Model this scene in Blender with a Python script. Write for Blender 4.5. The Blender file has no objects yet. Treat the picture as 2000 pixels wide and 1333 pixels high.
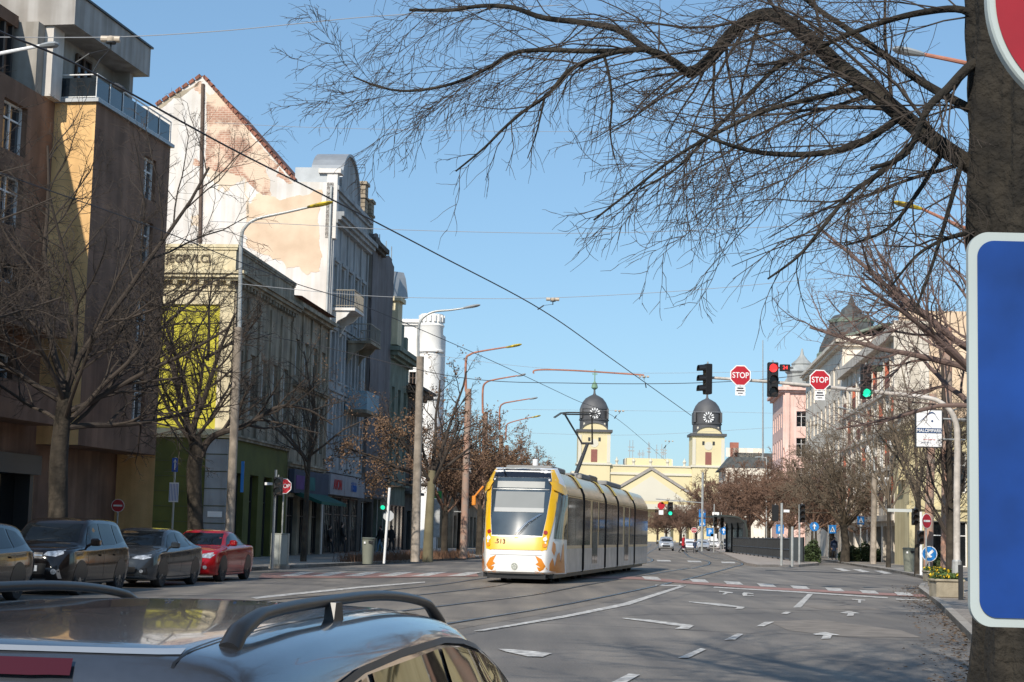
import bpy, bmesh, math, random
from mathutils import Vector, Matrix
from mathutils.bvhtree import BVHTree
sc = bpy.context.scene
COL = sc.collection
R = math.radians
# ------------------------------------------------------------------ camera, sky, sun
FPX = 3300.0; PITCH = math.atan(376.5/FPX); ROLL = 0.025; CH = 1.5
cp, sp = math.cos(PITCH), math.sin(PITCH)
cr, sr = math.cos(ROLL), math.sin(ROLL)
AF = Vector((0, cp, sp)); U0 = Vector((0, -sp, cp)); R0 = Vector((1, 0, 0))
AR = R0*cr + U0*sr; AU = U0*cr - R0*sr
cd = bpy.data.cameras.new('camera'); cam = bpy.data.objects.new('camera', cd); COL.objects.link(cam)
cam.matrix_world = Matrix(((AR.x, AU.x, -AF.x, 0), (AR.y, AU.y, -AF.y, 0), (AR.z, AU.z, -AF.z, CH), (0, 0, 0, 1)))
cd.sensor_width = 36; cd.lens = 36*FPX/2000; cd.clip_end = 6000; cd.clip_start = 0.1
sc.camera = cam
SUN_EL, SUN_AZ = 36.0, 22.0            # light travels 22 degrees right of straight ahead
w = bpy.data.worlds.new('World'); sc.world = w; w.use_nodes = True
nt = w.node_tree
sky = nt.nodes.new('ShaderNodeTexSky'); sky.sky_type = 'NISHITA'; sky.sun_disc = False
sky.sun_elevation = R(SUN_EL); sky.sun_rotation = R(180+SUN_AZ)
sky.air_density = 1.0; sky.dust_density = 0.5; sky.ozone_density = 1.6
bg = nt.nodes['Background']; bg.inputs[1].default_value = 0.13
gm = nt.nodes.new('ShaderNodeGamma'); gm.inputs[1].default_value = .6; nt.links.new(sky.outputs[0], gm.inputs[0])
tn = nt.nodes.new('ShaderNodeMix'); tn.data_type = 'RGBA'; tn.blend_type = 'MULTIPLY'; tn.inputs[0].default_value = 1; tn.inputs[7].default_value = (1.23, 1.72, 2.13, 1)
nt.links.new(gm.outputs[0], tn.inputs[6]); nt.links.new(tn.outputs[2], bg.inputs[0])
sl = bpy.data.lights.new('sun', 'SUN'); sl.energy = 5.0; sl.angle = R(0.53); sl.color = (1, .925, .81)
so = bpy.data.objects.new('sun', sl); COL.objects.link(so)
ce, se = math.cos(R(SUN_EL)), math.sin(R(SUN_EL))
so.rotation_euler = Vector((math.sin(R(SUN_AZ))*ce, math.cos(R(SUN_AZ))*ce, -se)).to_track_quat('-Z', 'Y').to_euler()
sc.view_settings.view_transform = 'Standard'; sc.view_settings.look = 'None'
sc.view_settings.exposure = 0.0
# ------------------------------------------------------------------ pixel <-> world (used to measure real positions)
def ray(px, py):
    return AF + AR*((px-1000)/FPX) + AU*((666.5-py)/FPX)
def G(px, py, z=0.0):
    r = ray(px, py); t = (z-CH)/r.z; return Vector((r.x*t, r.y*t, z))
def at(px, py, Y):
    r = ray(px, py); t = Y/r.y; return Vector((r.x*t, Y, CH+r.z*t))
def PX(px, Y, z=1.5):
    dz = z-CH; dep = Y*cp+dz*sp; du = -Y*sp+dz*cp
    return ((px-1000)/FPX*dep - sr*du)/cr
# ------------------------------------------------------------------ mesh builder
def ident(v): return v
class MB:
    def __init__(s): s.v = []; s.f = []; s.m = []; s.T = None
    def add(s, vs, fs, mi=0):
        b = len(s.v)
        if s.T is not None: vs = [s.T @ Vector(v) for v in vs]
        s.v.extend([tuple(v) for v in vs]); s.f.extend([tuple(b+i for i in f) for f in fs]); s.m.extend([mi]*len(fs)); return s
    def box(s, x0, x1, y0, y1, z0, z1, mi=0):
        return s.add([(x0,y0,z0),(x1,y0,z0),(x1,y1,z0),(x0,y1,z0),(x0,y0,z1),(x1,y0,z1),(x1,y1,z1),(x0,y1,z1)],
              [(0,3,2,1),(4,5,6,7),(0,1,5,4),(1,2,6,5),(2,3,7,6),(3,0,4,7)], mi)
    def bbox(s, x0, x1, y0, y1, z0, z1, b=.02, mi=0):      # box with chamfered vertical & horizontal edges
        xs=(x0,x0+b,x1-b,x1); ys=(y0,y0+b,y1-b,y1)
        ring=[(x0+b,y0),(x1-b,y0),(x1,y0+b),(x1,y1-b),(x1-b,y1),(x0+b,y1),(x0,y1-b),(x0,y0+b)]
        ins=lambda p:(min(max(p[0],x0+b),x1-b) if True else 0, min(max(p[1],y0+b),y1-b))
        lv=[(z0,1),(z0+b,0),(z1-b,0),(z1,1)]; vs=[]
        for z,i in lv:
            for p in ring:
                q=ins(p) if i else p; vs.append((q[0],q[1],z))
        fs=[]
        for k in range(3):
            for j in range(8):
                a=k*8+j; c=k*8+(j+1)%8; fs.append((a,c,c+8,a+8))
        fs.append(tuple(range(7,-1,-1))); fs.append(tuple(range(24,32)))
        return s.add(vs,fs,mi)
    def quad(s, a, b, c, d, mi=0): return s.add([a,b,c,d], [(0,1,2,3)], mi)
    def poly(s, pts, mi=0): return s.add(pts, [tuple(range(len(pts)))], mi)
    def prism(s, pts, off, mi=0):     # closed polygon pts (3-D) extruded by vector off
        n = len(pts); off = Vector(off); a = [Vector(p) for p in pts]; b = [p+off for p in a]
        return s.add(a+b, [tuple(range(n-1,-1,-1)), tuple(range(n,2*n))]+[(i,(i+1)%n,n+(i+1)%n,n+i) for i in range(n)], mi)
    def tube(s, pts, rad, n=6, mi=0, cap=True):
        pts = [Vector(p) for p in pts]; k = len(pts)
        if not hasattr(rad, '__len__'): rad = [rad]*k
        vs = []; up = None
        for i, p in enumerate(pts):
            d = (pts[min(i+1,k-1)]-pts[max(i-1,0)])
            if d.length < 1e-9: d = Vector((0,0,1))
            d.normalize()
            if up is None:
                up = Vector((0,0,1)) if abs(d.z) < .9 else Vector((1,0,0))
            a = d.cross(up)
            if a.length < 1e-6: a = d.cross(Vector((.3,1,.2)))
            a.normalize(); b = a.cross(d); up = b
            for j in range(n):
                t = 2*math.pi*j/n; vs.append(p + (a*math.cos(t)+b*math.sin(t))*rad[i])
        fs = [(i*n+j, i*n+(j+1)%n, (i+1)*n+(j+1)%n, (i+1)*n+j) for i in range(k-1) for j in range(n)]
        if cap and n > 2: fs += [tuple(range(n-1,-1,-1)), tuple((k-1)*n+j for j in range(n))]
        return s.add(vs, fs, mi)
    def lathe(s, c, prof, n=16, mi=0, axis='z'):
        vs = []; c = Vector(c)
        for r_, h in prof:
            for j in range(n):
                t = 2*math.pi*j/n; x, y = r_*math.cos(t), r_*math.sin(t)
                vs.append(c+(Vector((x,y,h)) if axis=='z' else Vector((h,x,y)) if axis=='x' else Vector((x,h,y))))
        k = len(prof)
        fs = [(i*n+j, i*n+(j+1)%n, (i+1)*n+(j+1)%n, (i+1)*n+j) for i in range(k-1) for j in range(n)]
        fs += [tuple(range(n)), tuple((k-1)*n+j for j in range(n))]
        return s.add(vs, fs, mi)
    def disc(s, c, r, n=24, mi=0, ax=(0,1,0), th=.01):
        ax = Vector(ax).normalized(); a = ax.cross(Vector((0,0,1))).normalized(); b = a.cross(ax); c = Vector(c)
        return s.prism([c+a*r*math.cos(2*math.pi*j/n)+b*r*math.sin(2*math.pi*j/n) for j in range(n)], ax*th, mi)
    def build(s, name, mats, parent=None, smooth=False, loc=None):
        me = bpy.data.meshes.new(name); me.from_pydata(s.v, [], s.f)
        if not isinstance(mats, (list, tuple)): mats = [mats]
        for m in mats: me.materials.append(m)
        if len(mats) > 1: me.polygons.foreach_set('material_index', s.m)
        if smooth is True: me.polygons.foreach_set('use_smooth', [True]*len(s.f))
        me.validate(); me.update()
        if smooth == 'auto':
            me.polygons.foreach_set('use_smooth', [True]*len(me.polygons)); me.set_sharp_from_angle(angle=R(35))
        o = bpy.data.objects.new(name, me); COL.objects.link(o); o.parent = parent
        if loc is not None: o.location = loc
        return o
def tag(o, label, cat, group=None):
    o['label'] = label; o['category'] = cat
    if group: o['group'] = group
    return o
def thing(name, label, cat, loc=(0,0,0), rz=0, group=None):
    o = bpy.data.objects.new(name, None); COL.objects.link(o); o.location = loc; o.rotation_euler = (0,0,rz); o.empty_display_size=.3
    return tag(o, label, cat, group)
def struct(o): o['kind'] = 'structure'; return o
def stuff(o): o['kind'] = 'stuff'; return o
def kids(o): return [c for c in bpy.data.objects if c.parent == o]
def dup(src, loc, rz, label, group=None, scale=None, kd=None):
    r = src.copy(); COL.objects.link(r); r.location = loc; r.rotation_euler = (0,0,rz); r['label'] = label
    if group: r['group'] = group
    if scale: r.scale = (scale,)*3 if not hasattr(scale,'__len__') else scale
    for ch in kids(src):
        if ch == r: continue
        c = ch.copy(); COL.objects.link(c); c.parent = r
        for g in kids(ch):
            d = g.copy(); COL.objects.link(d); d.parent = c
    return r
def text(name, s, size, mat, parent, M, th=.004, align='CENTER', sx=1):
    cu = bpy.data.curves.new(name, 'FONT'); cu.body = s; cu.size = size; cu.align_x = align; cu.align_y = 'CENTER'; cu.extrude = th; cu.offset = size*.012
    t = bpy.data.objects.new(name, cu); COL.objects.link(t)
    dg = bpy.context.evaluated_depsgraph_get(); me = bpy.data.meshes.new_from_object(t.evaluated_get(dg))
    bpy.data.objects.remove(t); me.materials.clear(); me.materials.append(mat)
    me.transform(Matrix.Diagonal((sx,1,1,1)))
    o = bpy.data.objects.new(name, me); COL.objects.link(o); o.parent = parent; o.matrix_local = M; return o
# text laid on a vertical plane facing local -y (towards the camera)
def TM(x, y, z, rz=0): return Matrix.Translation((x,y,z)) @ Matrix.Rotation(rz,4,'Z') @ Matrix.Rotation(R(90),4,'X')
# ------------------------------------------------------------------ materials
MC = {}
def M(name, col, rough=.85, metal=0., var=.18, scale=1.2, bump=0., bs=30., coat=0., emit=None, es=0., spec=.5, dirt=None, streak=0., ior=None):
    if name in MC: return MC[name]
    m = bpy.data.materials.new(name); m.use_nodes = True; n = m.node_tree.nodes; l = m.node_tree.links
    b = n['Principled BSDF']; b.inputs['Roughness'].default_value = rough; b.inputs['Metallic'].default_value = metal
    b.inputs['Specular IOR Level'].default_value = spec; b.inputs['Coat Weight'].default_value = coat; b.inputs['Coat Roughness'].default_value = .04
    if ior: b.inputs['IOR'].default_value = ior
    tc = n.new('ShaderNodeTexCoord')
    def noise(sc_, det=5, mp=None):
        t = n.new('ShaderNodeTexNoise'); t.inputs['Scale'].default_value = sc_; t.inputs['Detail'].default_value = det
        if mp is not None:
            g = n.new('ShaderNodeMapping'); g.inputs['Scale'].default_value = mp; l.new(tc.outputs['Object'], g.inputs[0]); l.new(g.outputs[0], t.inputs[0])
        else: l.new(tc.outputs['Object'], t.inputs[0])
        return t
    if var > 0:
        t = noise(scale, 7); r = n.new('ShaderNodeValToRGB'); c = Vector(col[:3])
        d = Vector(dirt[:3]) if dirt else c*(1-var)
        r.color_ramp.elements[0].position = .36; r.color_ramp.elements[1].position = .66
        r.color_ramp.elements[0].color = (*d, 1); r.color_ramp.elements[1].color = (*[min(1,x*(1+var*.4)) for x in c], 1)
        l.new(t.outputs[0], r.inputs[0]); out = r.outputs[0]
        if streak > 0:
            t2 = noise(1.0, 4, (2.2,2.2,.16)); r2 = n.new('ShaderNodeValToRGB')
            r2.color_ramp.elements[0].position = .42; r2.color_ramp.elements[1].position = .62
            k = 1-streak; r2.color_ramp.elements[0].color = (k,k*.97,k*.93,1); r2.color_ramp.elements[1].color = (1,1,1,1)
            mx = n.new('ShaderNodeMix'); mx.data_type = 'RGBA'; mx.blend_type = 'MULTIPLY'; mx.inputs[0].default_value = 1
            l.new(t2.outputs[0], r2.inputs[0]); l.new(out, mx.inputs[6]); l.new(r2.outputs[0], mx.inputs[7]); out = mx.outputs[2]
        l.new(out, b.inputs['Base Color'])
    else: b.inputs['Base Color'].default_value = (*col[:3], 1)
    if bump > 0:
        t = noise(bs, 6); bp = n.new('ShaderNodeBump'); bp.inputs['Strength'].default_value = bump; bp.inputs['Distance'].default_value = .03
        l.new(t.outputs[0], bp.inputs['Height']); l.new(bp.outputs[0], b.inputs['Normal'])
    if emit: b.inputs['Emission Color'].default_value = (*emit, 1); b.inputs['Emission Strength'].default_value = es
    MC[name] = m; return m
def brickmat(name, c1, c2, mortar, scale=1.0, rough=.9, w=.25, h=.075, ms=.012, var=.3, plaster=None, axes='xy', pth=.5):
    if name in MC: return MC[name]
    m = bpy.data.materials.new(name); m.use_nodes = True; n = m.node_tree.nodes; l = m.node_tree.links; b = n['Principled BSDF']; b.inputs['Roughness'].default_value = rough
    tc = n.new('ShaderNodeTexCoord'); sx = n.new('ShaderNodeSeparateXYZ'); l.new(tc.outputs['Object'], sx.inputs[0]); g = n.new('ShaderNodeCombineXYZ'); l.new(sx.outputs['xyz'.index(axes[0])], g.inputs[0]); l.new(sx.outputs['xyz'.index(axes[1])], g.inputs[1])
    t = n.new('ShaderNodeTexBrick'); l.new(g.outputs[0], t.inputs[0]); t.inputs['Color1'].default_value = (*c1,1); t.inputs['Color2'].default_value = (*c2,1); t.inputs['Mortar'].default_value = (*mortar,1)
    t.inputs['Scale'].default_value = scale; t.inputs['Brick Width'].default_value = w; t.inputs['Row Height'].default_value = h; t.inputs['Mortar Size'].default_value = ms
    no = n.new('ShaderNodeTexNoise'); no.inputs['Scale'].default_value = .8; no.inputs['Detail'].default_value = 8; l.new(tc.outputs['Object'], no.inputs[0])
    out = t.outputs[0]
    r = n.new('ShaderNodeValToRGB'); r.color_ramp.elements[0].position = .35; r.color_ramp.elements[1].position = .65
    r.color_ramp.elements[0].color = (1-var,)*3+(1,); r.color_ramp.elements[1].color = (1.1,1.1,1.1,1); l.new(no.outputs[0], r.inputs[0])
    mx = n.new('ShaderNodeMix'); mx.data_type = 'RGBA'; mx.blend_type = 'MULTIPLY'; mx.inputs[0].default_value = 1; l.new(out, mx.inputs[6]); l.new(r.outputs[0], mx.inputs[7]); out = mx.outputs[2]
    if plaster:
        r2 = n.new('ShaderNodeValToRGB'); r2.color_ramp.elements[0].position = pth-.04; r2.color_ramp.elements[1].position = pth+.04
        no2 = n.new('ShaderNodeTexNoise'); no2.inputs['Scale'].default_value = .55; no2.inputs['Detail'].default_value = 12; no2.inputs['Roughness'].default_value = .62; l.new(tc.outputs['Object'], no2.inputs[0])
        l.new(no2.outputs[0], r2.inputs[0]); m2 = n.new('ShaderNodeMix'); m2.data_type = 'RGBA'; l.new(r2.outputs[0], m2.inputs[0]); l.new(out, m2.inputs[6]); m2.inputs[7].default_value = (*plaster,1); out = m2.outputs[2]
    l.new(out, b.inputs['Base Color']); bp = n.new('ShaderNodeBump'); bp.inputs['Strength'].default_value = .4; bp.inputs['Distance'].default_value = .02; l.new(t.outputs['Fac'], bp.inputs['Height']); bp.invert = True; l.new(bp.outputs[0], b.inputs['Normal'])
    MC[name] = m; return m
def asphalt(name, col, patch, crack=.5):
    m = bpy.data.materials.new(name); m.use_nodes = True; n = m.node_tree.nodes; l = m.node_tree.links; b = n['Principled BSDF']
    tc = n.new('ShaderNodeTexCoord'); O = tc.outputs['Object']
    def N(s, d, mp=None):
        t = n.new('ShaderNodeTexNoise'); t.inputs['Scale'].default_value = s; t.inputs['Detail'].default_value = d
        if mp: g = n.new('ShaderNodeMapping'); g.inputs['Scale'].default_value = mp; g.inputs['Rotation'].default_value = (0,0,R(-12)); l.new(O, g.inputs[0]); l.new(g.outputs[0], t.inputs[0])
        else: l.new(O, t.inputs[0])
        return t
    def ramp(src, p0, p1, c0, c1):
        r = n.new('ShaderNodeValToRGB'); r.color_ramp.elements[0].position = p0; r.color_ramp.elements[1].position = p1; r.color_ramp.elements[0].color = (*c0,1); r.color_ramp.elements[1].color = (*c1,1); l.new(src, r.inputs[0]); return r.outputs[0]
    def mul(a, c):
        mx = n.new('ShaderNodeMix'); mx.data_type = 'RGBA'; mx.blend_type = 'MULTIPLY'; mx.inputs[0].default_value = 1; l.new(a, mx.inputs[6]); l.new(c, mx.inputs[7]); return mx.outputs[2]
    base = ramp(N(.22, 6).outputs[0], .4, .62, patch, col)
    base = mul(base, ramp(N(1.0, 5, (1.3,.09,1)).outputs[0], .38, .62, (.76,.76,.77), (1.10,1.08,1.05)))     # wheel-worn streaks along the road
    base = mul(base, ramp(N(38, 3).outputs[0], .3, .7, (.72,.72,.72), (1.2,1.2,1.2)))
    v = n.new('ShaderNodeTexVoronoi'); v.feature = 'DISTANCE_TO_EDGE'; v.inputs['Scale'].default_value = .22
    nn = N(1.1, 4); ad = n.new('ShaderNodeMix'); ad.data_type = 'RGBA'; ad.inputs[0].default_value = .55; l.new(O, ad.inputs[6]); l.new(nn.outputs['Color'], ad.inputs[7]); l.new(ad.outputs[2], v.inputs[0])
    base = mul(base, ramp(v.outputs[0], .0, .011, (crack,crack,crack), (1,1,1)))
    l.new(base, b.inputs['Base Color']); b.inputs['Roughness'].default_value = .8
    bp = n.new('ShaderNodeBump'); bp.inputs['Strength'].default_value = .5; bp.inputs['Distance'].default_value = .01; l.new(N(60, 4).outputs[0], bp.inputs['Height']); l.new(bp.outputs[0], b.inputs['Normal'])
    return m
GLASS = M('window_glass', (.03,.04,.05), rough=.06, var=.5, scale=.6, spec=.9)
GLASSD = M('dark_glass', (.012,.014,.016), rough=.08, var=.4, scale=.8, spec=.7)
WHITE = M('white_paint', (.75,.74,.72), rough=.5, var=.08)
DKMET = M('dark_metal', (.03,.032,.035), rough=.45, var=.2)
GALV = M('galvanised_steel', (.42,.43,.42), rough=.45, metal=.3, var=.2, scale=3)
BLACK = M('black_plastic', (.012,.012,.013), rough=.4, var=0)
RUBBER = M('rubber', (.018,.018,.019), rough=.8, var=.3)
CONC = M('concrete', (.42,.39,.35), rough=.9, var=.3, scale=2.5, bump=.4, streak=.25)
SRED = M('sign_red', (.44,.010,.022), rough=.4, var=.06)
SBLUE = M('sign_blue', (.01,.08,.42), rough=.4, var=.12, scale=2)
SBLUE2 = M('sign_blue_light', (.02,.20,.55), rough=.4, var=.06)
SWHITE = M('sign_white', (.8,.8,.8), rough=.4, var=.04)
INK = M('ink', (.03,.03,.04), rough=.5, var=0)
RUST = M('rusty_primer', (.42,.18,.12), rough=.8, var=.3, scale=3)
# ------------------------------------------------------------------ the ground and the roads
ASPH = asphalt('road_asphalt', (.235,.210,.183), (.165,.150,.134))
TRK = asphalt('track_concrete', (.25,.215,.175), (.19,.165,.138), .7)
PAVE = brickmat('pavement_slabs', (.33,.29,.25), (.27,.24,.21), (.15,.14,.12), w=.4, h=.2, ms=.012)
KERB = M('kerb_stone', (.36,.33,.29), rough=.9, var=.3, scale=4, bump=.4)
GR = MB(); n = 24
for i in range(n):
    for j in range(n):
        x0 = -1800+3600*i/n; y0 = -400+3600*j/n; s = 3600/n
        GR.quad((x0,y0,0),(x0+s,y0,0),(x0+s,y0+s,0),(x0,y0+s,0))
struct(GR.build('road', ASPH))
def slab(name, pts, z0, z1, mat, kerb=True):
    m = MB(); n = len(pts)
    m.prism([(p[0],p[1],z0) for p in pts], (0,0,z1-z0)); o = struct(m.build(name, mat)); return o
def kerbline(name, pts, inward, z=.135, wd=.16):
    m = MB(); n = len(pts)
    for i in range(n-1):
        a = Vector((*pts[i],0)); b = Vector((*pts[i+1],0)); d = b-a; L = d.length; d.normalize(); nn = Vector((-d.y,d.x,0))*inward
        k = max(1, min(40, int(L/1.0)))
        for j in range(k):
            p = a+d*(L*j/k+.006); q = a+d*(L*(j+1)/k-.006)
            m.prism([p-nn*.0+Vector((0,0,-.05)), q+Vector((0,0,-.05)), q+nn*wd+Vector((0,0,-.05)), p+nn*wd+Vector((0,0,-.05))], (0,0,z+.05))
    return struct(m.build(name, KERB))
LK = [(-16,5),(-13,20),(-11.8,30),(-10.4,45),(-9.8,55),(-8.9,58.5),(-8.4,62),(-2.8,92.5),(.5,112),(4,150),(20,300),(45,560)]
slab('left_pavement', LK+[(30,560),(-60,300),(-70,5)], -.05, .12, PAVE); kerbline('left_kerb', LK, 1)
RK1 = [(1.3,-3),(1.6,8),(4.6,16.5),(5.6,19.5),(7.3,26.8),(10.3,40.5),(13.3,55),(14.6,60),(15.8,62.5),(17.2,68),(19,80),(20.6,92),(22.2,108),(24.5,130),(31,200),(66,600)]
slab('right_pavement', [RK1[0]]+RK1[1:]+[(140,600),(120,60),(60,-3)], -.05, .12, PAVE); kerbline('right_kerb', RK1, -1)
isl = [G(1458,1104),G(1478,1108),G(1560,1108),G(1600,1104),G(1580,1095),G(1560,1088),G(1470,1073),G(1420,1068),G(1385,1072),G(1410,1082)]
slab('tram_stop_island', [(p.x,p.y) for p in isl], -.05, .14, M('island_paving', (.36,.31,.27), rough=.9, var=.25, scale=1.5, bump=.3))
# tracks: four rails measured along the road
def smooth(pts, k=8):
    P = [pts[0]]+list(pts)+[pts[-1]]; out = []
    for i in range(1, len(P)-2):
        for j in range(k):
            t = j/k; out.append(tuple(.5*((2*P[i][c])+(-P[i-1][c]+P[i+1][c])*t+(2*P[i-1][c]-5*P[i][c]+4*P[i+1][c]-P[i+2][c])*t*t+(-P[i-1][c]+3*P[i][c]-3*P[i+1][c]+P[i+2][c])*t**3) for c in range(len(P[0]))))
    out.append(tuple(P[-2])); return out
def gpts(lst): return [(lambda g:(g.x,g.y))(G(*p)) for p in lst]
L1 = [(-4.6,12),(-3.2,19)]+gpts([(900,1215),(1100,1182),(1250,1152),(1340,1132),(1400,1117)])+[(12.2,92),(14.4,104),(15.6,116),(16.4,135),(19.5,170),(34,320),(54,560)]
L1b = [(x-.12,y) for x,y in L1]
L2 = [(-6.4,15),(-4.3,23)]+gpts([(900,1180),(1050,1161),(1180,1137),(1335,1112)])+[(9.4,86),(12,101),(13.6,116),(14.6,135),(17.8,170),(32,320),(52,560)]
L3 = [(-8,17),(-5.8,26)]+gpts([(900,1154),(1020,1135)])+[(1.45,61),(4.6,78),(7.3,94),(9.6,112),(11,135),(14.2,170),(28.5,320),(48.5,560)]
L4 = [(x-1.5,y+.3) for x,y in L3]
def ribbon(name, c, off0, off1, z, mat, m=None):
    mb = m or MB(); s = smooth(c)
    def offs(i, o):
        a = Vector(s[max(i-1,0)]); b = Vector(s[min(i+1,len(s)-1)]); d = (b-a).normalized(); return (s[i][0]+d.y*o, s[i][1]-d.x*o, z)
    for i in range(len(s)-1): mb.quad(offs(i,off0), offs(i+1,off0), offs(i+1,off1), offs(i,off1))
    return mb if m else struct(mb.build(name, mat))
tb = MB(); a, b = smooth(L4), smooth(L1)
for i in range(min(len(a),len(b))-1):
    e = Vector((.55,-.1,0)); tb.quad(Vector((*a[i],.004))-e, Vector((*a[i+1],.004))-e, Vector((*b[i+1],.004))+e, Vector((*b[i],.004))+e)
struct(tb.build('tram_track_bed', TRK))
RAIL = M('rail_steel', (.30,.27,.24), rough=.32, metal=.9, var=.2); GROOVE = M('rail_groove', (.02,.018,.016), rough=.9, var=0)
mr, mg = MB(), MB()
for c in (L1, L2, L3, L4):
    ribbon('r', c, -.035, .035, .012, RAIL, mr); ribbon('g', c, .035, .10, .008, GROOVE, mg); ribbon('g', c, -.065, -.035, .008, GROOVE, mg)
struct(mr.build('tram_rails', RAIL)); struct(mg.build('rail_grooves', GROOVE))
# painted markings
PAINT = M('road_paint', (.60,.58,.54), rough=.75, var=.5, scale=7, dirt=(.27,.25,.23)); REDP = M('red_cycle_paint', (.31,.155,.13), rough=.85, var=.45, scale=2.2, dirt=(.26,.17,.145))
def pix(name, pts, z=.012, mat=PAINT, m=None):
    mb = m or MB(); mb.poly([G(x,y)+Vector((0,0,z)) for x,y in pts])
    return mb if m else struct(mb.build(name, mat))
pix('cycle_crossing', [(1150,1126),(1250,1128),(1480,1147),(1700,1158),(1830,1164),(1845,1169),(1700,1163),(1480,1151.5),(1330,1140),(1240,1132.5),(1130,1130)], .016, REDP)
pix('cycle_crossing', [(512,1121),(560,1119),(700,1121),(930,1120),(935,1127),(700,1130),(560,1130),(505,1131)], .016, REDP)
zb = MB()
for cx, cy in [(1272,1131),(1365,1136),(1432,1140.5),(1497,1145),(1562,1149),(1630,1153.5),(1697,1158),(1765,1162)]:
    pix('', [(cx-19,cy-4),(cx+12,cy-2.5),(cx+20,cy+3.5),(cx-12,cy+2)], .022, m=zb)
for cx, cy in [(1296,1096.5),(1356,1098),(1422,1100)]: pix('', [(cx-14,cy-2),(cx+12,cy-1.5),(cx+15,cy+1.5),(cx-12,cy+1)], .022, m=zb)
for cx, cy in [(1645,1114),(1682,1116),(1725,1119)]: pix('', [(cx-18,cy-3),(cx-2,cy-3),(cx+18,cy+2.5),(cx+2,cy+3)], .022, m=zb)
for cx in (578,640,705,770,835,905): pix('', [(cx-34,1127-.0),(cx+8,1119.0),(cx+40,1118.5),(cx+2,1126.5)], .022, m=zb)
struct(zb.build('crossing_stripes', PAINT))
lm = MB()
pix('', [(925,1234),(1105,1203),(1215,1180),(1330,1145),(1341,1145),(1228,1183),(1110,1206.5),(945,1234)], m=lm)
pix('', [(1395,1147),(1560,1156),(1735,1168),(1733,1170),(1558,1158.5),(1393,1149)], m=lm)
pix('', [(1750,1170.5),(1820,1173),(1820,1175),(1750,1172.5)], m=lm)
pix('', [(1578,1161),(1588,1161),(1564,1188),(1549,1188)], m=lm)
pix('', [(1534,1196),(1546,1197),(1537,1201),(1525,1200)], m=lm)
pix('', [(1494,1216),(1512,1216),(1492,1225),(1477,1225)], m=lm)
pix('', [(1440,1239),(1452,1240),(1436,1251),(1414,1252)], m=lm)
pix('', [(1368,1268),(1380,1270),(1345,1287),(1324,1287)], m=lm)
pix('', [(1228,1318),(1250,1320),(1215,1340),(1185,1340)], m=lm)
pix('', [(490,1168),(700,1147),(830,1137),(830,1139),(702,1150),(500,1171)], m=lm)
pix('', [(1280,1143),(1340,1144),(1338,1146),(1280,1145)], m=lm)
# arrows: straight-ahead stub, left-turn heads
for (x,y,s) in ((1613,1243,1.0),(1660,1200,.72)):
    pix('', [(x-26*s,y-3*s),(x-2*s,y-7*s),(x+28*s,y-1*s),(x+12*s,y-.5*s),(x+9*s,y+6*s),(x-9*s,y+6.5*s),(x-5*s,y-.5*s),(x-20*s,y-1*s)], m=lm)
pix('', [(1215,1208),(1270,1212),(1318,1218),(1356,1223),(1345,1230),(1318,1230),(1330,1224.5),(1305,1222),(1298,1220.5),(1216,1209.5)], m=lm)
pix('', [(1345,1176),(1400,1179.5),(1455,1187),(1450,1190.5),(1436,1190.5),(1440,1187.5),(1405,1184.5),(1346,1177.5)], m=lm)
pix('', [(972,1269),(1020,1271.5),(1078,1278),(1060,1285),(1030,1284),(985,1274)], m=lm)
for pts in ([(1405,1155),(1432,1158),(1430,1160),(1422,1159.5),(1416,1162.5),(1410,1162),(1416,1158.5),(1404,1157)], [(1453,1158),(1472,1160),(1470,1161.5),(1460,1160.5),(1459,1164.5),(1472,1163.5),(1472,1165),(1452,1165.5),(1449,1161)], [(1664,1171),(1690,1172.5),(1690,1174.5),(1682,1174),(1681,1179),(1676,1178.5),(1676,1173.5),(1664,1172.5)]):
    pix('', pts, m=lm)
struct(lm.build('lane_markings', PAINT))
# darker asphalt repairs and the joint between road and tracks
pa = MB()
pix('', [(1500,1214),(1600,1211),(1760,1232),(1800,1246),(1640,1244),(1540,1232)], .004, m=pa)
pix('', [(1560,1182),(1700,1186),(1720,1192),(1600,1190)], .004, m=pa)
struct(pa.build('road_repair', M('repair_asphalt', (.23,.20,.17), rough=.9, var=.25, scale=2.5)))
cr2 = MB()
for l in ([(1495,1113.5),(1560,1116),(1620,1117.5),(1720,1121.5),(1722,1123),(1620,1119),(1558,1117.5),(1495,1115)], [(1060,1116),(1100,1114),(1100,1115),(1060,1117)]):
    pix('', l, .004, m=cr2)
struct(cr2.build('road_patch', M('tar', (.035,.035,.036), rough=.7, var=.3)))
rgl = random.Random(31); ll = MB()
for i in range(1500):      # leaf litter blown against the right kerb
    k = rgl.random()**1.3; y_ = 17+46*k; j = next(q for q in range(len(RK1)-1) if RK1[q][1] <= y_ <= RK1[q+1][1]); a_, b_ = RK1[j], RK1[j+1]; t_ = (y_-a_[1])/(b_[1]-a_[1]); x_ = a_[0]+(b_[0]-a_[0])*t_-abs(rgl.gauss(0,.35))-.02
    s_ = rgl.uniform(.02,.05); q_ = rgl.uniform(0,6.3); ca, sa_ = math.cos(q_)*s_, math.sin(q_)*s_; z_ = .006+rgl.random()*.02
    ll.add([(x_+ca,y_+sa_,z_),(x_-sa_*.6,y_+ca*.6,z_+rgl.uniform(0,.02)),(x_-ca,y_-sa_,z_),(x_+sa_*.6,y_-ca*.6,z_+.004)], [(0,1,2,3)])
stuff(ll.build('leaf_litter', M('leaf_litter', (.16,.10,.055), rough=.9, var=.5, scale=9)))
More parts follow.
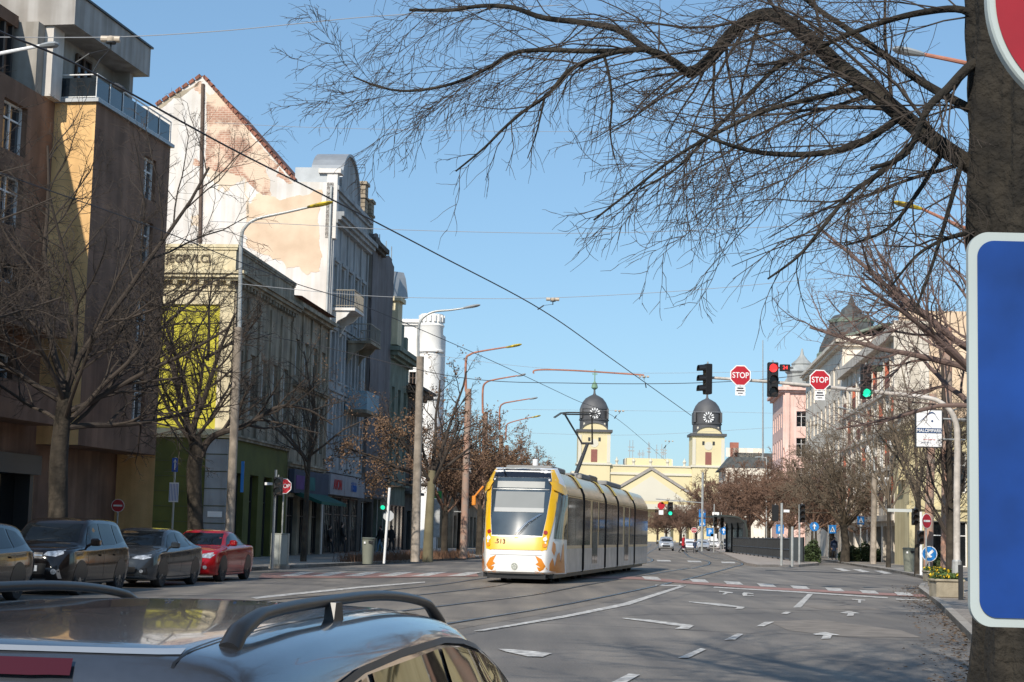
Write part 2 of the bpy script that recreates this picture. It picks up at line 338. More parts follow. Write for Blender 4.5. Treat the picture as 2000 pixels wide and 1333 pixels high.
# planting strip at the left kerb
random.seed(3)
BR = M('dry_shrub', (.16,.085,.05), rough=.9, var=.4, scale=6)
sh = MB()
for i in range(2600):
    t = random.random(); x = -6.9+t*4.6+random.gauss(0,.28); y = 73+t*23+random.uniform(-.5,.5)
    h = random.uniform(.15,.5); d = Vector((random.gauss(0,.3),random.gauss(0,.3),1)).normalized()*h; p = Vector((x,y,.12)); q = Vector((random.uniform(-.03,.03),random.uniform(-.03,.03),0)); 
    sh.tube([p, p+d*.5+q, p+d+q*2], [.012,.009,.003], 3)
stuff(sh.build('dry_ground_cover', BR))
# ------------------------------------------------------------------ building helpers
def street(sg, off=0.): return lambda u, w, v: Vector((u, sg*w+off, v))
def endw(sg, off=0.): return lambda u, w, v: Vector((w+off, sg*u, v))
def facade(mb, mp, u0, u1, v0, v1, ops, dep=.28, mi=0, mj=None):
    mj = mi if mj is None else mj
    us = sorted({u0,u1,*[o[0] for o in ops],*[o[1] for o in ops]}); vs = sorted({v0,v1,*[o[2] for o in ops],*[o[3] for o in ops]})
    for i in range(len(us)-1):
        j = 0
        while j < len(vs)-1:
            def hole(j): 
                cu, cv = (us[i]+us[i+1])/2, (vs[j]+vs[j+1])/2
                return any(o[0]<cu<o[1] and o[2]<cv<o[3] for o in ops)
            if hole(j): j += 1; continue
            k = j
            while k+1 < len(vs)-1 and not hole(k+1): k += 1
            mb.quad(mp(us[i],0,vs[j]), mp(us[i+1],0,vs[j]), mp(us[i+1],0,vs[k+1]), mp(us[i],0,vs[k+1]), mi); j = k+1
    for a, b, c, d in [o[:4] for o in ops]:
        for p, q in (((a,c),(b,c)),((b,c),(b,d)),((b,d),(a,d)),((a,d),(a,c))):
            mb.quad(mp(p[0],0,p[1]), mp(q[0],0,q[1]), mp(q[0],dep,q[1]), mp(p[0],dep,p[1]), mj)
WC = {}
def window(parent, mp, key, a, b, c, d, dep, fmat, gmat, bars=(1,1), name='window', label=None, fw=.07):
    k = (key, round(b-a,2), round(d-c,2), fmat.name, gmat.name, bars)
    if k not in WC:
        mb = MB(); w_, h_ = b-a, d-c; o0 = mp(0,0,0)
        def bx(u0,u1,v0,v1,w0,w1,mi):
            P = [mp(u,w,v)-o0 for u,w,v in ((u0,w0,v0),(u1,w0,v0),(u1,w1,v0),(u0,w1,v0),(u0,w0,v1),(u1,w0,v1),(u1,w1,v1),(u0,w1,v1))]
            mb.add(P, [(0,3,2,1),(4,5,6,7),(0,1,5,4),(1,2,6,5),(2,3,7,6),(3,0,4,7)], mi)
        bx(.01,w_-.01,.01,h_-.01,.05,.07,1)
        bx(0,fw,0,h_,-.03,.045,0); bx(w_-fw,w_,0,h_,-.03,.045,0); bx(fw,w_-fw,0,fw,-.03,.045,0); bx(fw,w_-fw,h_-fw,h_,-.03,.045,0)
        nv, nh = bars
        for i in range(nv): x = w_*(i+1)/(nv+1); bx(x-fw*.5,x+fw*.5,fw,h_-fw,-.02,.04,0)
        for i in range(nh): z = h_*(.68 if nh==1 else (i+1)/(nh+1)); bx(fw,w_-fw,z-fw*.4,z+fw*.4,-.015,.035,0)
        o = mb.build(name, [fmat,gmat], parent); WC[k] = o
    else:
        o = WC[k].copy(); COL.objects.link(o); o.parent = parent
    o.name = name; o.location = mp(a, dep-.08, c); 
    if label: o['label'] = label
    return o
def mpbox(mb, mp, u0,u1,w0,w1,v0,v1, mi=0):
    P = [mp(u,w,v) for u,w,v in ((u0,w0,v0),(u1,w0,v0),(u1,w1,v0),(u0,w1,v0),(u0,w0,v1),(u1,w0,v1),(u1,w1,v1),(u0,w1,v1))]
    mb.add(P, [(0,3,2,1),(4,5,6,7),(0,1,5,4),(1,2,6,5),(2,3,7,6),(3,0,4,7)], mi)
def cornice(mb, mp, u0, u1, v, steps, mi=0, ends=0.):   # steps: (height, projection)
    z = v
    for h, p in steps:
        mpbox(mb, mp, u0-(p if ends else 0), u1, -p, .12, z, z+h-.002, mi); z += h
def grid(u0, u1, n, w_, rows):     # n openings evenly spaced between u0 and u1, rows of (z0,z1)
    out = []
    for (z0, z1) in rows:
        for i in range(n):
            c = u0+(u1-u0)*(i+.5)/n; out.append((c-w_/2, c+w_/2, z0, z1))
    return out
def bld(name, label, x, y, ang, cat='building', group=None):
    return thing(name, label, cat, (x, y, 0), R(90-ang), group)
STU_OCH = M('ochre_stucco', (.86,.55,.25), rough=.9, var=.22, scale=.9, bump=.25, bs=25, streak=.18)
STU_BRN_SHADE = M('brown_shade_stucco', (.26,.155,.105), rough=.9, var=.35, scale=.7, bump=.25, bs=25, streak=.25)  # brown stucco darkened, street-side shade put into its colour
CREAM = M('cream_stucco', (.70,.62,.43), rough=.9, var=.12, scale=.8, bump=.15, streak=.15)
LIME = M('lime_stucco', (.50,.45,.045), rough=.9, var=.15, scale=.8, bump=.15)
OLIVE = M('olive_plinth_stucco', (.10,.105,.022), rough=.9, var=.25, scale=.8, bump=.2)
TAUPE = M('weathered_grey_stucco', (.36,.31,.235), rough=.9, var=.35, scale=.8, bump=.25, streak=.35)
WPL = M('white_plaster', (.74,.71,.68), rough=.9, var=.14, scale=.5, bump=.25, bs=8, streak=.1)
BPL = M('beige_plaster', (.70,.58,.45), rough=.9, var=.16, scale=.7, bump=.25, bs=10)
BRK = brickmat('exposed_brick', (.50,.28,.20), (.42,.22,.15), (.60,.45,.35), w=.34, h=.13, ms=.02, plaster=(.70,.54,.41), axes='yz', pth=.53)
TILE = brickmat('clay_tiles', (.30,.115,.075), (.22,.09,.06), (.06,.03,.02), w=.25, h=.3, ms=.02)
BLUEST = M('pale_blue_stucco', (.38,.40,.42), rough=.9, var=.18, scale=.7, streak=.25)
ZINC = M('zinc_sheet', (.36,.38,.40), rough=.5, metal=.4, var=.15)
DARKW = M('dark_streaked_wall', (.10,.088,.075), rough=.95, var=.35, scale=.9, bump=.3, streak=.3)  # dark mottled wall with vertical streaks
STONE = brickmat('chimney_stone', (.42,.35,.26), (.34,.28,.20), (.14,.11,.08), w=.5, h=.28, ms=.03, axes='yz')
NET = M('scaffold_net', (.185,.17,.175), rough=.95, var=.18, scale=.7, bump=.5, bs=1.2, streak=.15)
IRON = M('wrought_iron', (.30,.27,.22), rough=.5, var=.2)
BROWNW = M('brown_window_frame', (.10,.06,.04), rough=.6, var=.1)
# ---- 1: ochre apartment block with the projecting bay, far left
fx = PX(297, 61)
b = bld('apartment_building', 'ochre apartment block with shade-browned street side, projecting bay and roof terrace', fx, 61, 10.1)
S = street(1); E_ = endw(1)
m = MB(); H = 15.3; BL = -6.6      # bay runs from BL to 0, main wall 1.45 m further back
ops = [(-2.35,-1.25,z,z+1.5) for z in (5.1,7.9,10.7,13.0)]
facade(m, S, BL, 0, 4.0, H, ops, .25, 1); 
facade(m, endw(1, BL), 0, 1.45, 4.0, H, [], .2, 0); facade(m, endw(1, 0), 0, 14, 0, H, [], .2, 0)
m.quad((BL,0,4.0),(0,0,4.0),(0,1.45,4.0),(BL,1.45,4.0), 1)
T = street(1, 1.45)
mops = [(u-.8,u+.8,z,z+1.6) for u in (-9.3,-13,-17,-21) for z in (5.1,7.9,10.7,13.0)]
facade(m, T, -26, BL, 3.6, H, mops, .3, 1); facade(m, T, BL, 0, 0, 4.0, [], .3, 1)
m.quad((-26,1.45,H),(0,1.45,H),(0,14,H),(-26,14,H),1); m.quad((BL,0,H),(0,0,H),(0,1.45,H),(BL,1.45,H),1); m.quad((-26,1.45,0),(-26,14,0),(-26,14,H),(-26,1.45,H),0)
m.build('wall', [STU_OCH, STU_BRN_SHADE], b)
for o in ops: window(b, S, 's', *o, .25, WHITE, GLASS)
for o in mops: window(b, T, 's', *o, .3, WHITE, GLASS)
# shop front, recessed below
m = MB(); mpbox(m, T, -26, BL, .5, .6, .12, 3.6, 0); mpbox(m, T, -26, BL, -.25, .5, 3.0, 3.62, 1)
for u in (-25.8,-22,-18.2,-14.4,-10.6,-6.9): mpbox(m, T, u, u+.25, -.02, .5, .12, 3.0, 1)
m.build('shop_front', [GLASSD, DKMET], b)
m = MB(); mpbox(m, T, -14.1, -11.2, -.32, -.27, 3.05, 3.5, 0)
for k in range(3): m.tube([T(-13.9+.2*i, -.34, 3.15+.1*k+.05*math.sin(i*1.1)) for i in range(13)], .012, 4, 1)
m.build('shop_sign', [M('teal_sign', (.28,.33,.33), rough=.6, var=.2), WHITE], b)
# string courses, parapet capping, balcony boxes on main wall
m = MB(); mpbox(m, S, BL-.12, .1, -.12, 1.3, H, H+.12, 0); m.build('roof_edge', ZINC, b)
for z in (4.7, 7.5):
    m = MB(); mpbox(m, T, -12, -7.4, -1.25, 0, z-.15, z, 0); mpbox(m, T, -12, -7.4, -1.25, -1.17, z, z+1, 0); mpbox(m, T, -12, -11.92, -1.17, 0, z, z+1, 0); mpbox(m, T, -7.48, -7.4, -1.17, 0, z, z+1, 0); m.build('balcony', STU_BRN_SHADE, b)
# terrace railing on the bay and the penthouse
m = MB()
for u0, u1, w0, w1 in ((BL, 0, .02, .02), (BL+.05,BL+.05,.02,1.4)):
    for z, r_ in ((H+.95,.03),(H+.2,.02)): m.tube([S(u0,w0,z), S(u1,w1,z)], r_, 5)
for i in range(7): m.tube([S(BL*i/6,.02,H+.12), S(BL*i/6,.02,H+.95)], .02, 5)
mpbox(m, S, BL+.05, -.05, .04, .06, H+.22, H+.85, 1); mpbox(m, S, BL+.06, BL+.08, .08, 1.38, H+.22, H+.85, 1); m.build('terrace_railing', [WHITE, GLASS], b)
m = MB(); PT = 18.15
mpbox(m, S, BL-1.4, -1.9, 1.5, 4.5, H, PT-.5, 0); mpbox(m, S, -1.9, -1.6, .9, 4.55, H+.1, PT-.5, 0); mpbox(m, S, BL-1.4, -3.4, 4.52, 9, H, PT-.6, 0)
mpbox(m, S, BL-.9, BL-.1, 1.2, 2.5, H, PT-.5, 2)
m.build('penthouse_wall', [M('grey_stucco', (.38,.36,.33), rough=.9, var=.2, streak=.2), STU_OCH, M('white_stucco', (.72,.69,.66), rough=.9, var=.12, streak=.2)], b)
m = MB(); mpbox(m, S, BL-1.0, -1.2, .45, 4.6, PT-.5, PT+.55, 0); mpbox(m, S, BL-1.1, -1.1, .38, 4.7, PT+.55, PT+.62, 1); m.build('penthouse_roof', [M('grey_fascia', (.40,.38,.36), rough=.8, var=.15, streak=.25), DKMET], b)
window(b, street(1,1.5), 's', -5.2, -4.0, H+.1, H+2.1, -.0, BROWNW, GLASSD)
m = MB(); mpbox(m, S, -26, BL-1.6, 2.35, 2.5, H, H+2.1, 0)
for i in range(34): mpbox(m, S, BL-1.8-i*.55, BL-1.68-i*.55, 2.2, 2.35, H, H+2.1, 1)
mpbox(m, S, -26, BL-1.5, 2.15, 9, H+2.1, H+2.5, 2); m.build('upper_storey', [STU_BRN_SHADE, DKMET, STU_BRN_SHADE], b)
m = MB(); mpbox(m, S, -12.6, -8.6, 2.6, 5, H+2.5, H+3.3, 0); m.build('stair_head', STU_OCH, b)
p = at(82, 60, 57); m = MB(); 
q = b.matrix_basis.inverted() @ Vector((p.x,p.y,0)); m.tube([(q.x,q.y,15.3),(q.x,q.y,21.5)], .19, 10); m.build('flue', CONC, b, smooth='auto')
# ---- 2: cream and lime corner building
x2 = PX(438, 74)
b = bld('corner_building', 'cream two storey building with lime yellow panel and olive ground floor', x2, 74, 5.75)
S = street(1); E_ = endw(1); m = MB()
LEN = 11.5; W2 = 26
# end wall (towards the camera): olive plinth with arches, cream storey with sunk lime panels
eops = [(4.35,5.75,.12,4.6)] ; facade(m, E_, 0, W2, 0, 5.35, eops, .5, 1)
mpbox(m, E_, -.02, .95, -.06, .1, .1, 5.3, 3)
for i in range(7): mpbox(m, E_, -.03, .99, -.075, 0, .12+i*.75, .12+i*.75+.04, 4)
for i in range(7): mpbox(m, E_, .99, 4.3, -.02, 0, .35+i*.66, .37+i*.66, 4); mpbox(m, E_, 5.9, W2, -.02, 0, .35+i*.66, .37+i*.66, 4)  # thin dark joint lines over the olive plinth
pan = [(.62+k*4.4, .62+k*4.4+2.9, 5.75, 11.25) for k in range(5)]
facade(m, E_, 0, W2, 5.35, 13.9, pan, .12, 0)
for (a,b_,c,d) in pan: mpbox(m, E_, a, b_, .1, .2, c, d, 2)
cornice(m, E_, 0, W2, 5.35, [(.12,.12),(.1,.2)], 0, 1); cornice(m, E_, 0, W2, 11.85, [(.08,.06)], 0, 1)
cornice(m, E_, 0, W2, 12.3, [(.12,.28),(.16,.42),(.14,.52)], 0, 1)
for i in range(44): mpbox(m, E_, .15+i*.6, .33+i*.6, -.26, 0, 12.12, 12.29, 0)
cornice(m, E_, 0, W2, 13.7, [(.1,.06),(.14,.1)], 0, 1)
# street side
sops = grid(.4, LEN, 5, .95, [(6.6,9.4)]) 
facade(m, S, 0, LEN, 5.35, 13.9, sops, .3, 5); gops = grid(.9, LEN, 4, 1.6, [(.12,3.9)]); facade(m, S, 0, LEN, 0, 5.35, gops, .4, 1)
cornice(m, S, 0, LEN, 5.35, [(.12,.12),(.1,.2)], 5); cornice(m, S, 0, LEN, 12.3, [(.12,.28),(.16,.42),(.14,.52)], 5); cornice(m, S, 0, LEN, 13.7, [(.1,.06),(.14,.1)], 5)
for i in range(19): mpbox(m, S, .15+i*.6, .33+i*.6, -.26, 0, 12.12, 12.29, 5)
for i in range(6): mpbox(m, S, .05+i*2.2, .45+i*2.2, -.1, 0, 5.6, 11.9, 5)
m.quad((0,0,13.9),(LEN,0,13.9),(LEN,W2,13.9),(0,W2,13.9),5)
m.build('wall', [CREAM, OLIVE, LIME, M('grey_pilaster', (.34,.35,.36), rough=.9, var=.15, streak=.2), M('dark_joint', (.08,.085,.05), var=0), TAUPE], b)
for o in sops: window(b, S, 's', *o, .3, WHITE, GLASS)
for a,bb,c,d in gops:
    o = window(b, S, 's', a,bb,c,d, .4, DKMET, GLASSD, (1,1), 'shop_window')
m = MB()    # arched gateway: dark door with round head cut from an olive spandrel
arc = [E_(4.35+.7-.7*math.cos(math.pi*i/12), .0, 3.9+.7*math.sin(math.pi*i/12)) for i in range(13)]
for i in range(12):
    a1, a2 = arc[i], arc[i+1]; top1 = Vector((a1.x,a1.y,4.62)); top2 = Vector((a2.x,a2.y,4.62)); m.prism([a1,a2,top2,top1], (.35,0,0), 0)
mpbox(m, E_, 4.35, 5.75, .4, .5, .12, 4.6, 1); mpbox(m, E_, 4.4, 5.7, .3, .4, 1.0, 1.35, 2); m.build('arched_doorway', [OLIVE, GLASSD, M('faded_sign', (.3,.3,.3), var=.3)], b)
lt = MB(); mt = M('bronze_letters', (.14,.11,.07), rough=.7, var=.1)
text('facade_lettering', 'JEGPVLCI', .50, mt, b, Matrix.Translation(E_(2.15,-.03,13.28)) @ Matrix.Rotation(R(-90),4,'Z') @ Matrix.Rotation(R(90),4,'X'), .03, sx=1.0)
m = MB(); mpbox(m, E_, .1, .75, -.09, -.07, 1.9, 2.15, 0); m.build('street_name_plate', SWHITE, b)
# ---- 2b: lower weathered building between it and the white gable
c0 = Vector((x2,74,0))+Vector((math.sin(R(5.75)),math.cos(R(5.75)),0))*11.5
b = bld('weathered_building', 'weathered grey two storey building with shops between lime corner house and white gable', c0.x, c0.y, 5.75)
m = MB(); LEN = 8.7; sops = grid(.2, LEN, 4, 1.0, [(5.6,8.1),(9.3,11.2)]); gops = grid(0, LEN, 3, 2.3, [(.12,3.1)])
facade(m, S, 0, LEN, 0, 13.3, sops+gops, .3, 0); facade(m, endw(1), 0, 14, 0, 13.3, [], .2, 0)
cornice(m, S, 0, LEN, 4.6, [(.15,.15),(.1,.25)]); cornice(m, S, 0, LEN, 8.7, [(.1,.2),(.1,.3)]); cornice(m, S, 0, LEN, 12.6, [(.15,.3),(.2,.5)])
for i in range(5): mpbox(m, S, i*LEN/4-.15, i*LEN/4+.15, -.08, 0, 5, 12.6)
m.build('wall', TAUPE, b); m = MB(); m.prism([(0,-.4,13.3),(0,12,13.3),(0,6,13.9)], (LEN,0,0)); m.build('roof', TILE, b)
for o in sops: window(b, S, 's', *o, .3, WHITE, GLASS)
for o in gops: window(b, S, 's', *o, .35, DKMET, GLASSD, (2,1), 'shop_window')
m = MB(); mpbox(m, S, .1, LEN-.1, -.35, -.06, 3.3, 4.5, 0); mpbox(m, S, .5, 2.4, -.37, -.35, 3.5, 4.2, 1); mpbox(m, S, 3, 5, -.37, -.35, 3.5, 4.2, 2); m.build('shop_sign', [M('dark_fascia',(.05,.06,.09),var=.2), M('violet',(.12,.05,.2),var=.3), M('teal',(.02,.12,.12),var=.3)], b)
# ---- 3: white gabled house, bare firewall towards the camera
x3 = PX(627, 94.4); Y3 = 94.4
b = bld('gabled_building', 'tall white gabled house with peeling plaster and bare brick firewall', x3, Y3, 5.75)
E_ = endw(1); S = street(1)
BI = None; bpy.context.view_layer.update(); BI = b.matrix_basis.inverted()
def onend(px, py, lift=.0):      # point of the firewall plane seen at this place
    r = ray(px, py); n_ = Vector((-math.sin(R(5.75)), -math.cos(R(5.75)), 0)); t = n_.dot(Vector((x3,Y3,0))-Vector((0,0,CH)))/n_.dot(r)
    q = BI @ (Vector((0,0,CH))+r*t); return (-lift, q.y, q.z)
ow = [(628,620),(630,357),(575,355),(395,150),(305,208),(225,208)]
pts = [(0,0,0)]+[(0,0,onend(630,357)[2])]+[onend(*p) for p in ow[2:]]
pts = pts+[(0,pts[-1][1],0)]
m = MB(); m.prism(pts, (.4,0,0)); m.build('wall', WPL, b)
zt = pts[1][2]; zr = pts[3][2]
sops = grid(.3, 10.6, 5, 1.0, [(6.2,8.9),(10.0,12.7),(13.8,16.6)]); 
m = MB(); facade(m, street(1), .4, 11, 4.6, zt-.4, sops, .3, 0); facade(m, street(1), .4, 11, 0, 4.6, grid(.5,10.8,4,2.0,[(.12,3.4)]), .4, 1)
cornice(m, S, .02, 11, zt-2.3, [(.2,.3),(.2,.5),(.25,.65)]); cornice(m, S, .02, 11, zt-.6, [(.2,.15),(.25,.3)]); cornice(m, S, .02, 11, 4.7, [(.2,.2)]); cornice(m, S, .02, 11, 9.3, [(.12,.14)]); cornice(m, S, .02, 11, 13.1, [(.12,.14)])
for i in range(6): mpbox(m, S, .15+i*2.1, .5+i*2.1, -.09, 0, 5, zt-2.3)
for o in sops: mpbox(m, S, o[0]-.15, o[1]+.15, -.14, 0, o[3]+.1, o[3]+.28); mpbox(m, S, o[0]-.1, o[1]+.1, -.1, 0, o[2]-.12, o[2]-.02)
m.build('street_wall', [BLUEST, DARKW], b)
for o in sops: window(b, S, 's', *o, .3, WHITE, GLASS)
for o in grid(.5,10.8,4,2.0,[(.12,3.4)]): window(b, S, 's', *o, .12, DKMET, M('shop_glass_reflections', (.30,.27,.21), rough=.06, var=.9, scale=2.6, spec=.9, dirt=(.015,.015,.015)), (3,1), 'shop_window')  # pale mottling in the glass colour stands for reflections and shop interior
m = MB(); rd = 11
m.quad((.0,pts[2][1],pts[2][2]+.06),(rd,pts[2][1],pts[2][2]+.06),(rd,pts[3][1],zr+.06),(0,pts[3][1],zr+.06)); m.quad((0,pts[3][1],zr+.06),(rd,pts[3][1],zr+.06),(rd,pts[4][1],pts[4][2]+.06),(0,pts[4][1],pts[4][2]+.06))
for a_, b_ in ((pts[2],pts[3]),(pts[3],pts[4])):
    a_=Vector(a_); b_=Vector(b_); nn=max(2,int((b_-a_).length/.42))
    for k in range(nn):
        p = a_.lerp(b_,(k+.5)/nn); d=(b_-a_).normalized(); u=Vector((0,-d.z,d.y)); 
        if u.z<0: u=-u
        m.prism([p-d*.18+u*.0+Vector((-.1,0,0)), p+d*.18+Vector((-.1,0,0)), p+d*.18+u*.16+Vector((-.1,0,0)), p-d*.18+u*.2+Vector((-.1,0,0))], (.45,0,0))
m.build('roof', TILE, b)
m = MB(); m.prism([(.1,0,zt),(.1,pts[2][1],zt),(.1,pts[2][1],zt+.9),(.1,.9,zt+.9),(.1,.6,zt+.8)], (rd,0,0)); m.build('roof_sheet', ZINC, b)
m = MB()    # round-headed attic gable over the street front
arcp = [(1.0+2.9*(1-math.cos(math.pi*i/16)), 0, zt-.2+2.5*math.sin(math.pi*i/16)) for i in range(17)]
m.prism([(p[0],-.1,p[2]) for p in arcp], (0,1.6,0)); m.build('attic_gable', BLUEST, b)
m = MB(); 
for i in range(16): p, q = arcp[i], arcp[i+1]; m.prism([(p[0],-.25,p[2]),(q[0],-.25,q[2]),(q[0],-.25,q[2]+.16),(p[0],-.25,p[2]+.16)], (0,1.9,0))
m.build('gable_coping', ZINC, b)
m = MB(); mpbox(m, S, .0, .5, -.2, .4, zt-3.2, zt+.55); mpbox(m, S, -.1, .8, -.4, .9, zt+.55, zt+.8); m.build('corner_pier', WPL, b)
m = MB(); m.tube([S(-.12,.12,zt-.2), S(-.12,.12,.3)], .07, 6); m.build('downpipe', GALV, b)
m = MB(); p = onend(397,165,.06); q = onend(391,475,.06); m.tube([p,q], .11, 6); m.build('flue_pipe', M('dark_rust',(.13,.09,.07),var=.3), b)
def frac(a, c, nn, rg, amp, n):
    P = [a, c]
    for _ in range(n):
        Q = [P[0]]
        for i in range(len(P)-1): Q += [(P[i]+P[i+1])/2+nn*rg.gauss(0,amp*.6)+(P[i+1]-P[i])*rg.uniform(-.15,.15), P[i+1]]
        P = Q; amp *= .62
    return P[:-1]
def patch(name, poly, mat, lift, seed, rough=.35):      # peeled or repaired plaster: a thin coat with a ragged edge
    rg = random.Random(seed); P = [Vector(onend(*p)) for p in poly]; out = []
    for i, a_ in enumerate(P):
        c = P[(i+1)%len(P)]; L = (c-a_).length; k = max(1, int(L/.45)); d = (c-a_).normalized(); nn = Vector((0,-d.z,d.y))
        out += frac(a_, c, nn, rg, rough*1.3, 6 if L > 3 else 4)
    mb = MB(); mb.prism([(-lift, v.y, v.z) for v in out], (lift-.001,0,0)); return mb.build(name, mat, b)
patch('exposed_brick', [(402,180),(428,178),(572,358),(540,345),(548,320),(520,325),(530,395),(470,345),(402,330)], BRK, .010, 1, .15)
patch('exposed_brick', [(500,380),(628,370),(625,530),(560,525),(482,480),(482,430)], M('old_render', (.70,.55,.41), rough=.9, var=.2, scale=.6, bump=.3, bs=14, dirt=(.60,.45,.32)), .014, 2, .25)
patch('beige_render', [(405,330),(520,332),(485,350),(484,440),(478,440),(480,345),(440,375),(425,372),(405,345)], BPL, .006, 5, .25)
patch('brick_spot', [(378,312),(394,312),(394,324),(378,323)], BRK, .006, 6, .1); patch('brick_spot', [(374,422),(390,422),(389,442),(373,440)], BPL, .006, 7, .1)
patch('brick_spot', [(380,160),(397,158),(397,182),(380,176)], BRK, .006, 8, .1)
patch('grey_band', [(308,208),(393,158),(390,164),(312,214)], M('grey_brown_band',(.42,.36,.27),var=.3), .006, 9, .15)  # thin grey-brown band below the left gable slope
m = MB(); y0 = onend(215,190)[1]; mpbox(m, E_, y0-.6, y0+.6, .5, 1.4, 20, onend(215,182)[2]); m.build('chimney', WPL, b)
def balcony(parent, S, u0, u1, z, proj, mat, rail):
    m = MB(); mpbox(m, S, u0, u1, -proj, 0, z-.16, z); 
    for u in (u0+.12, u1-.32):
        pr = [(0,z-.16),(-proj*.8,z-.16),(-proj*.6,z-.5),(-proj*.25,z-.75),(0,z-1.4)]; m.prism([S(u,w_,v_) for w_,v_ in pr], (.2,0,0))
    s_ = m.build('balcony_slab', mat, parent); m = MB(); seg = [(u0+.05,0),(u0+.05,-proj+.05),(u1-.05,-proj+.05),(u1-.05,0)]
    for i in range(3):
        a_, b_ = seg[i], seg[i+1]; m.tube([S(*a_,z+1.0), S(*b_,z+1.0)], .035, 5); m.tube([S(*a_,z+.12), S(*b_,z+.12)], .025, 5)
        L = math.hypot(a_[0]-b_[0], a_[1]-b_[1]); k = int(L/.14)
        for j in range(k+1):
            t = j/k; u = a_[0]+(b_[0]-a_[0])*t; w_ = a_[1]+(b_[1]-a_[1])*t; bow = .10*math.sin(j*1.7)
            m.tube([S(u,w_,z), S(u+bow*.4,w_,z+.45), S(u,w_,z+1.0)], .014, 3)
    m.build('railing', rail, s_)
balcony(b, S, .6, 3.4, 14.0, 1.35, WPL, IRON); balcony(b, S, 5.6, 9, 12.7, 1.4, TAUPE, IRON)
m = MB(); mpbox(m, S, 5.5, 9.5, -1.3, 0, 8.4, 8.6); mpbox(m, S, 5.5, 9.5, -1.3, -1.22, 8.6, 9.7, 1); mpbox(m, S, 5.5, 5.58, -1.22, 0, 8.6, 9.7, 1); m.build('balcony', [TAUPE, M('blue_panel',(.22,.33,.40),var=.2)], b)
# ---- shops along the same row, then dark house, scaffold, turret house, further houses, round tower
def along(dist): return Vector((x3+math.sin(R(5.75))*dist, Y3+math.cos(R(5.75))*dist, 0))
o = along(11); b = bld('dark_building', 'dark house with two stone chimneys beside white gable', o.x, o.y, 5.75)
m = MB(); so_ = grid(.3,4.9,2,1.0,[(6,8.6),(9.8,12.4),(13.6,16.2)]); facade(m, S, 0, 5, 0, 20.2, so_+[(.6,4.4,.12,3.3)], .4, 0); m.quad((0,0,20.2),(5,0,20.2),(5,12,20.2),(0,12,20.2)); facade(m, endw(1), 0, 12, 0, 20.2, [])
cornice(m, S, 0, 5, 19.4, [(.2,.3),(.3,.5)]); m.build('wall', DARKW, b)
for q_ in so_: window(b, S, 's', *q_, .4, BROWNW, GLASSD)
window(b, S, 's', .6,4.4,.12,3.3, .4, DKMET, GLASSD, (2,0), 'shop_window')
for u, zt_ in ((.0,23.3),(2.2,22.6)):
    m = MB(); mpbox(m, S, u, u+1.0, .3, 1.6, 20.2, zt_); mpbox(m, S, u-.08, u+1.08, .22, 1.68, zt_-.9, zt_-.75); mpbox(m, S, u-.1, u+1.1, .2, 1.7, zt_, zt_+.18); m.build('chimney', STONE, b)
o = along(12.6); b = bld('scaffolded_building', 'building front wrapped in grey scaffold netting', o.x, o.y, 5.75)
m = MB(); facade(m, street(1,1.3), 1.0, 7.9, 0, 19.0, [], .3); facade(m, endw(1,1.0), 1.3, 12, 0, 19.0, []); m.quad((1.0,1.3,19.0),(7.9,1.3,19.0),(7.9,12,19.0),(1.0,12,19.0)); m.build('wall', TAUPE, b)
m = MB(); rg = random.Random(4); nu, nv = 22, 30; V = []
def netz(u): return 20.4+.25*math.sin(u*1.3)-(.5 if u > 4 else 0)-.03*u
for i in range(nu+1):
    for j in range(nv+1):
        u = .0+7.8*i/nu; z = 3.6+(netz(u)-3.6)*j/nv; V.append(S(u, -.05+.05*math.sin(i*2.1+j*.3)+rg.uniform(-.03,.03), z))
m.add(V, [(i*(nv+1)+j,(i+1)*(nv+1)+j,(i+1)*(nv+1)+j+1,i*(nv+1)+j+1) for i in range(nu) for j in range(nv)])
V = []
for i in range(5):
    for j in range(nv+1): V.append(S(-.01+rg.uniform(-.03,.03), -.05+1.2*i/4, 3.6+(netz(0)-3.6)*j/nv))
m.add(V, [(i*(nv+1)+j,(i+1)*(nv+1)+j,(i+1)*(nv+1)+j+1,i*(nv+1)+j+1) for i in range(4) for j in range(nv)])
m.build('scaffold_netting', NET, b, smooth='auto')
m = MB()
for z in (3.6,6.2,8.8,11.4,14.0,16.6,19.2): m.tube([S(-.9,.35,z), S(7.9,.35,z)], .035, 4); m.tube([S(-.9,1.0,z), S(.6,1.0,z)], .03, 4)
for u in (-.8,0.2,3,5.5,7.7):
    for w_ in (.12,1.0): m.tube([S(u,w_,0.1), S(u,w_,20.9)], .03, 4)
m.build('scaffold_poles', GALV, b)
GREEN = M('grey_green_stucco', (.21,.25,.20), rough=.9, var=.25, streak=.3)
o = along(20.6); b = bld('turreted_building', 'grey green ornate house with small square roof turret past the scaffold', o.x, o.y, 5.75)
m = MB(); so_ = grid(.3,8,3,1.1,[(5.6,8),(9.2,11.4)]); facade(m, S, 0, 8, 0, 14.2, so_, .3); m.quad((0,0,14.2),(8,0,14.2),(8,12,14.2),(0,12,14.2)); facade(m, endw(1), 0, 12, 0, 14.2, []); cornice(m, S, 0, 8, 13.2, [(.2,.3),(.3,.6),(.3,.8)], 0, 1); cornice(m, S, 0, 8, 4.6, [(.2,.3)]); cornice(m, S, 0, 8, 8.5, [(.2,.3)])
m.build('wall', GREEN, b)
for q_ in so_: window(b, S, 's', *q_, .3, BROWNW, GLASSD)
window(b, S, 's', .6,7.4,.12,3.3, .0, DKMET, GLASSD, (3,0), 'shop_window')
